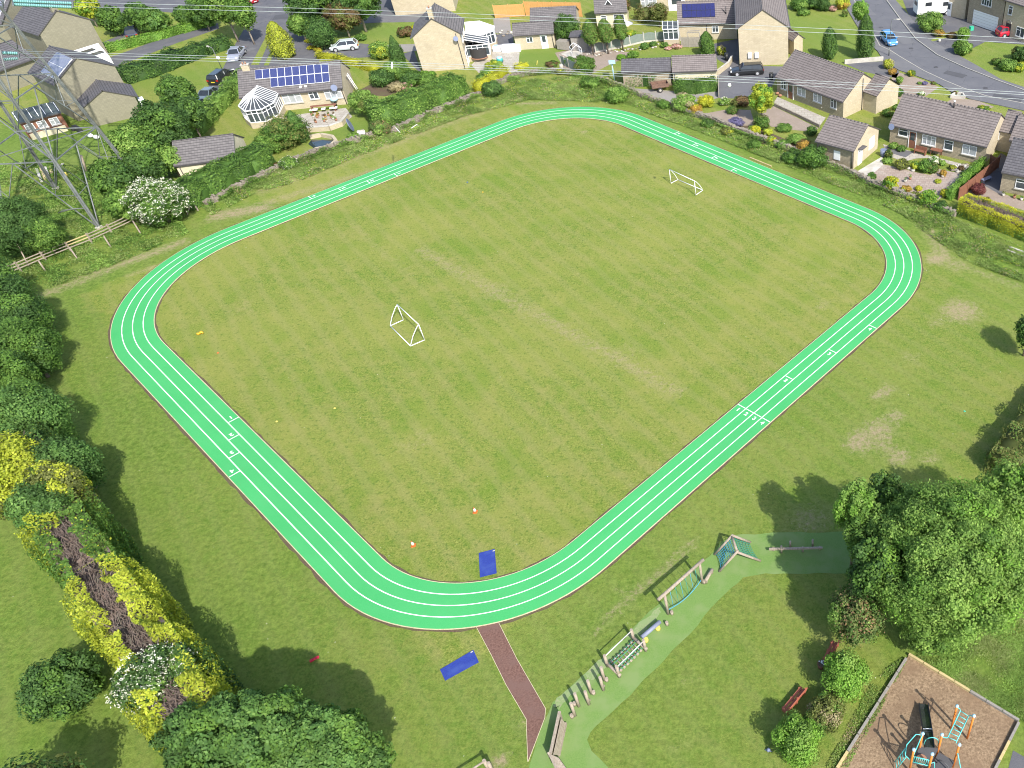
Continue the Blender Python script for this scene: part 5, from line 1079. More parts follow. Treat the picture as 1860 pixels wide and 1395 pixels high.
# gardens behind the long hedge
tree(661, 186, 1.8, (1.9, 1.8, 1.5), 'weeping light green tree right of the solar panel bungalow', ('fresh', 'olive'), n=6000, size=.2, lumps=24, lump=.36)
for (px, py, r, h, kk, lab) in (
    (690, 233, 1.35, 1.5, ('blush', 'fresh'), 'pinkish variegated shrub at the left end of the long hedge'), (693, 142, 1.7, 2.0, ('deep', 'bluegreen'), 'dark spreading shrub beside the gable with leaning poles'), (720, 128, 1.7, 2.4, ('fresh', 'mid'), 'light leaved shrub under the power lines left of the chimney gable'),
    (748, 142, 1.6, 1.8, ('mid', 'deep'), 'green shrub below the chimney gable house'), (776, 140, 1.4, 1.3, ('mid', 'bright'), 'flat green shrub at the foot of the chimney gable'), (738, 158, .8, 1.0, ('pinkflower', 'mid'), 'pink flowering shrub behind the long hedge'), (720, 158, 1.1, 1.2, ('straw',), 'straw coloured grass clump behind the long hedge'),
    (517, 240, 2.75, 3.3, ('mid', 'olive'), 'large domed shrub in front of the white conservatory'), (487, 262, 1.5, 2.0, ('fresh', 'mid'), 'light shrub between the cream garage and the domed shrub'), (375, 350, .9, .9, ('rust',), 'rusty brown shrub in the clipped hedge by the elder'), (895, 162, 1.35, 1.8, ('bluegreen', 'deep'), 'round dark laurel at the corner above the track'),
    (1121, 172, 1.6, 1.8, ('fresh', 'mid'), 'leafy green bush in the verge above the top bend'), (1072, 150, 1.3, 1.2, ('mid', 'fresh'), 'green shrub on the wall above the top bend'), (1062, 118, 1.5, 2.2, ('mid', 'olive'), 'feathery shrub below the clipped cypresses'), (1035, 112, .9, 1.1, ('bluegreen', 'mid'), 'silvery shrub in the curved fence corner'),
    (1243, 186, 1.65, 2.0, ('fresh', 'straw'), 'arching grassy shrub on the wall end by the gravel drive'), (1205, 190, .9, 1.0, ('mid',), 'green shrub at the wall above the first lane number'), (1282, 184, 1.15, 1.3, ('yellow', 'gold'), 'bright yellow shrub beside the grassy one'), (1263, 199, .95, 1.1, ('orange', 'yellow'), 'orange yellow shrub in front of the bright yellow one'),
    (1316, 184, .8, .9, ('fresh', 'flower'), 'pale flowering shrub in the gravel garden'), (1330, 200, .8, .8, ('mid', 'olive'), 'low olive shrub in the gravel garden'), (1346, 184, 1.2, 1.0, ('rust', 'olive'), 'rust brown shrub left of the tall yellow green tree'), (1336, 222, 1.05, .9, ('lavender',), 'purple lavender mound in the gravel garden'),
    (1285, 224, .9, .8, ('mid', 'deep'), 'dark shrub on the wall left of the lavender'), (1320, 238, .8, .7, ('olive', 'gold'), 'olive shrub on the wall below the lavender'), (1372, 236, .75, 1.1, ('yellow', 'bright'), 'lime yellow shrub below the tall yellow green tree'), (1395, 240, .6, .7, ('gold', 'fresh'), 'small lime plant right of the lime shrub'), (1402, 256, .7, .9, ('yellow', 'fresh'), 'lime flowering plant above the verge'),
    (1425, 232, 1.0, .7, ('fresh', 'mid'), 'flat green plant at the edge of the pink gravel'), (1447, 252, 1.1, .9, ('fresh', 'bright'), 'sprawling green plant left of the orange shrub'), (1423, 262, .9, .8, ('mid', 'fresh'), 'sprawling green plant below the flat one'), (1460, 266, 1.0, 1.4, ('orange', 'rust'), 'orange leaved shrub left of the garage'),
    (1478, 285, 1.7, 2.5, ('mid', 'deep'), 'big green shrub against the corner of the stone garage'), (1442, 284, 1.3, 1.2, ('mid', 'deep'), 'green shrub in the verge left of the garage corner'), (1474, 238, .7, 1.0, ('deep', 'mid'), 'dark shrub at the garage eaves'), (1370, 262, .9, .8, ('mid',), 'low green shrub in the verge under the lavender garden'),
    (1618, 333, .95, 1.5, ('bright', 'yellow'), 'bright lime ball shrub at the left of the paved garden'), (1687, 360, 1.0, 1.6, ('bright', 'gold'), 'bright lime ball shrub at the bottom of the paved garden'), (1615, 280, .48, 1.1, ('olive', 'deep'), 'dark olive lollipop shrub beside the garage'), (1612, 292, .6, .5, ('fresh',), 'low light plant under the olive lollipop'),
    (1638, 298, .85, 1.0, ('olive', 'gold'), 'olive dome shrub at the bed edge'), (1663, 300, .6, 1.0, ('gold', 'mid'), 'yellow green shrub in the middle bed'), (1680, 302, .85, 1.3, ('mid', 'bright'), 'largest green shrub in the middle bed'), (1694, 305, .75, 1.0, ('mid', 'olive'), 'olive green shrub right of the largest one'), (1697, 291, .7, .7, ('bluegreen', 'flower'), 'silvery white flowering mound by the bungalow wall'),
    (1712, 296, .4, .5, ('fresh',), 'small fresh plant by the bungalow wall'), (1730, 304, .45, .5, ('olive', 'gold'), 'small olive plant in the rock bed'), (1746, 306, .4, .45, ('rust',), 'small rusty plant in the rock bed'), (1760, 315, .85, .7, ('deep', 'mid'), 'dark low juniper at the bright narrow hedge'), (1713, 315, .42, .7, ('orange',), 'small orange leaved maple on the paving'),
    (1704, 329, .38, .35, ('gold',), 'small lime cushion in the middle of the paving'), (1739, 333, .35, .35, ('bluegreen',), 'small blue green cushion on the paving edge'), (1717, 350, .65, .7, ('yellow', 'gold'), 'golden dome shrub at the foot of the bright hedge'), (1669, 342, .42, .45, ('yellow',), 'yellow cushion plant between the two lime balls'), (1646, 343, .6, .6, ('orange', 'gold'), 'orange flowering plant left of the yellow cushion'),
    (1638, 351, .55, .6, ('bluegreen', 'mid'), 'grey green plant beside the left lime ball'), (1661, 357, .85, .7, ('olive', 'gold'), 'bronze heather patch on the wall'), (1583, 321, .55, .8, ('mid', 'deep'), 'dark shrub at the garage corner on the wall'), (1560, 320, .7, .4, ('rust', 'olive'), 'brown heather on the wall by the garage'), (1600, 336, .45, .5, ('mid',), 'small green plant at the wall left of the lime ball'),
    (1710, 374, .75, 1.0, ('deep', 'mid'), 'dark shrub where the wall meets the yellow hedge'), (1778, 343, .9, 1.1, ('purple',), 'purple leaved maple behind the brown board fence'), (1623, 265, .6, .6, ('fresh', 'mid'), 'green plant under the kitchen window of the long bungalow'), (1638, 270, .55, .6, ('mid', 'bluegreen'), 'green plant beside the brown door'), (1793, 364, .4, .6, ('mid', 'rust'), 'potted plant left of the small right edge lawn'),
    (1655, 133, .62, .75, ('yellow', 'mid'), 'clipped yellow topped ball by the pavement'), (1614, 116, .8, 1.4, ('gold', 'straw'), 'spiky yellow plant at the foot of the lamp post'), (1621, 130, .6, .8, ('orange', 'straw'), 'orange spiky plant by the bungalow wing'), (1634, 145, .55, .9, ('fresh',), 'fresh green upright plant in the pink gravel'), (1680, 151, .35, .4, ('lavender',), 'small lilac plant in the pink gravel'),
    (1696, 151, .35, .35, ('rust', 'mid'), 'small brown green plant at the gravel corner'), (1670, 151, .3, .3, ('fresh',), 'tiny green plant in the pink gravel'), (1632, 168, .7, .9, ('deep', 'mid'), 'dark ball shrub right of the bungalow wing'), (1674, 170, .5, .5, ('fresh', 'flower'), 'low flowering plant by the brown roof ridge'), (1612, 205, .8, .7, ('mid', 'olive'), 'green shrub between the wing and the brown roof'), (1630, 195, .7, .6, ('fresh', 'mid'), 'light shrub by the brown roof ridge left end'),
    (1786, 197, .8, .5, ('gold', 'mid'), 'yellow green shrub behind the brown roof'), (1736, 168, .4, .5, ('rust', 'fresh'), 'plants in the pale corner planter'),
    (1690, 40, 2.3, 2.7, ('fresh', 'mid'), 'big bush in front of the camper van'), (1750, 62, 1.0, 1.8, ('fresh', 'bright'), 'light bush at the front lawn corner above the drive'), (1749, 86, 1.5, 1.9, ('mid', 'fresh'), 'bush throwing a shadow across the drive, right of the road'), (1705, 60, 1.0, .8, ('orange', 'olive'), 'orange heather below the big bush'), (1728, 64, .9, .6, ('rust', 'olive'), 'brown heather beside the drive'),
    (1853, 98, 1.3, 1.9, ('deep', 'olive'), 'dark spiky shrub at the right edge above the road'), (1832, 118, 1.3, 1.4, ('fresh', 'mid'), 'green shrub at the right edge by the pavement'), (1852, 122, .9, 1.2, ('gold', 'mid'), 'yellow flecked shrub at the right edge by the pavement'), (1812, 112, .9, .8, ('mid', 'olive'), 'low shrub left of the right edge group'), (1762, 32, .4, 1.2, ('gold', 'mid'), 'small standard plant at the garage door house corner'),
    (1310, 92, .7, 1.3, ('gold', 'straw'), 'yellow strap leaved plant right of the rounded conifer'), (1149, 99, .9, .8, ('bright', 'mid'), 'green ground cover in front of the panel fence'), (1128, 104, .7, .6, ('bright',), 'small green ground cover left of it'), (1170, 84, .7, .8, ('mid', 'bluegreen'), 'green shrub at the panel fence centre'), (1186, 80, .6, .7, ('deep', 'mid'), 'dark shrub at the panel fence'), (1207, 82, .6, .7, ('mid', 'fresh'), 'green shrub at the right of the panel fence'),
    (1229, 84, .9, .4, ('pinkflower', 'rust'), 'salmon pink flowering carpet by the lawn'), (1214, 88, .5, .4, ('pinkflower',), 'pink flower patch left of the salmon carpet'), (1045, 78, 1.0, 1.2, ('yellow', 'fresh'), 'lime shrub beside the dark shed'), (1146, 60, .9, .7, ('gold', 'bright'), 'lime shrub behind the panel fence'), (965, 44, .6, .5, ('mid',), 'small shrub in front of the orange fence left part'), (982, 44, .7, .5, ('deep', 'mid'), 'dark low plants in front of the orange fence'),
    (885, 52, 1.1, .8, ('mid', 'bright'), 'low green bush below the upper white conservatory'), (898, 118, 1.2, 1.1, ('gold', 'fresh'), 'lime spreading shrub by the black netted pool'), (886, 132, 1.1, .9, ('fresh', 'mid'), 'green shrub under the power lines near the golden hedge'), (873, 140, .7, .6, ('bluegreen', 'fresh'), 'pale shrub at the gate of the golden hedge'),
    (1018, 130, .8, .6, ('olive', 'gold'), 'yellowish plants on the wall left of the curved fence'), (1002, 116, .9, .6, ('rust', 'mid'), 'brownish bed plants at the annexe lawn'), (1452, 8, 1.5, 1.6, ('mid', 'fresh'), 'green shrub at the upper edge right of the tall gable'), (1478, 6, 1.4, 1.7, ('deep', 'mid'), 'dark green shrub in the upper edge border'), (1497, 8, 1.1, 2.0, ('deep',), 'dark upright shrub in the upper edge border'), (1460, 22, 1.1, .9, ('fresh', 'mid'), 'low light shrub at the end of the upper border'),
    (1530, 6, 1.3, 1.6, ('gold', 'orange'), 'golden shrub at the end of the upper border'), (1512, 16, .8, .6, ('pinkflower', 'rust'), 'pink red bedding in the upper border'), (1535, 24, .5, 1.1, ('fresh', 'olive'), 'thin young tree at the lawn edge'), (512, 300, .9, .6, ('olive', 'rust'), 'brown low plants by the pond'), (640, 246, .7, .5, ('fresh', 'bright'), 'green plants on the wall by the pond')):
    shrub(px, py, r, h, lab, kk)
shrub(523, 297, 1.0, 1.3, 'cream flowering shrub at the end of the clipped hedge', ('mid', 'fresh'), flower='flower', fn=220)
conifer(549, 256, 1.3, 3.9, 'dark conical conifer beside the large domed shrub', ('bluegreen', 'deep'), n=4500, taper=.55)
tree(1383, 178, 3.0, (1.55, 1.5, 1.9), 'tall yellow green leafy tree in front of the black car drive', ('gold', 'bright'), n=9500, size=.2, lumps=36, lump=.32, core=.6)
shrub(1384, 222, 1.1, 1.7, 'dark ivy clump round the foot of the yellow green tree', ('mid', 'olive'))
for px, py, lab in ((1078, 100, 'left'), (1105, 98, 'middle'), (1132, 92, 'right')):
    conifer(px, py, 1.25 if lab != 'right' else 1.1, 5.1, 'clipped cypress on bare stems, '+lab+' one of three in front of the fence', ('mid', 'olive'), n=4200, taper=.25, stem=1.8, group='clipped cypresses on bare stems')
tree(1030, 52, 2.3, (2.0, 1.9, 1.9), 'round dark green tree between the annexe and the shed', ('deep', 'mid'), n=6500, size=.23, lumps=26, lump=.38)
conifer(1285, 101, 1.12, 3.5, 'plump rounded conifer on the lawn below the navy solar panels', ('mid', 'deep'), n=5200, taper=.15)
conifer(1506, 106, 1.2, 4.5, 'dark upright conifer, smaller of the two on the roadside lawn', ('deep', 'mid'), n=5200, taper=.2)
conifer(1570, 107, 1.5, 6.4, 'dark upright conifer with light green top, taller on the roadside lawn', ('deep', 'mid'), n=7500, taper=.35)
tree(1563, 20, 5.2, (1.2, 1.2, 1.4), 'light green crown behind the taller roadside conifer', ('bright', 'fresh'), n=3000, size=.22)
tree(1128, -2, 3.2, (1.5, 1.5, 2.3), 'olive tree between the dormer bungalow and the far house', ('olive', 'rust'), n=4000, size=.24)
tree(1196, 24, 2.2, (1.6, 1.3, 1.4), 'olive bush with brown tips in front of the far cream house', ('olive', 'rust'), n=4000, size=.2)

# ================================================================== WALLS AND FENCES
def rubble_wall(name, pts, h, w_, label, **kw):
    b = MB('rubble'); P = [Vector((p[0], p[1])) for p in pts]
    for a, c in zip(P[:-1], P[1:]):
        b.beam((a.x, a.y, h*.42), (c.x, c.y, h*.42), w_*.72, h*.84, 'rubble'); L = (c-a).length; t = (c-a)/L; nn = Vector((-t.y, t.x))
        n = int(L/.27)
        for i in range(n):
            for row in range(3):
                for sd_ in (-1, 1):
                    z = h*(.16+.30*row)+random.uniform(-.03, .03); q_ = a+t*(i+random.random()*.6)*.27+nn*sd_*(w_/2-.1+random.uniform(-.05, .06))
                    b.box((q_.x, q_.y, z), (random.uniform(.18, .36), random.uniform(.15, .26), h*.28*random.uniform(.7, 1.1)), 'rubble', math.atan2(t.y, t.x)+random.uniform(-.35, .35))
            q_ = a+t*(i+.5)*.27; b.box((q_.x+random.uniform(-.06, .06), q_.y+random.uniform(-.06, .06), h+random.uniform(-.08, .10)), (random.uniform(.14, .3), w_*random.uniform(.6, 1.05), random.uniform(.12, .26)), 'rubble', math.atan2(t.y, t.x)+random.uniform(-.4, .4))
    return b.build(name, **kw) if not label else b.build(name, label=label, cat='wall', **kw)
rubble_wall('dry_stone_wall', pxs((376, 374), (400, 362), (439, 342), (503, 311), (545, 292), (590, 276), (648, 258), (691, 246), (724, 237), (776, 213), (821, 194), (876, 173)), .62, .5, 'old dry stone wall below the long clipped hedges, left of the top bend')
rubble_wall('dry_stone_wall', pxs((900, 156), (916, 149), (932, 141), (955, 137), (1017, 131), (1060, 141), (1100, 150), (1152, 170), (1194, 187), (1222, 196), (1257, 209)), .55, .55, 'tumbled stone wall curving above the top bend below the garden store')
rubble_wall('dry_stone_wall', pxs((1257, 209), (1297, 221), (1337, 239), (1387, 256), (1424, 271), (1465, 284), (1492, 297), (1545, 317), (1582, 335), (1640, 358), (1712, 384), (1735, 394)), .6, .55, 'dry stone wall below the gravel garden, garage and paved garden')
b = MB('stone'); 
for a, c in zip(pxs((564, 252), (585, 248), (606, 252), (612, 260), (600, 270), (574, 275))[:-1], pxs((564, 252), (585, 248), (606, 252), (612, 260), (600, 270), (574, 275))[1:]): b.beam((a.x, a.y, .22), (c.x, c.y, .22), .35, .45, 'stone')
b.build('pond_wall', label='curved low stone wall of the garden pond', cat='wall')
S('pond_water', 'water', .03, (566, 254), (604, 254), (609, 261), (598, 268), (574, 272), (560, 262))
b = MB('stone', 'pale')
for a, c in zip(pxs((548, 232), (560, 240), (600, 237), (622, 229), (634, 214))[:-1], pxs((548, 232), (560, 240), (600, 237), (622, 229), (634, 214))[1:]): b.beam((a.x, a.y, .3), (c.x, c.y, .3), .3, .6, 'stone'); b.beam((a.x, a.y, .63), (c.x, c.y, .63), .36, .06, 'pale')
b.build('terrace_wall', label='low terrace wall in front of the solar panel bungalow', cat='wall')
b = MB('rubble')
for a, c in zip(pxs((1407, 193), (1446, 211), (1489, 232))[:-1], pxs((1407, 193), (1446, 211), (1489, 232))[1:]): b.beam((a.x, a.y, .2), (c.x, c.y, .2), .14, .4, 'rubble')
b.build('patio_wall', label='low straight retaining wall along the patio of the four window bungalow', cat='wall')
b = MB('pale'); p, q_ = pxs((1534, 116), (1604, 110)); b.beam((p.x, p.y, .3), (q_.x, q_.y, .3), .22, .6, 'pale'); b.build('garden_wall', label='pale low wall between the roadside lawn and the bungalow drive', cat='wall')
b = MB('stone', 'pale')
for P in (((1302, 138), (1324, 121)), ((1324, 121), (1330, 110))):
    p, q_ = pxs(*P); b.beam((p.x, p.y, .35), (q_.x, q_.y, .35), .2, .7, 'stone'); b.beam((p.x, p.y, .73), (q_.x, q_.y, .73), .26, .06, 'pale')
b.build('garden_wall', label='short stone wall left of the black estate car', cat='wall')
b = MB('timber_g'); p, q_ = pxs((1305, 144), (1306, 178)); b.beam((p.x, p.y, .4), (q_.x, q_.y, .4), .12, .8, 'timber_g'); b.build('drive_fence', label='low board at the left side of the black car drive', cat='fence')
# pale stones in the rock garden and the rockery
def rocks(name, px, label, s=.28, z=.1, n=None):
    b = MB('pale', 'rubble')
    for x, y in px:
        g = G(x+random.uniform(-1.5, 1.5), y+random.uniform(-1, 1)); b.ball((g.x, g.y, z), s*random.uniform(.6, 1.2), 6, 'pale' if random.random() < .6 else 'rubble', (1, .8, .6))
    return b.build(name, label=label, cat='rockery', kind='stuff')
rocks('rockery_stones', [(x, y) for x in range(1728, 1756, 3) for y in range(302, 316, 4) if (y-302) < (x-1722)*.5+6]+[(1646+3*i, 306+i) for i in range(5)], 'pale rockery stones along the bed of the long bungalow')
rocks('rockery_stones', [(x, 96-(x-1110)*.16+random.uniform(-4, 4)) for x in range(1060, 1200, 4)], 'pale stones in the border below the panel fence', .22)
rocks('rockery_stones', [(x, y) for x, y in zip(range(864, 934, 4), [62, 58, 66, 60, 70, 62, 66, 58, 62, 70, 64, 60, 56, 66, 62, 58, 60, 64])], 'stone steps and rocks below the upper white conservatory', .3)

# brown board fence
def panel_fence(name, label, P, h, mat, post, step=1.8, pm=None, base=None, arch=False, pw=.09, cat='fence'):
    e = empty(name, (P[0].x, P[0].y, 0), label=label, cat=cat); o = Vector((P[0].x, P[0].y, 0)); pm = pm or mat
    for a, c in zip(P[:-1], P[1:]):
        n = max(1, round((c-a).length/step)); A = Vector((a.x, a.y, 0))-o; B = Vector((c.x, c.y, 0))-o
        for i in range(n+1):
            if i == 0 and a is not P[0]: continue
            q_ = A+(B-A)*(i/n); b = MB(pm); b.box((q_.x, q_.y, (h+.12)/2), (pw, pw, h+.12), pm, math.atan2((B-A).y, (B-A).x)); b.build('post', e)
        for i in range(n):
            q0 = A+(B-A)*(i/n); q1 = A+(B-A)*((i+1)/n); t = (q1-q0).normalized(); q0 = q0+t*pw*.5; q1 = q1-t*pw*.5; b = MB(mat); L = (q1-q0).length; m_ = max(3, int(L/.14)); z0 = .25 if base else .05
            for k in range(m_):
                u0, u1 = q0+(q1-q0)*(k/m_), q0+(q1-q0)*((k+.94)/m_); top = h-(.0 if not arch else .16*(1-math.sin(PI*(k+.5)/m_))); zz = (z0+top)/2; b.beam(u0+Vector((0, 0, zz)), u1+Vector((0, 0, zz)), .025 if k % 2 else .035, top-z0, mat)
            for z in (.3*h, .8*h): b.beam(q0+Vector((0, 0, z)), q1+Vector((0, 0, z)), .06, .07, mat)
            b.build('panel', e)
            if base: g = MB(base); g.beam(q0+Vector((0, 0, .125)), q1+Vector((0, 0, .125)), .05, .25, base); g.build('gravel_board', e)
    return e
panel_fence('board_fence', 'reddish brown board fence between the paved garden and the shaded drive', pxs((1740, 364), (1813, 305)), 1.5, 'timber_b', 'timber_b', 1.9)
panel_fence('garden_gate', 'open brown gate at the corner of the long bungalow', pxs((1797, 300), (1808, 306)), 1.3, 'timber_b', 'timber_b', 1.0, cat='gate')
panel_fence('board_fence', 'new orange board fence at the upper edge, left part', pxs((900, 33), (954, 30)), 2.0, 'timber_o', 'timber_o', 2.2)
panel_fence('board_fence', 'new orange board fence at the upper edge, right part behind the wide garage', pxs((956, 29), (1058, 31)), 2.3, 'timber_o', 'timber_o', 2.2)
panel_fence('panel_fence', 'curving fence of grey green panels between white concrete posts', pxs((1082, 96), (1112, 90), (1145, 83), (1170, 77), (1192, 75), (1214, 74), (1236, 74)), 1.45, 'greenpanel', 'white', 1.75, 'pale', 'pale', True, .13)
panel_fence('panel_fence', 'curved grey panel fence with white posts round the gravel corner', pxs((1020, 117), (1034, 124), (1048, 130)), 1.3, 'greenpanel', 'white', 1.3, 'pale', None, False, .12)
panel_fence('board_fence', 'dark weathered boards beside the rounded conifer', pxs((1238, 86), (1252, 86), (1274, 85)), 1.5, 'timber_g', 'timber_g', 1.6)
b = MB('timber_e', 'dark'); g = G(1055, 88); b.box((g.x, g.y, 1.0), (2.3, 2.0, 2.0), 'timber_e', .1); b.poly([(g.x-1.3, g.y-1.2, 2.0), (g.x+1.3, g.y-1.1, 2.0), (g.x+1.3, g.y+1.1, 2.35), (g.x-1.3, g.y+1.0, 2.35)], 'slate'); b.box((g.x, g.y+.0, 2.1), (2.5, 2.2, .12), 'slate', .1); b.build('garden_shed', label='dark roofed garden shed beside the left clipped cypress', cat='shed')
b = MB('timber_g'); p, q_ = pxs((1016, 88), (1036, 90)); b.beam((p.x, p.y, .7), (q_.x, q_.y, .7), 1.2, 1.2, 'timber_g'); b.build('compost_box', label='dark timber box at the end of the buff annexe', cat='box')
def wheelie(px, py, c, label, group=None):
    g = G(px, py); b = MB(c); b.tube([(0, 0, .08), (0, 0, .98)], .26, 4, c, .33); o = b.build('wheelie_bin', loc=(g.x, g.y, 0), label=label, cat='bin', group=group)
    o.rotation_euler[2] = random.uniform(0, 1); l = MB(c, 'tyre'); l.box((0, 0, 1.02), (.5, .52, .08), c); l.build('lid', o); w2 = MB('tyre'); w2.tube([(-.26, .2, .1), (.26, .2, .1)], .1, 8, 'tyre'); w2.build('wheels', o); return o
M['bluebin'] = plain('blue_bin', (.04, .12, .42), .5)
wheelie(1038, 84, 'bluebin', 'blue wheelie bin beside the dark timber box'); wheelie(1447, 172, 'dark', 'dark wheelie bin between door and window of the four window bungalow'); wheelie(1401, 146, 'dark', 'dark wheelie bin at the left end of the four window bungalow')
wheelie(1320, 110, 'dark', 'dark bin in the shaded yard beside the tall gable'); g = G(1604, 283); b = MB('bluegrey'); b.cyl((g.x, g.y, 0), .38, .8, 14, 'bluegrey'); b.build('water_butt', label='grey blue water butt at the garage corner', cat='water butt')

# rail fence at the pylon
def rail_fence():
    pts = [(8, 500), (30, 487), (66, 478), (110, 462), (142, 470)]
    line = [(-6, 500), (40, 482), (85, 463), (130, 445), (168, 430), (205, 413), (250, 392), (300, 372)]
    e = empty('rail_fence', (*G(181, 422), 0), label='weathered post and rail fence in front of the pylon', cat='fence'); o = Vector((*G(181, 422), 0))
    P = [G3(x, y+12, 0)-o for x, y in line]
    for i, (a, c) in enumerate(zip(P[:-1], P[1:])):
        for k, z in enumerate((.45, .75, 1.05)):
            mt = 'timber_y' if (i == 3 and k > 0) else 'timber'; b = MB(mt); b.beam(a+Vector((0, 0, z)), c+Vector((0, 0, z)), .05, .09, mt); b.build('rail', e)
    for q_ in P: b = MB('timber'); b.box((q_.x, q_.y, .6), (.12, .12, 1.2), 'timber'); b.build('post', e)
    return e
rail_fence()
for k, ((bx, by), (tx, ty), lab) in enumerate((((202, 450), (188, 428), 'pale leaning post below the new yellow rails'), ((142, 472), (126, 449), 'pale leaning post second from the left'), ((84, 494), (70, 474), 'pale leaning post furthest left'), ((256, 425), (241, 401), 'pale leaning post nearest the elder'))):
    b = MB('timber'); a = G3(bx, by, 0); t = G3(tx, ty, 1.15); b.tube([a, t], .075, 8, 'timber', .065); b.build('fence_post', label=lab+' of the rail fence', cat='post')
b = MB('timber'); b.tube([G3(54, 486, 0), G3(30, 441, 2.2)], .06, 6, 'timber'); b.build('timber_stake', label='long thin stake rising from the bushes left of the rail fence', cat='stake')
e = MB('timber'); e.tube([G3(360, 383, 0), G3(345, 357, 1.3)], .085, 8, 'timber'); e.tube([G3(340, 390, 0), G3(347, 367, .95)], .05, 8, 'timber'); e.build('strainer_post', label='strutted timber post between the elder and the clipped hedge', cat='post')
e = MB('white'); e.tube([G3(727, 241, 0), G3(716, 229, .7)], .05, 6, 'white'); e.build('pole', label='white pole leaning against the wall under the long hedge', cat='pole')
e = MB('white'); e.tube([G3(741, 237, .1), G3(757, 226, .25), G3(760, 229, .1)], .04, 6, 'white'); e.build('bent_pole', label='bent white pole lying in the verge under the long hedge', cat='pole')
e = MB('timber_y'); p, q_ = G3(1362, 286, .08), G3(1401, 302, .08); e.beam(p, q_, .14, .1, 'timber_y'); e.build('plank', label='long pale plank lying beside the track below the lavender garden', cat='plank')
for k, (a, c) in enumerate((((1834, 448), (1866, 460)), ((1830, 454), (1864, 467)))):
    e = MB('pale'); e.beam(G3(*a, .1), G3(*c, .1), .18, .08, 'pale'); e.build('plank', label=('upper' if k == 0 else 'lower')+' of two pale boards lying in the weeds below the yellow hedge', cat='plank')
e = MB('timber_y')
for k in range(7): e.beam(G3(66+k*8, 306+k*-1.5, .1+.05*(k % 3)), G3(76+k*6, 330-k*5, .15), .25, .1, 'timber_y' if k % 2 else 'pale')
e.build('timber_pile', label='pile of pale boards on the grass inside the pylon base', cat='pile')
e = MB('yellow'); e.box(G3(119, 318, .3), (.35, .3, .6), 'yellow', .4); e.build('warning_post', label='yellow warning plate at the pylon leg', cat='sign')

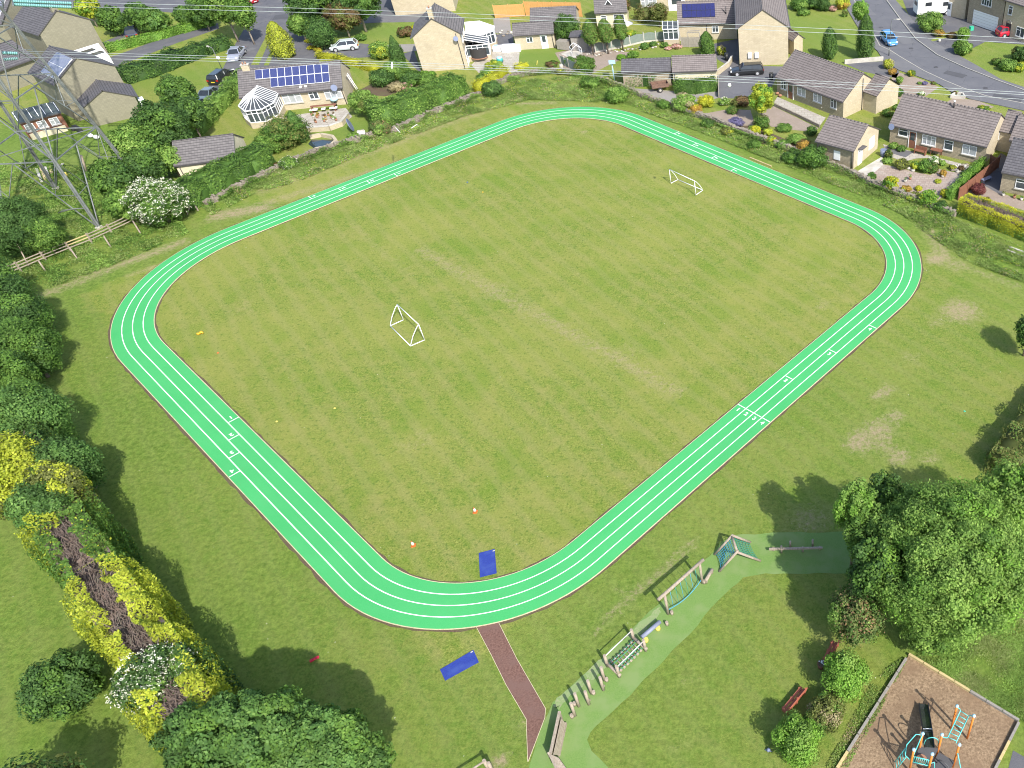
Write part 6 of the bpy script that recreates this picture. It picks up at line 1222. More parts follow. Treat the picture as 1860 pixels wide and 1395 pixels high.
# ================================================================== PYLON AND LINES
def pylon():
    F1 = G(181, 415); s, a = 9.5, math.radians(5); ux, uy = Vector((math.cos(a), math.sin(a))), Vector((-math.sin(a), math.cos(a)))
    Cn = F1-ux*s/2+uy*s/2; e = empty('pylon', (Cn.x, Cn.y, 0), a, label='steel lattice pylon standing on the grass at the left edge', cat='pylon')
    hs = lambda z: (s/2-.165*z*.60) if z < 22 else max(.55, s/2-.099*22-(z-22)*.09)
    legs = [(-1, -1), (1, -1), (1, 1), (-1, 1)]; P = lambda k, z: Vector((legs[k][0]*hs(z), legs[k][1]*hs(z), z))
    for k in range(4):
        b = MB('steel'); zz = [0, 7.4, 13.5, 18.5, 22, 26, 30, 34]
        for z0, z1 in zip(zz[:-1], zz[1:]):
            q0, q1 = P(k, z0), P(k, z1); r = .27*(1-z0/60); sx, sy = -legs[k][0], -legs[k][1]
            b.beam(q0, q1, r*.18+.02, r*1.5, 'steel', up=(sx, 0, 0)); b.beam(q0, q1, r*.18+.02, r*1.5, 'steel', up=(0, sy, 0))
        b.beam(P(k, 0)-Vector((0, 0, .1)), P(k, .0)+Vector((0, 0, .25)), .5, .5, 'pale'); b.build('leg', e)
    for f in range(4):
        k0, k1 = f, (f+1) % 4; b = MB('steel'); lv = [0, 7.4, 13.5, 18.5, 22, 26, 30, 34]
        for i, (z0, z1) in enumerate(zip(lv[:-1], lv[1:])):
            A0_, A1_, B0_, B1_ = P(k0, z0), P(k0, z1), P(k1, z0), P(k1, z1); w_ = .10 if i < 3 else .08
            b.beam(A1_, B1_, w_, w_, 'steel')
            m_ = (A1_+B1_)/2
            if i < 3:
                b.beam(A0_, m_, w_, w_*.6, 'steel'); b.beam(B0_, m_, w_, w_*.6, 'steel')
                for S0, S1 in ((A0_, A1_), (B0_, B1_)): b.beam(S0+(S1-S0)*.5, S0+(m_-S0)*.52, .06, .04, 'steel'); b.beam(S1, S0+(m_-S0)*.52, .06, .04, 'steel')
            else: b.beam(A0_, B1_, w_*.8, w_*.5, 'steel'); b.beam(B0_, A1_, w_*.8, w_*.5, 'steel')
        b.build('bracing', e)
    b = MB('steel'); z = 7.4; h = hs(z); b.beam((-h, -h, z), (h, h, z), .09, .06); b.beam((-h, h, z), (h, -h, z), .09, .06); b.build('diaphragm', e)
    for z, L in ((20, 5.5), (25.5, 6.5), (31, 5)):
        for sg in (-1, 1):
            b = MB('steel'); h = hs(z); tip = Vector((0, sg*(h+L), z+.3))
            for x in (-h, h): b.beam((x, sg*h, z), tip, .14, .1); b.beam((x, sg*hs(z+2), z+2), tip, .11, .08)
            for t in (.3, .6):
                for x in (-1, 1): b.beam(Vector((x*h, sg*h, z)).lerp(tip, t), Vector((-x*h, sg*h, z)).lerp(tip, t+.2), .06, .05); b.beam(Vector((x*h, sg*h, z)).lerp(tip, t), Vector((x*h, sg*hs(z+2), z+2)).lerp(tip, t), .06, .05)
            b.build('crossarm', e)
    b = MB('steel')
    for k in range(3): b.tube([Vector((hs(2)+.15, -hs(2)+.1, 2.3)), Vector((hs(2.0)-1.0-k*.5, -hs(2)-.25-k*.1, 2.5)), Vector((hs(2)-2.6, -hs(2)-.5, 2.2))], .035, 5)
    b.build('anti_climb_guard', e)
    # insulator strings towards the lines
    for (p0, p1, zi) in (((26, 2), (132, 6), 20.4), ((26, 8), (132, 13), 20.2), ((6, 96), (34, 97), 16.6), ((8, 108), (34, 106), 16.4)):
        a0, a1 = G3(*p0, zi), G3(*p1, zi-.1); b = MB('insul', 'steel'); iv = Matrix.Rotation(-a, 4, 'Z'); f = lambda v: iv @ (v-Vector((Cn.x, Cn.y, 0)))
        n = 26 if (p1[0]-p0[0]) > 60 else 8
        for k in range(n):
            q0 = f(a0.lerp(a1, k/n)); q1 = f(a0.lerp(a1, (k+.45)/n)); b.tube([q0, q1], .17, 8, 'insul', .08)
        b.tube([f(a0), f(a1)], .035, 6, 'steel'); b.build('insulator_string', e)
    b = MB('steel'); iv = Matrix.Rotation(-a, 4, 'Z'); f = lambda v: iv @ (v-Vector((Cn.x, Cn.y, 0)))
    for (p, zi) in (((132, 8), 20.2), ((34, 101), 16.5), ((24, 5), 20.3)): b.beam(f(G3(p[0], p[1]-4, zi)), f(G3(p[0], p[1]+5, zi)), .12, .1)
    b.build('yoke_plate', e)
    return e
pylon()
def line(name, pts, z, label, group, sag=.5, r=.017):
    P = [G3(x, y, z) for x, y in pts]; d = (P[-1]-P[0]); Q = [P[0]+d*(k/14) for k in range(15)]+[P[-1]+d*(.1*k) for k in range(1, 9)]
    if len(pts) > 2:
        # follow the middle point: gentle bow
        m_ = P[1]; k = (m_-P[0]).dot(d)/d.length_squared; off_ = m_-(P[0]+d*k); Q = [q_+off_*(4*t*(1-t)) if (t := i/14) <= 1 else q_ for i, q_ in enumerate(Q)]
    b = MB('wire'); b.tube(Q, r, 6, 'wire', caps=True); return b.build(name, label=label, cat='power line', group=group)
line('power_cable', [(132, 4), (880, 26), (1860, 70)], 20.2, 'upper wire of the far pair of overhead lines crossing near the upper edge', 'overhead power cables')
line('power_cable', [(132, 12), (880, 33.5), (1860, 78.5)], 20.2, 'lower wire of the far pair of overhead lines crossing near the upper edge', 'overhead power cables')
line('power_cable', [(34, 93), (880, 119), (1860, 168)], 16.5, 'highest wire of the near three overhead lines', 'overhead power cables')
line('power_cable', [(34, 97), (880, 123.5), (1860, 172)], 16.5, 'middle wire of the near three overhead lines', 'overhead power cables')
line('power_cable', [(34, 104), (880, 127.5), (1860, 180.5)], 16.5, 'lowest wire of the near three overhead lines', 'overhead power cables')
b = MB('white_m')
for (x, y0, y1, z) in ((712, 113, 124, 16.5),): b.beam(G3(x, y0, z), G3(x, y1, z), .10, .06, 'white_m'); b.ball(G3(x, (y0+y1)/2, z), .12, 8, 'white_m')
b.build('line_spacer', label='white spacer clamp holding the near overhead wires apart', cat='spacer')
for (x, y) in ((1325, 154.5), (396, 105)):
    b = MB('white_m'); b.ball(G3(x, y, 16.5), .17, 8, 'white_m'); b.build('line_spacer', label='small clamp on the near wires '+('above the black estate car' if x > 900 else 'above the striped lawn'), cat='spacer')
# street lamps
def lamp(px, py, label, h=5.3, ang=0.0, leanpx=None):
    g = G(px, py); e = empty('street_lamp', (g.x, g.y, 0), ang, label=label, cat='street lamp'); b = MB('steel'); b.tube([(0, 0, 0), (0, 0, 1.3)], .085, 8, 'steel'); b.tube([(0, 0, 1.3), (0, 0, h-.3), (.08, 0, h-.05), (.35, 0, h), (.75, 0, h)], .05, 8, 'steel'); b.build('pole', e)
    b = MB('pale'); b.box((.98, 0, h), (.55, .2, .11), 'pale'); b.build('lantern', e); return e
lamp(1614.5, 102, 'grey street lamp beside the blue car, right of the roadside lawn'); lamp(413, 146, 'street lamp leaning over the black car on the left drive', 4.6, 2.6)

# ================================================================== VEHICLES
def car(px, py, ang, L, Wd, H, kind, paint, label, plate=None, name='parked_car'):
    """px, py: pixel of the middle of the car on the ground; ang: heading of its nose from +x in degrees"""
    g = G(px, py); e = empty(name, (g.x, g.y, 0), math.radians(ang), label=label, cat='car')
    if paint not in M: pass
    h2_, hw = L/2, Wd/2; zb = .22; belt = H*.60; hood = H*.53
    if kind == 'saloon': st = [(-1, .50, .86), (-.97, .60, .93), (-.72, .645, 1), (-.2, .62, 1), (.32, .61, 1), (.62, .57, .99), (.93, .47, .91), (1, .36, .80)]; gh = [(-.70, -.42), (-.34, -.20), (.22, .08), (.46, .36)]
    elif kind == 'estate': st = [(-1, .48, .88), (-.98, .62, .95), (-.72, .64, 1), (-.2, .62, 1), (.34, .60, 1), (.64, .55, .99), (.93, .46, .91), (1, .35, .80)]; gh = [(-.96, 0), (-.84, 0), (.22, 0), (.48, 0)]
    else: st = [(-1, .50, .88), (-.97, .64, .95), (-.70, .66, 1), (-.2, .64, 1), (.40, .61, 1), (.66, .56, .99), (.93, .46, .90), (1, .36, .80)]; gh = [(-.94, 0), (-.76, 0), (.20, 0), (.56, 0)]
    b = MB(paint, 'dark'); rings = []
    for x, zt, ww in st:
        zt *= H; y = hw*ww; rings.append([(x*h2_, -y*.92, zb), (x*h2_, -y, zb+.18), (x*h2_, -y, zt*.78), (x*h2_, -y*.93, zt-.02), (x*h2_, -y*.55, zt+.02), (x*h2_, y*.55, zt+.02), (x*h2_, y*.93, zt-.02), (x*h2_, y, zt*.78), (x*h2_, y, zb+.18), (x*h2_, y*.92, zb)])
    for r0, r1 in zip(rings[:-1], rings[1:]):
        for k in range(10): b.poly([r0[k], r1[k], r1[(k+1) % 10], r0[(k+1) % 10]], paint, True)
    b.poly(rings[0][::-1], paint); b.poly(rings[-1], paint)
    x0, x1, x2, x3 = [q_[0]*h2_ for q_ in gh]; zt = H; ry = hw*.70; by = hw*.90; zB = H*.62
    # roof and pillars
    rp = [(x1, -ry, zt-.05), (x2, -ry, zt-.06), (x2, ry, zt-.06), (x1, ry, zt-.05)]; up = [(x1+.06, -ry*.8, zt), (x2-.1, -ry*.8, zt-.01), (x2-.1, ry*.8, zt-.01), (x1+.06, ry*.8, zt)]
    b.poly(up, paint, True)
    for k in range(4): b.poly([rp[k], rp[(k+1) % 4], up[(k+1) % 4], up[k]], paint, True)
    base = [(x0, -by, zB), (x3, -by, zB), (x3, by, zB), (x0, by, zB)]
    for k in range(4): b.beam(base[k], (rp[0], rp[1], rp[2], rp[3])[k], .09, .07, paint)
    for sy in (-1, 1):
        xm = (x1+x2)/2; b.beam((xm, sy*by, zB), (xm, sy*ry, zt-.06), .08, .05, paint); b.box((x3*.82, sy*(hw+.07), zB+.06), (.14, .18, .12), paint)
    for sy in (-1, 1):
        for xx in (-.60, .62): b.tube([(xx*h2_, sy*(hw-.02), .31), (xx*h2_, sy*(hw+.006), .31)], .37, 16, 'dark')
    b.box((0, 0, .2), (L*.86, Wd*.82, .12), 'dark')
    b.build('body', e)
    def gl(nm, pts): m_ = MB('carglass'); m_.poly(pts, 'carglass'); m_.build(nm, e)
    sh = .015
    gl('windscreen', [(x3, -by+.06, zB+.01), (x3, by-.06, zB+.01), (x2+.02, ry-.03, zt-.07), (x2+.02, -ry+.03, zt-.07)]); gl('rear_window', [(x0, by-.06, zB+.01), (x0, -by+.06, zB+.01), (x1-.02, -ry+.03, zt-.07), (x1-.02, ry-.03, zt-.07)])
    for sy in (-1, 1):
        q_ = [(x0+.08, sy*by, zB+.01), (x3-.1, sy*by, zB+.01), (x2-.02, sy*(ry+sh), zt-.08), (x1+.05, sy*(ry+sh), zt-.08)]; gl('side_window', q_ if sy < 0 else q_[::-1])
    for xx in (-.60, .62):
        for sy in (-1, 1):
            t = MB('tyre'); t.tube([(xx*h2_, sy*(hw-.20), .31), (xx*h2_, sy*(hw+.02), .31)], .31, 18, 'tyre'); t = t.build('wheel', e); r = MB('rim'); r.tube([(xx*h2_, sy*(hw+.01), .31), (xx*h2_, sy*(hw+.032), .31)], .20, 12, 'rim'); r.build('rim', t)
    for sy in (-1, 1):
        m_ = MB('lamp'); m_.box((h2_*.955, sy*hw*.70, H*.44), (.16, .32, .14), 'lamp', sy*-.25); m_.build('headlight', e); m_ = MB('redlens'); m_.box((-h2_*.985, sy*hw*.76, H*.50), (.10, .28, .22 if kind != 'saloon' else .15), 'redlens'); m_.build('tail_light', e)
    m_ = MB('plate_y'); m_.box((-h2_-.005, 0, H*.36), (.03, .52, .12), 'plate_y'); m_.build('number_plate', e); m_ = MB('plate_w'); m_.box((h2_*.995+.01, 0, H*.24), (.03, .52, .11), 'plate_w'); m_.build('number_plate', e)
    return e
for n_, c_ in (('p_white', (.66, .74, .72)), ('p_black', (.022, .024, .026)), ('p_silver', (.36, .38, .46)), ('p_grey', (.16, .20, .21)), ('p_navy', (.035, .045, .08)), ('p_blue', (.09, .30, .62)), ('p_red', (.58, .02, .045)), ('p_dred', (.40, .02, .03))): M[n_] = carpaint(n_, c_)
def ang_px(p, q_): a, b_ = G(*p), G(*q_); return math.degrees(math.atan2(b_.y-a.y, b_.x-a.x))
car(628, 90, ang_px((653, 88), (602, 93)), 4.0, 1.72, 1.46, 'hatch', 'p_white', 'white hatchback parked on the drive above the golden hedge')
car(1357, 134, ang_px((1386, 133), (1326, 136)), 4.75, 1.8, 1.48, 'estate', 'p_black', 'black estate car parked in front of the tall blank gable')
car(432, 104, ang_px((438, 90), (424, 108)), 4.4, 1.75, 1.42, 'saloon', 'p_silver', 'silver blue saloon, furthest of the three on the left drive')
car(405, 145, ang_px((394, 148), (418, 130)), 4.5, 1.76, 1.46, 'estate', 'p_black', 'black car, middle of the three on the left drive')
car(385, 178, ang_px((372, 184), (398, 164)), 4.4, 1.75, 1.42, 'saloon', 'p_grey', 'grey green saloon, nearest of the three on the left drive')
car(364, 200, ang_px((352, 206), (372, 190)), 4.2, 1.75, 1.44, 'hatch', 'p_navy', 'dark car half hidden by the bushy trees on the left drive')
car(243, 66, ang_px((243, 72), (241, 52)), 4.3, 1.75, 1.5, 'hatch', 'p_navy', 'navy car parked between lane and trees, upper left')
car(449, 4, ang_px((440, 0), (460, 3)), 4.2, 1.75, 1.44, 'hatch', 'p_dred', 'dark red car cut by the upper edge, left of centre')
car(1614, 77, ang_px((1600, 62), (1622, 84)), 4.0, 1.72, 1.46, 'hatch', 'p_blue', 'light blue hatchback on the road beside the street lamp')
car(1832, 64, ang_px((1810, 68), (1856, 62)), 4.1, 1.75, 1.46, 'hatch', 'p_red', 'bright red hatchback in front of the pale blue garage door')
def camper():
    g = G(1693, 26); an = math.radians(ang_px((1655, 28), (1728, 22))); e = empty('camper_van', (g.x, g.y, 0), an, label='white camper van behind the big bush, upper right', cat='camper van')
    b = MB('caravan', 'dark'); L, W2 = 6.0, 2.2
    prof = [(-3, .5), (-3, 2.75), (-2.9, 2.9), (1.2, 2.95), (2.3, 2.55), (2.6, 1.6), (3.05, 1.2), (3.1, .5)]
    for (a, c) in zip(prof, prof[1:]+prof[:1]): b.poly([(a[0], -W2/2, a[1]), (a[0], W2/2, a[1]), (c[0], W2/2, c[1]), (c[0], -W2/2, c[1])], 'caravan')
    b.poly([(x, -W2/2, z) for x, z in prof][::-1], 'caravan'); b.poly([(x, W2/2, z) for x, z in prof], 'caravan'); b.box((0, 0, .42), (5.6, 2.0, .2), 'dark'); b.build('body', e)
    for nm, c, d in (('side_window', (-1.2, -1.105, 2.0), (1.1, .03, .6)), ('side_window', (1.75, -1.105, 1.85), (.9, .03, .6)), ('windscreen', (2.50, 0, 2.02), (.05, 1.8, .6)), ('rear_window', (-3.01, 0, 2.0), (.03, 1.4, .6)), ('side_window', (.4, 1.105, 2.0), (1.1, .03, .6)), ('roof_light', (-1.2, .2, 2.93), (.6, .6, .08)), ('roof_light', (.5, -.2, 2.96), (.9, .5, .06))):
        m_ = MB('carglass'); m_.box(c, d, 'carglass', rot=Matrix.Rotation(-.38, 3, 'Y') if nm == 'windscreen' else None); m_.build(nm, e)
    for xx in (-1.6, 2.1):
        for sy in (-1, 1): t = MB('tyre'); t.tube([(xx, sy*.86, .36), (xx, sy*1.13, .36)], .36, 16, 'tyre'); t = t.build('wheel', e); r = MB('rim'); r.tube([(xx, sy*1.12, .36), (xx, sy*1.145, .36)], .2, 12, 'rim'); r.build('rim', t)
camper()
def trailer():
    g = G(1199, 164); e = empty('trailer', (g.x, g.y, 0), math.radians(18), label='old rusty trailer with one pale wheel facing the field, on the gravel', cat='trailer'); M['rusty'] = mottled('rusty_metal', (.10, .06, .045), (.22, .13, .09), 6); b = MB('rusty')
    b.box((0, 0, .62), (2.3, 1.3, .08)); [b.box(c, d) for c, d in (((0, -.65, .85), (2.3, .05, .45)), ((0, .65, .85), (2.3, .05, .45)), ((-1.15, 0, .85), (.05, 1.3, .45)), ((1.15, 0, .85), (.05, 1.3, .45)))]; b.beam((1.1, 0, .6), (2.3, 0, .45), .1, .1); b.build('body', e)
    for sy in (-1, 1): t = MB('tyre'); t.tube([(-.1, sy*.72, .33), (-.1, sy*.9, .33)], .33, 14, 'tyre'); t = t.build('wheel', e); r = MB('pale'); r.tube([(-.1, sy*.9, .33), (-.1, sy*.92, .33)], .17, 12, 'pale'); r.build('rim', t)
trailer()

for nm, L, lab in (('wall_weeds', [(376, 374), (439, 342), (503, 311), (590, 276), (648, 258), (724, 237), (776, 213), (876, 173)], 'weeds growing along the wall left of the top bend'), ('wall_weeds', [(900, 156), (955, 137), (1017, 131), (1060, 141), (1100, 150), (1152, 170), (1222, 196), (1257, 209), (1337, 239), (1424, 271), (1492, 297), (1582, 335), (1712, 384), (1735, 394)], 'weeds growing along the wall from the top bend to the yellow hedge')):
    W_ = pxs(*L); tufts(nm, off(W_, -.75)+off(W_, .05)[::-1], 15000 if len(L) < 10 else 24000, .8, .20, ('fresh', 'mid', 'rough', 'straw'), lab, 'weeds', [.4, .3, .22, .08])

# ================================================================== FIELD OBJECTS
def goal(front, h, back, label):
    """front: two pixels of the mouth's post feet, back: two pixels of the rear corners"""
    f0, f1, b0, b1 = G3(*front[0]), G3(*front[1]), G3(*back[0]), G3(*back[1]); c = (f0+f1+b0+b1)/4; e = empty('football_goal', (c.x, c.y, 0), label=label, cat='goal')
    f0, f1, b0, b1 = f0-c, f1-c, b0-c, b1-c; up = Vector((0, 0, h)); r = .04; z = Vector((0, 0, .04))
    b = MB('white_m'); b.tube([f0+up, f1+up], r, 8); b.build('crossbar', e)
    for f in (f0, f1): b = MB('white_m'); b.tube([f+z*0, f+up], r, 8); b.build('goal_post', e)
    for f, q_ in ((f0, b0), (f1, b1)):
        b = MB('white_m'); b.tube([f+up, f.lerp(q_, .22)+up*.86, f.lerp(q_, .62)+up*.50, f.lerp(q_, .9)+up*.16, q_+z], r*.85, 8); b.build('back_stay', e); b = MB('white_m'); b.tube([f+z, q_+z], r, 8); b.build('side_bar', e)
    b = MB('white_m'); b.tube([b0+z, b1+z], r, 8); b.build('ground_bar', e)
goal(((733, 581.5), (771.5, 618)), 1.78, ((709, 592.5), (746, 629)), 'white football goal frame in the middle of the field')
goal(((1218.7, 333.5), (1263.8, 354.8)), 1.78, ((1231.3, 326.8), (1276.8, 346)), 'white football goal frame at the far end of the field near the gardens')
def cone(px, py, label):
    g = G(px, py); e = empty('traffic_cone', (g.x, g.y, 0), random.random(), label=label, cat='traffic cone', group='traffic cones on the field'); b = MB('coneo'); b.box((0, 0, .025), (.30, .30, .04), 'coneo'); b.tube([(0, 0, .05), (0, 0, .16)], .14, 14, 'coneo', .115); b.tube([(0, 0, .40), (0, 0, .48)], .05, 12, 'coneo', .035); b.build('base', e); b = MB('conew'); b.tube([(0, 0, .16), (0, 0, .40)], .115, 14, 'conew', .05); b.build('white_sleeve', e)
cone(863.5, 930, 'white sleeved orange traffic cone, upper of the two above the blue mat'); cone(751, 991, 'white sleeved orange traffic cone, lower left of the two near the bottom bend')
def mat_(P, label):
    g = [G(*p) for p in P]; c = sum(g, Vector((0, 0)))/4; e = MB('mat'); z = .05; L = [(p.x-c.x, p.y-c.y) for p in g]; e.poly([(x, y, z) for x, y in L][::-1])
    for k in range(4): a, d = L[k], L[(k+1) % 4]; e.poly([(a[0], a[1], 0), (d[0], d[1], 0), (d[0], d[1], z), (a[0], a[1], z)])
    o = e.build('gym_mat', loc=(c.x, c.y, .008), label=label, cat='mat'); b = MB('pale'); q_ = L[1 if P[1][0] > P[0][0] else 0]; b.box((q_[0]*.9, q_[1]*.86, z+.006), (.14, .07, .012), 'pale', .6); b.build('tag', o)
mat_([(870, 1005.4), (898.7, 997.9), (902.3, 1041.5), (872.2, 1049)], 'blue mat lying on the grass against the inner edge of the track')
mat_([(799.6, 1217), (860.2, 1181.2), (870, 1203), (808.8, 1236.6)], 'blue mat lying on the grass left of the red brown path')
M['cap'].name; M['amber'] = plain('amber_plastic', (.62, .36, .02), .5); M['scarlet'] = plain('scarlet_cloth', (.50, .02, .045), .7); M['tealpl'] = plain('mint_plastic', (.04, .42, .26), .5)
b = MB('amber'); g = G(364, 607); b.tube([(0, 0, .12), (.12, .05, .2), (.3, .02, .1)], .13, 8, 'amber', .06); b.ball((-.1, -.08, .12), .15, 8, 'amber', (1.2, .8, .7)); b.ball((.05, .2, .1), .1, 8, 'amber'); b.build('foam_toy', loc=(g.x, g.y, 0), label='amber toy lying on the field inside the left bend', cat='toy')
for x, y, m_, lab in ((502.5, 765.5, 'yellow', 'small yellow marker disc on the field beside the left straight'), (608, 741.5, 'yellow', 'small yellow marker disc further right on the field'), (396, 641, 'coneo', 'tiny orange marker on the field near the amber toy'), (877, 349, 'amber', 'tiny orange marker disc in the far part of the field'), (849, 331, 'bluebin', 'tiny blue marker in the far part of the field'), (1752, 747, 'tealpl', 'small mint green marker on the grass at the right')):
    g = G(x, y); b = MB(m_); b.tube([(0, 0, .0), (0, 0, .05)], .10, 12, m_, .05); b.build('marker_disc', loc=(g.x, g.y, 0), label=lab, cat='marker')
b = MB('scarlet'); g = G(571, 1198); b.beam((-.2, -.14, .05), (.0, -.02, .06), .18, .07, 'scarlet'); b.beam((.0, .02, .055), (.24, .16, .05), .17, .06, 'scarlet'); b.ball((0, 0, .06), .1, 8, 'scarlet', (1, 1, .5)); b.build('folded_jumper', loc=(g.x, g.y, 0), label='red garment lying in the tree shadow near the lower edge', cat='garment')

# ------------------------------------------------------------------ timber trail
zz_ = lambda x0, y0, s: (lambda x, y: (x0+x/s, y0+y/s))
zp = zz_(980, 1200, 9.3)
posts = [((600, 930), (555, 955)), ((665, 770), (600, 750)), ((835, 735), None), ((878, 552), (918, 560)), ((1080, 495), None), ((1098, 330), (1138, 340))]
ords = ['first stepping post from the bottom of the row on the green path', 'second stepping post of the row on the green path', 'third stepping post of the row on the green path', 'fourth stepping post of the row on the green path', 'fifth stepping post of the row on the green path', 'sixth stepping post of the row, next to the rope bridge']
for k, ((bx, by), st) in enumerate(posts):
    g = G(*zp(bx, by)); e = empty('stepping_post', (g.x, g.y, 0), label=ords[k], cat='post', group='row of stepping posts'); b = MB('timber'); b.tube([(0, 0, 0), (0.02, .01, 1.48)], .095, 10, 'timber', .088); b.build('post', e)
    if st: s_ = G(*zp(*st))-g; b = MB('timber'); b.tube([(s_.x, s_.y, 0), (s_.x, s_.y, .28)], .11, 10, 'timber'); b.build('foot_stump', e)
    else: b = MB('timber'); b.tube([(.10, .12, .3), (-.02, .0, .34)], .06, 8, 'timber'); b.build('foot_peg', e)
# traverse wall of sloping boards
z8 = zz_(860, 1260, 9.3)
e = empty('traverse_wall', (*G(*z8(1400, 700)), 0), label='angled timber climbing wall of grey boards at the lower edge of the green path', cat='climbing frame'); o_ = Vector((*G(*z8(1400, 700)), 0))
def board(nm, a, za, c, zc_, wd, th): b = MB('timber'); b.beam(G3(*z8(*a), za)-o_, G3(*z8(*c), zc_)-o_, wd, th, 'timber', up=(0, 0, 1)); b.build(nm, e)
board('top_board', (1455, 300), 1.15, (1300, 1010), 1.15, .16, .09)
def quadb(nm, pts):
    b = MB('timber'); P = [G3(*z8(x, y), z)-o_ for x, y, z in pts]; n = (P[1]-P[0]).cross(P[2]-P[0]).normalized()*.04; b.poly(P); b.poly([p-n for p in P][::-1])
    for k in range(4): b.poly([P[k], P[k]-n, P[(k+1) % 4]-n, P[(k+1) % 4]]); 
    b.build(nm, e)
quadb('wall_panel', [(1490, 420, 1.05), (1358, 1030, 1.05), (1435, 1040, .35), (1555, 500, .35)]); board('foot_board', (1560, 500), .12, (1440, 1045), .12, .12, .22)
quadb('wall_panel', [(1455, 300, 1.12), (1290, 1005, 1.12), (1330, 1150, 0), (1500, 420, 0)][::-1])
board('top_board', (1285, 1010), 1.1, (1420, 1300), 1.1, .14, .09); quadb('wall_panel', [(1330, 1030, 1.0), (1440, 1080, .95), (1620, 1330, .5), (1450, 1330, .9)]); board('corner_post', (1290, 1060), .0, (1275, 1005), 1.15, .14, .14)
# rope and log bridge
zb_ = zz_(1060, 1090, 10.3333)
cb = Vector((*G(*zb_(750, 980)), 0)); e = empty('log_bridge', cb, label='swinging log bridge between four short posts with pale handrails', cat='climbing frame')
foot = {'a': (945, 760), 'b': (1168, 950), 'c': (450, 1240), 'd': (672, 1440)}; PT = {}
for k_, f in foot.items():
    p = G3(*zb_(*f)); b = MB('timber'); b.tube([p-cb, p-cb+Vector((0, 0, 1.25))], .10, 10, 'timber', .09); b.build('post', e); PT[k_] = p-cb
M['rail'] = plain('pale_rail', (.62, .60, .55), .5)
for p, q_ in (('a', 'c'), ('b', 'd')): b = MB('rail'); b.tube([PT[p]+Vector((0, 0, 1.12)), PT[q_]+Vector((0, 0, 1.12))], .035, 8, 'rail'); b.build('handrail', e)
for p, q_ in (('a', 'b'), ('c', 'd')): b = MB('timber'); d = (PT[q_]-PT[p]).normalized()*.15; b.tube([PT[p]-d+Vector((0, 0, .35)), PT[q_]+d+Vector((0, 0, .35))], .10, 8, 'timber'); b.build('end_beam', e)
for k in range(1, 8):
    t = k/8; m0, m1 = PT['a'].lerp(PT['c'], t), PT['b'].lerp(PT['d'], t); sagz = .30-.07*math.sin(PI*t); a_, c_ = m0.lerp(m1, .12), m0.lerp(m1, .88); b = MB('timber')
    for q_ in (a_, c_): b.tube([q_+Vector((0, 0, sagz))+(m1-m0)*-.07, q_+Vector((0, 0, sagz))+(m1-m0)*.07], .085, 8, 'timber')
    b.tube([a_+Vector((0, 0, sagz-.02)), c_+Vector((0, 0, sagz-.02))], .045, 8, 'timber'); b.build('step_log', e)
for s_ in (.12, .32, .68, .88): b = MB('rope_g'); P0 = [PT['a'].lerp(PT['b'], s_).lerp(PT['c'].lerp(PT['d'], s_), t/8)+Vector((0, 0, .36-.07*math.sin(PI*t/8))) for t in range(9)]; b.tube(P0, .02, 6, 'rope_g'); b.build('rope', e)
# rolling beam with yellow feet, stumps
p, q_ = G3(*zb_(1090, 700), .45), G3(*zb_(1435, 405), .45); c = (p+q_)/2; c0 = Vector((c.x, c.y, 0)); e = empty('rolling_beam', c0, label='blue grey round beam on two yellow feet beside the log bridge', cat='balance beam'); b = MB('greybeam'); b.tube([p-c0, q_-c0], .135, 14); b.build('beam', e)
for f in ((1172, 765), (1398, 545)): g = G3(*zb_(*f))-c0; b = MB('yellow'); b.tube([g, g+Vector((0, 0, .22))], .17, 14, 'yellow', .15); b.build('foot', e)
for (x, y, lab) in ((1570, 470, 'short timber stump between the blue grey beam and the rope frame'),):
    g = G(*zb_(x, y)); b = MB('timber'); b.tube([(0, 0, 0), (0, 0, .35)], .10, 10, 'timber'); b.build('stump', loc=(g.x, g.y, 0), label=lab, cat='stump')
# rope frame
zr = zz_(1180, 950, 8.4545); f0, f1 = G3(*zr(285, 1395)), G3(*zr(808, 920)); cc = (f0+f1)/2; e = empty('rope_frame', cc, label='tall timber frame with a round top beam and blue ropes hanging to a lower rope', cat='climbing frame'); f0, f1 = f0-cc, f1-cc; up = Vector((0, 0, 2.2)); d = (f1-f0).normalized()
for f in (f0, f1): b = MB('timber'); b.tube([f, f+up], .095, 10, 'timber', .085); b.build('post', e); 
b = MB('timber'); b.tube([f0+up-d*.55, f1+up+d*.35], .11, 12, 'timber'); b.build('beam', e)
nn = Vector((-d.y, d.x, 0)); lo = lambda t: f0.lerp(f1, t)+Vector((0, 0, .42-.22*math.sin(PI*t)))-nn*.12*math.sin(PI*t)
b = MB('rope_b'); b.tube([lo(k/12) for k in range(13)], .028, 6); b.build('foot_rope', e)
for k in range(1, 7): t = k/7; b = MB('rope_b' if k % 2 else 'rope_g'); b.tube([f0.lerp(f1, t)+up*.96, (f0.lerp(f1, t)+up*.5+lo(t+.02))*.5+Vector((0, 0, .1)), lo(t)], .016, 5); b.build('hanging_rope', e)
for f, xy in ((f0, (345, 1400)), (f1, (838, 925))): g = G3(*zr(*xy))-cc; b = MB('timber'); b.tube([g, g+Vector((0, 0, .3))], .1, 10, 'timber'); b.build('foot_stump', e)
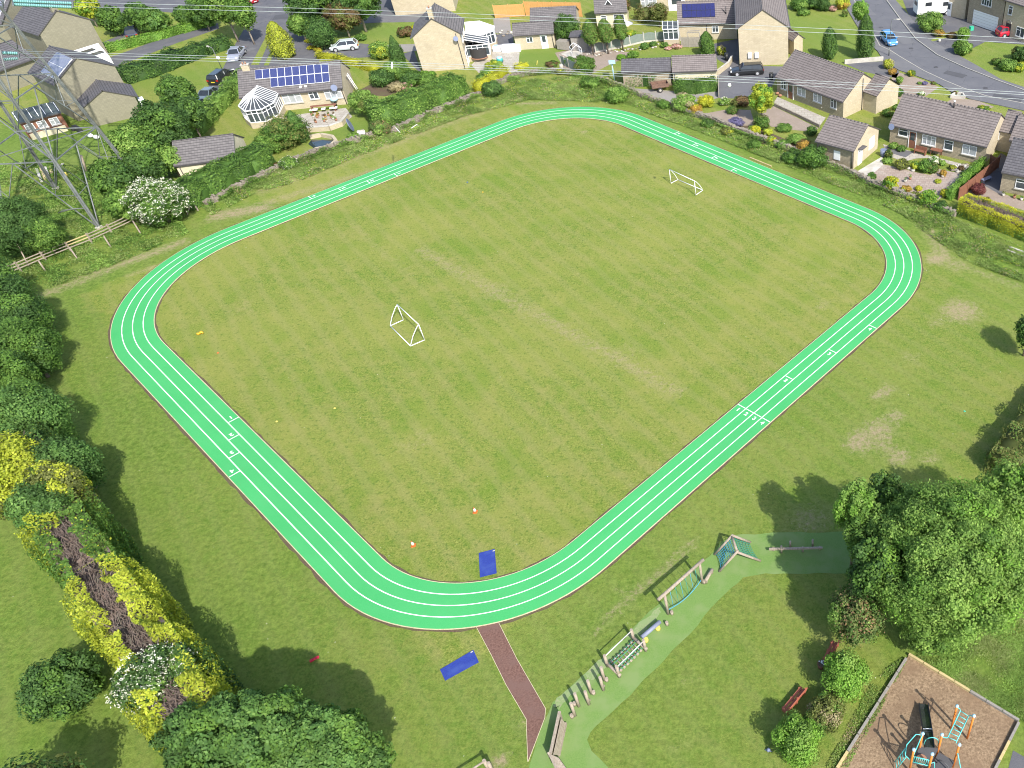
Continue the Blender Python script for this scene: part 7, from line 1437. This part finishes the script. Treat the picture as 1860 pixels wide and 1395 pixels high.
p, q_ = G3(*zr(855, 895), .28), G3(*zr(962, 712), .28); c = (p+q_)/2; b = MB('timber'); b.tube([p-c, q_-c], .12, 12, 'timber'); b.tube([p-c+(q_-p)*.1-Vector((0, 0, .28)), p-c+(q_-p)*.1], .09, 8); b.tube([p-c+(q_-p)*.9-Vector((0, 0, .28)), p-c+(q_-p)*.9], .09, 8); b.build('balance_log', loc=c, label='short low balance log between the rope frame and the net pyramid', cat='balance beam')
# net pyramid
pA, pB, pC, pD = [G3(*zr(*x)) for x in ((995, 485), (1068, 745), (1545, 296), (1700, 580))]; tA, tB = G3(*zr(1262, 200), 1.55), G3(*zr(1345, 440), 1.55); cc = Vector((tA.x, tA.y, 0)); e = empty('net_climber', cc, label='A-shaped timber climber with green and blue cargo nets on both slopes', cat='climbing frame')
for s_, t_ in ((pA, tA), (pB, tB), (pC, tA+Vector((.1, .1, -.12))), (pD, tB+Vector((.1, .0, -.12)))): b = MB('timber'); b.tube([s_-cc, (t_-cc)+(t_-s_)*.05], .085, 10, 'timber'); b.build('pole', e)
b = MB('timber'); b.tube([tA-cc, tB-cc], .08, 10, 'timber'); b.build('ridge_pole', e)
for nm, q0, q1, m_ in (('rope_b', pA, pB, 'rope_b'), ('rope_g', pC, pD, 'rope_g')):
    b = MB(m_); N = 8; 
    def pt(u, v): s0, s1 = tA.lerp(q0, .04+.90*v), tB.lerp(q1, .04+.90*v); x = s0.lerp(s1, u); x = x-cc; x.z -= .16*math.sin(PI*u)*math.sin(PI*v); return x+((tA+tB)/2-(q0+q1)/2)*(.10*v*math.sin(PI*u))
    for i in range(N+1): b.tube([pt(i/N, j/10) for j in range(11)], .017, 4); b.tube([pt(j/8, i/N) for j in range(9)], .017, 4)
    b.build('cargo_net', e)
# straight balance beam under the great tree
p, q_ = G3(1397, 997.5, .38), G3(1494, 995, .38); c = Vector((p.x, p.y, 0)); e = empty('balance_beam', c, label='long straight balance beam with upright posts in the shade of the huge tree', cat='balance beam'); b = MB('timber'); b.beam(p-c, q_-c, .13, .13, 'timber'); b.build('beam', e)
for (x, y, h) in ((1419.5, 1004, .75), (1435.5, 993, .6), (1458, 1002, .5), (1476, 992, .7), (1405, 1000, .32), (1489, 998, .32)): g = G3(x, y)-c; b = MB('timber'); b.tube([g, g+Vector((0, 0, h))], .07, 8, 'timber'); b.build('post', e)
# A-frame at the bottom edge
g = G3(893, 1402); e = empty('log_swing', g, label='pale timber uprights of a log frame just entering the lower edge', cat='climbing frame')
for dx, dy, h in ((-.15, .1, 1.2), (.05, .05, 1.0)): b = MB('timber'); b.tube([Vector((dx, dy, 0)), Vector((dx, dy, h))], .1, 10, 'timber'); b.build('post', e)
b = MB('timber'); b.tube([Vector((-.15, .1, 1.1)), Vector((-1.6, -1.0, 1.1))], .06, 8, 'timber'); b.build('beam', e)
# benches
def bench(a, c, label, facing=1):
    p, q_ = G3(*a), G3(*c); cc = (p+q_)/2; e = empty('bench', cc, math.atan2((q_-p).y, (q_-p).x), label=label, cat='bench'); L = (q_-p).length; b = MB('redbench')
    for k in range(2): b.box((0, (-.08+.20*k)*facing, .44), (L, .16, .045)); 
    b.build('seat', e); b = MB('redbench')
    for k in range(2): b.box((0, (.30+.035*k)*facing, .62+.2*k), (L, .04, .14))
    b.build('backrest', e)
    for x in (-L/2+.12, 0, L/2-.12): b = MB('redbench'); b.box((x, 0, .22), (.08, .44, .42)); b.box((x, .28*facing, .6), (.07, .06, .62)); b.build('leg', e)
bench((1424, 1297), (1458, 1256), 'red brown bench on the lawn between two round tree shadows', -1)
bench((1499, 1206), (1516, 1172), 'shaded red brown bench beside the blush leaved tree', -1)
g = G(1492, 1211); e = empty('planter', (g.x, g.y, 0), label='round barrel planter with white flowers at the end of the shaded bench', cat='planter'); b = MB('timber_b'); b.tube([(0, 0, 0), (0, 0, .38)], .22, 14, 'timber_b', .26); b.build('tub', e); b = MB('soil', 'white'); b.tube([(0, 0, .33), (0, 0, .385)], .22, 14, 'soil'); [b.ball((random.uniform(-.16, .16), random.uniform(-.16, .16), .42), .05, 6, 'white') for _ in range(9)]; b.build('flowers', e)
g = G(1396, 1364); b = MB('bluegrey'); b.ball((0, 0, .12), .12, 12); b.tube([(-.2, .05, .03), (.2, -.04, .03)], .03, 6); b.build('ball', loc=(g.x, g.y, 0), label='grey ball in the shadow beside the lower bright shrub', cat='ball')

# ------------------------------------------------------------------ climbing unit on the wood chips
zc = zz_(1560, 1200, 6.2); base = G3(*zc(760, 1000), 0); e = empty('climbing_unit', base, label='play unit with orange posts, teal tubes, steel slide and sloping overhead ladder', cat='climbing frame')
def pp(x, y, z): return G3(*zc(x, y), z)-base
tops = {1: (1107, 510, 2.75), 2: (1297, 620, 2.75), 3: (938, 832, 2.75), 4: (1133, 945, 2.75), 5: (720, 820, 2.75), 6: (620, 1000, 2.75), 7: (828, 1050, 2.75), 8: (1060, 1290, 2.75)}
TP = {k: pp(*v) for k, v in tops.items()}
for k, t in TP.items():
    if k == 8: continue
    b = MB('orange'); b.tube([(t.x, t.y, .05), (t.x, t.y, 2.68)], .062, 12, 'orange'); o = b.build('post', e); b = MB('cap'); b.ball((t.x, t.y, 2.74), .105, 12, 'cap', (1, 1, .8)); b.build('post_cap', o)
zd = 1.15
def deck(nm, P, z, th=.06, m_='deck'):
    b = MB(m_); Q = [Vector((p[0], p[1], z)) for p in P]; ar = sum(Q[i].x*Q[(i+1) % len(Q)].y-Q[(i+1) % len(Q)].x*Q[i].y for i in range(len(Q))); Q = Q if ar > 0 else Q[::-1]
    b.poly(Q); b.poly([q_-Vector((0, 0, th)) for q_ in Q][::-1]); [b.poly([Q[i]-Vector((0, 0, th)), Q[(i+1) % len(Q)]-Vector((0, 0, th)), Q[(i+1) % len(Q)], Q[i]]) for i in range(len(Q))]; return b.build(nm, e)
deck('platform', [TP[5], TP[3], TP[7], TP[6]], zd)
d4 = TP[4]; deck('platform', [TP[3]+Vector((.05, -.05, 0)), d4, d4+(TP[7]-TP[3])*.9, TP[7]], .75)
# slide
s0, s1 = pp(798, 985, zd), pp(728, 500, .12); ax = (s1-s0); sd_ = Vector((-ax.y, ax.x, 0)).normalized()*.24; N = 10; b = MB('slide'); prof = [s0.lerp(s1, k/N)+Vector((0, 0, .08*math.sin(PI*k/N)-(.0 if k < N else 0))) for k in range(N+1)]; prof[-1].z = .22; prof[-2].z = max(.25, prof[-2].z)
for a, c in zip(prof[:-1], prof[1:]):
    b.poly([a-sd_, a+sd_, c+sd_, c-sd_][::-1], 'slide')
b.build('slide_bed', e)
for s_ in (-1, 1):
    b = MB('deck'); 
    for a, c in zip(prof[:-1], prof[1:]): b.poly([a+sd_*s_, c+sd_*s_, c+sd_*s_*1.05+Vector((0, 0, .22)), a+sd_*s_*1.05+Vector((0, 0, .22))]); b.poly([a+sd_*s_*1.25, a+sd_*s_*1.05+Vector((0, 0, .22)), c+sd_*s_*1.05+Vector((0, 0, .22)), c+sd_*s_*1.25]); 
    b.build('slide_side', e)
b = MB('white'); m_ = prof[4]; b.beam(m_-sd_*1.05+Vector((0, 0, .1)), m_+sd_*1.05+Vector((0, 0, .1)), .05, .03, 'white'); b.build('cross_strap', e)
up = Vector((0, 0, 1))
def hoop(a, c, h, nm='guard_hoop', m_='teal', r=.028, bulge=0): b = MB(m_); L = [a+(c-a)*(.5-.5*math.cos(PI*k/12))+up*h*math.sin(PI*k/12)**.6 for k in range(13)]; b.tube(L, r, 8, m_); b.build(nm, e)
def zat(k, z): return Vector((TP[k].x, TP[k].y, z))
hoop(pp(730, 950, zd+.1), pp(890, 960, zd+.1), .95); hoop(zat(5, 2.6), zat(6, 1.4), .15)
b = MB('teal'); a0, a1 = zat(5, 2.6), zat(6, 1.35); out_ = (a0-zat(3, 2.6)).normalized()*.5; out_.z = 0; b.tube([a0, a0+out_*.7+up*.0, a0.lerp(a1, .4)+out_*1.2, a0.lerp(a1, .8)+out_*.9, a1], .03, 8); b.build('curved_tube', e)
b = MB('teal'); c0, c1, c2, c3 = pp(625, 1055, 1.95), pp(800, 1065, 1.95), pp(785, 1150, 1.35), pp(625, 1145, 1.35)
c0, c1 = zat(6, 1.95), zat(7, 1.95); c3, c2 = zat(6, 1.3), zat(7, 1.3)
for p, q_ in ((c0, c1), (c1, c2), (c2, c3), (c3, c0)): b.tube([p, q_], .03, 8)
for k in range(1, 9): b.tube([c0.lerp(c1, k/9), c3.lerp(c2, k/9)], .018, 6)
b.build('barred_panel', e)
b = MB('terra', 'teal'); q_ = zat(6, 1.25).lerp(zat(5, 1.25), .45).lerp(zat(7, 1.25), .45); b.tube([q_, q_+up*.04], .30, 16, 'terra'); b.build('round_seat', e)
b = MB('teal'); a0 = zat(5, 1.1)+out_*1.0; 
for s_ in (-.0, .45): b.tube([zat(6, 1.9)+out_*.6+(zat(5, 0)-zat(6, 0))*s_*.0+Vector((0, s_, 0)), zat(6, .1)+out_*1.5+Vector((0, s_, 0))], .026, 6)
for k in range(5): t = (k+.5)/5; p = (zat(6, 1.9)+out_*.6).lerp(zat(6, .1)+out_*1.5, t); b.tube([p, p+Vector((0, .45, 0))], .02, 6)
b.build('side_ladder', e)
# overhead ladder
r0, r1, r2, r3 = pp(1145, 565, 2.35), pp(1235, 625, 2.35), pp(1003, 862, 2.1), pp(1102, 905, 2.1)
b = MB('teal'); b.tube([zat(1, 2.6), pp(1135, 540, 2.5), r0, r2, pp(985, 870, 2.15), zat(3, 2.5)], .03, 8); b.tube([zat(2, 2.6), pp(1250, 612, 2.5), r1, r3, pp(1095, 930, 2.05)], .03, 8); b.build('ladder_rail', e)
for k in range(7): b = MB('teal'); b.tube([r0.lerp(r2, k/6), r1.lerp(r3, k/6)], .024, 8); b.build('rung', e)
b = MB('teal'); b.tube([zat(4, 1.9), zat(4, 1.5)+Vector((.1, -.3, 0)), zat(4, .9)+Vector((.25, -.8, 0)), zat(4, .1)+Vector((.35, -1.3, 0))], .03, 8); b.tube([zat(7, 1.6), zat(7, 1.5)+Vector((.25, .1, 0)), zat(7, 1.0)+Vector((.3, -.1, 0))], .028, 8); b.build('handrail', e)
b = MB('scarlet', 'teal'); q_ = zat(7, 1.2)+Vector((.25, -.45, 0)); b.tube([q_, q_+Vector((.25, .05, 0))], .1, 10, 'scarlet'); b.build('red_wheel', e)
hoop(pp(880, 1150, .8), pp(1010, 1240, .8), .55, 'dark_hoop', 'deck', .035)

# ------------------------------------------------------------------ garden things
def table(px, py, ang, label, L=1.9, m_='white'):
    g = G(px, py); e = empty('garden_table', (g.x, g.y, 0), ang, label=label, cat='table'); b = MB(m_); b.box((0, 0, .72), (L, .8, .05), m_); b.build('table_top', e)
    for x in (-.8, .8):
        for y in (-.3, .3): b = MB(m_); b.box((x*L/1.9, y, .35), (.06, .06, .7), m_); b.build('leg', e)
g = G(590, 203); e = empty('picnic_table', (g.x, g.y, 0), h1.rz, label='table with white seat cushions on the terrace below the solar panels', cat='table'); b = MB('timber_b'); b.box((0, .35, .74), (3.2, .5, .05), 'timber_b'); b.build('table_top', e)
for x in (-1.2, 0, 1.25): b = MB('white'); b.box((x, -.1, .47), (.95 if x else .5, .5, .09), 'white'); b.build('cushion', e)
for x in (-1.4, 1.4): b = MB('timber_b'); b.box((x, .2, .36), (.08, .8, .72), 'timber_b'); b.build('leg', e)
g = G(611, 192); b = MB('cap'); b.ball((0, 0, .9), .5, 12, 'cap', (1, 1, .55)); b.tube([(0, 0, 0), (0, 0, .8)], .12, 8, 'dark'); b.build('barbecue', loc=(g.x, g.y, 0), label='pale domed barbecue at the right end of the terrace', cat='barbecue')
for k in range(16):
    x, y = random.choice([(random.uniform(556, 618), random.uniform(216, 224)), (random.uniform(566, 618), random.uniform(209, 215))]); g = G(x, y)
    tx = ['plant', 'red flowers', 'green plant', 'seedling'][k % 4]; b = MB('terra' if k % 3 else 'pale'); b.tube([(0, 0, 0), (0, 0, .28)], .13, 10, None, .17); o = b.build('plant_pot', loc=(g.x, g.y, 0), label='terracotta and pale plant pots on the solar panel bungalow terrace', cat='plant pot', group='plant pots on the solar panel bungalow terrace')
    me = crown_mesh('plant', (0, 0, .38), (.2, .2, .18), 70, .1, [('rust', 'mid', 'fresh', 'orange')[k % 4]], 5, .5, 0); p_ = bpy.data.objects.new('plant', me); C.objects.link(p_); p_.parent = o
# blue grey trampoline-like dish on the lawn
g = G(640, 240); e = empty('trampoline', (g.x, g.y, 0), .3, label='blue grey round trampoline tipped on its side on the back lawn', cat='trampoline'); b = MB('bluegrey'); nrm_ = Vector((.97, .05, .25)).normalized(); c = Vector((0, 0, .95)); b.tube([c, c+nrm_*.08], .78, 24, 'bluegrey'); b.build('bed', e)
b = MB('cap'); a_ = nrm_.cross(Vector((0, 0, 1))).normalized(); b_ = nrm_.cross(a_); b.tube([c+nrm_*.06+(a_*math.cos(t*PI/12)+b_*math.sin(t*PI/12))*.80 for t in range(25)], .05, 6, 'bluegrey', caps=False); b.build('frame', e)
g = G(657, 243); b = MB('white'); b.box((0, 0, .2), (.9, .35, .35), 'white', .25); b.box((0, 0, .42), (.8, .3, .08), 'pale', .25); b.build('storage_box', loc=(g.x, g.y, 0), label='white box on the grass right of the trampoline', cat='box')
# black netted pool with conservatories of the chimney house
g = G(873, 108); e = empty('trampoline', (g.x, g.y, 0), label='round black netted trampoline beside the chimney gable house', cat='trampoline'); b = MB('pool'); b.tube([(0, 0, .5), (0, 0, 1.9)], 1.25, 20, 'pool', caps=False); b.build('net', e); b = MB('dark'); b.tube([(0, 0, .5), (0, 0, .56)], 1.3, 20, 'dark'); b.build('bed', e)
b = MB('terra'); b.tube([Vector((1.3*math.cos(t*PI/12), 1.3*math.sin(t*PI/12), .5)) for t in range(25)], .07, 6, 'terra', caps=False); b.build('pad', e)
conservatory('conservatory', 'white lean-to conservatory between the chimney gable house and the netted trampoline', h2, 2.6, 5.2, 3.2, 2.3, 3.2, False, 'roofglass', 3)
conservatory('conservatory', 'large white roofed conservatory at the upper edge right of the chimney gable house', h2, 6.6, 11.0, 3.9, 2.4, 3.6, True, 'white', 5)
g = G(930, 92); e = empty('covered_table', (g.x, g.y, 0), .12, label='long garden furniture under a bright white cover in front of the annexe', cat='table'); b = MB('white'); b.box((0, 0, .42), (2.8, 1.2, .84), 'white'); b.box((0, 0, .86), (2.6, 1.0, .06), 'white'); b.build('cover', e)
g = G(904, 92); b = MB('white', 'cap'); b.box((0, 0, .35), (1.2, .9, .7), 'white', .1); b.box((-.1, 0, .75), (.5, .6, .1), 'cap', .1); b.build('storage_box', loc=(g.x, g.y, 0), label='white storage box left of the white covered furniture', cat='box')
g = G(909, 114); e = empty('parasol', (g.x, g.y, 0), label='teal garden parasol base on the stone steps', cat='parasol'); b = MB('tealp'); b.tube([(0, 0, .25), (0, 0, .75)], .5, 12, 'tealp', .42); b.ball((0, 0, .75), .44, 12, 'cap', (1, 1, .4)); b.build('canopy', e)
b = MB('yellow'); b.tube([G3(975, 118, 0), G3(976, 110, .5)], .05, 6, 'yellow'); b.build('cricket_stump', label='yellow stick standing on the annexe lawn', cat='stick')
table(1700, 282, hB.rz, 'dark garden bench table by the brown door of the long bungalow', 1.4, 'timber_b'); g = G(1671, 280); e = empty('garden_bench', (g.x, g.y, 0), hB.rz, label='dark slatted garden bench on the flagstones by the long bungalow', cat='bench'); b = MB('timber_b'); b.box((0, 0, .42), (1.5, .5, .06), 'timber_b'); b.build('seat', e); b = MB('timber_b'); b.box((0, .25, .68), (1.5, .06, .45), 'timber_b'); b.build('backrest', e)
for x in (-.68, .68): b = MB('timber_b'); b.box((x, 0, .3), (.07, .5, .6), 'timber_b'); b.build('leg', e)
g = G(1791, 330); e = empty('garden_bench', (g.x, g.y, 0), math.radians(38), label='pale grey slatted bench in the shaded drive behind the brown fence', cat='bench'); b = MB('bluegrey'); b.box((0, 0, .42), (1.4, .5, .06)); b.build('seat', e)
for x in (-.6, .6): b = MB('bluegrey'); b.box((x, 0, .2), (.07, .45, .4)); b.build('leg', e)
S('lawn', 'grass', .018, (1796, 374), (1812, 368), (1880, 388), (1880, 402))
for k, (x, y) in enumerate(((1644, 331), (1653, 326), (1822, 356), (1842, 360), (1855, 364), (1780, 368), (1712, 322))):
    g = G(x, y); b = MB('terra' if k % 2 else 'pale'); b.tube([(0, 0, 0), (0, 0, .32)], .14, 10, None, .19); o = b.build('plant_pot', loc=(g.x, g.y, 0), label=['pale pot left of the lime cushion on the paving', 'small clay pot between the lime ball and the cushion', 'pale pot at the corner of the right edge bungalow', 'clay pot under the picture window', 'pale pot furthest right under the picture window', 'clay pot beside the small right edge lawn', 'pale pot at the rockery tip'][k], cat='plant pot')
    me = crown_mesh('plant', (0, 0, .42), (.22, .22, .2), 80, .1, [('mid', 'fresh', 'olive', 'rust')[k % 4]], 5, .5, 0); p_ = bpy.data.objects.new('plant', me); C.objects.link(p_); p_.parent = o
b = MB('pale'); P = [G(1726, 178), G(1735, 172), G(1748, 173), G(1752, 180)]
for a, c in zip(P, P[1:]+P[:1]): b.beam((a.x, a.y, .2), (c.x, c.y, .2), .2, .4, 'pale')
b.build('corner_planter', label='pale walled triangular planter at the road corner behind the brown roof', cat='planter')
b = MB('pale'); g = G(1488, 196); 
for a, c in (((1470, 185), (1492, 196)), ((1492, 196), (1502, 188))): b.tube([G3(*a, .5), G3(*c, .3)], .04, 6, 'pale')
b.build('clothes_airer', label='folding clothes airer on the patio of the four window bungalow', cat='airer')
for k, (x, y) in enumerate(((1412, 172), (1418, 168), (1424, 172), (1417, 176))): g = G(x, y); b = MB('terra'); b.ball((0, 0, .2), .28, 8, 'terra', (1, .8, .7)); b.build('stone_pot', loc=(g.x, g.y, 0), label='stones and pots by the left window of the four window bungalow', cat='pot', group='stones and pots by the left window')
g = G(1764, 55); b = MB('tealpl'); b.box((0, 0, .3), (.6, .5, .6), 'tealpl', .4); b.build('recycling_box', loc=(g.x, g.y, 0), label='green recycling box at the corner of the garage door house', cat='box')
g = G(1706, 76); b = MB('pale'); b.ball((0, 0, .22), .25, 10, 'pale'); b.build('stone_ball', loc=(g.x, g.y, 0), label='pale round stone at the drive entrance', cat='stone')
for k, (x, y, s_) in enumerate(((1139, 64, 1), (1070, 66, .7))):
    g = G(x, y); e = empty('parasol', (g.x, g.y, 0), label=('pale parasol behind the curving panel fence' if k == 0 else 'small pale canopy behind the clipped cypresses'), cat='parasol'); b = MB('white'); b.tube([(0, 0, 1.5*s_+.3), (0, 0, 1.9*s_+.3)], 1.2*s_, 10, 'white', .1); b.build('canopy', e); b = MB('rim'); b.tube([(0, 0, 0), (0, 0, 1.6*s_+.3)], .03, 6, 'rim'); b.build('pole', e)
g = G(1048, 106); e = empty('garden_arch', (g.x, g.y, 0), .5, label='white garden arch frame on the pale gravel corner', cat='arch'); b = MB('white')
for s_ in (-.6, .6): b.tube([(-.7, s_, 0), (-.7, s_, 1.6), (0, s_, 2.1), (.7, s_, 1.6), (.7, s_, 0)], .045, 6, 'white')
for x, z in ((-.7, 1.0), (-.7, 1.6), (0, 2.1), (.7, 1.6), (.7, 1.0)): b.beam((x, -.6, z), (x, .6, z), .06, .04, 'white')
b.build('frame', e)
b = MB('pale'); g = G(1021, 128); b.tube([(0, 0, 0), (0, 0, .9)], .35, 6, 'pale', .25); b.build('standing_stone', loc=(g.x, g.y, 0), label='pale standing stone on the wall above the top bend', cat='stone')
b = MB('cap'); g = G(1116, 146); b.tube([(0, 0, 0), (0, 0, 2.6)], .09, 8, 'cap'); b.box((0, .2, 2.5), (.9, 1.2, .1), 'cap', .2); b.build('water_tank', loc=(g.x, g.y, 0), label='pale blue post and lid at the left end of the long grey roofed store', cat='tank')
b = MB('timber_e'); p, q_ = G3(1250, 85), G3(1272, 84); 
for x in (0, 1): b.tube([p.lerp(q_, x), p.lerp(q_, x)+Vector((0, 0, 2.1))], .06, 6)
b.beam(p+Vector((0, 0, 2.1)), q_+Vector((0, 0, 2.1)), .1, .1); b.beam(p+Vector((0, .7, 2.1)), q_+Vector((0, .7, 2.1)), .1, .1); b.build('pergola', label='small grey timber pergola left of the rounded conifer', cat='pergola')
# brick outhouse and glass roofed veranda under the left houses
vp = House('outbuilding', 'red brick outbuilding with glazed lean-to roof seen through the pylon', 'outbuilding', G(34, 222, 2.2), G(108, 203, 2.2), 3.2, 2.2, 2.9, 'redbrick', 'cglass', front='redbrick')
for u in (.7, 2.0, 3.3): vp.window('f', min(u, vp.L-.5), 1.3, .95, .9, 2, 'glass_l')
b = MB('render'); b.beam(vp.P('f', .2, .35, .6), vp.P('f', vp.L-.3, .35, .6), .3, .7, 'render'); b.build('low_wall', vp.e)
b = MB('white')
for k in range(7): q0 = vp.onroof(vp.L*k/6, vp.L*k/6+.01, 0, .01, z=.14)[0]; q1 = vp.onroof(vp.L*k/6, vp.L*k/6+.01, .98, 1, z=.14)[0]; b.beam(q0, q1, .07, .06, 'white')
b.build('roof_bars', vp.e)
# white flat roofed extension between the two left gable houses
q_ = [G3(133, 92, 2.7), G3(178, 78, 2.7), G3(200, 104, 2.7), G3(178, 108, 2.7)]; e = MB('caravan', 'carglass'); e.poly(q_[::-1], 'caravan'); c = sum(q_, Vector())/4
for k in range(4): a, d = q_[k], q_[(k+1) % 4]; e.poly([(a.x, a.y, 0), (a.x, a.y, 2.7), (d.x, d.y, 2.7), (d.x, d.y, 0)], 'caravan')
e.build('extension', label='white flat roofed extension between the two grey gable houses', cat='extension'); o = bpy.data.objects['extension']
for t, s_ in ((.32, .35), (.62, .5)): b = MB('carglass'); a = (q_[0].lerp(q_[3], t)).lerp(q_[1].lerp(q_[2], t), s_); d = (q_[1]-q_[0]).normalized(); b.beam(a-d*.8+up*.08, a+d*.8+up*.08, .9, .12, 'carglass'); b.build('roof_light', o)
q0, q1 = l2.P('b', 0, 0), l2.P('b', 1, 0)
lk = House('house', 'low dark roofed link building left of the solar panel gable house', 'house', G(-6, 128, 3.0), G(62, 104, 3.0), 6.0, 3.0, 4.9, 'stone_g', 'slate')
b = MB('white'); b.box(lg.P('f', .6, 1.0, .5)*1.0, (.9, .6, 1.9), 'white'); b.build('porch_canopy', lg.e)
for k, (x, y) in enumerate(((166, 250), (177, 253), (198, 262))):
    g = G(x, y); b = MB('white'); b.ball((0, 0, .3), .38, 10, 'white', (1, .7, .75)); b.build('feed_sack', loc=(g.x, g.y, 0), label=['left white sack on the grass below the small stone garage', 'middle white sack on the grass below the small stone garage', 'right white sack against the bushes below the small stone garage'][k], cat='sack')
b = MB('dark'); g = G(143, 238); b.box((0, 0, .35), (1.6, .5, .5), 'dark', -.6); b.tube([(-.6, -.1, .2), (-.6, .1, .2)], .2, 10, 'tyre'); b.tube([(.6, -.5, .2), (.6, -.3, .2)], .2, 10, 'tyre'); b.build('garden_cart', loc=(g.x, g.y, 0), label='dark garden cart on the grass inside the pylon', cat='cart')
b = MB('timber'); b.tube([G3(158, 314, 0), G3(147, 282, 2.2)], .12, 6, 'timber'); b.build('wooden_pole', label='thick wooden pole between pylon and trees', cat='pole')
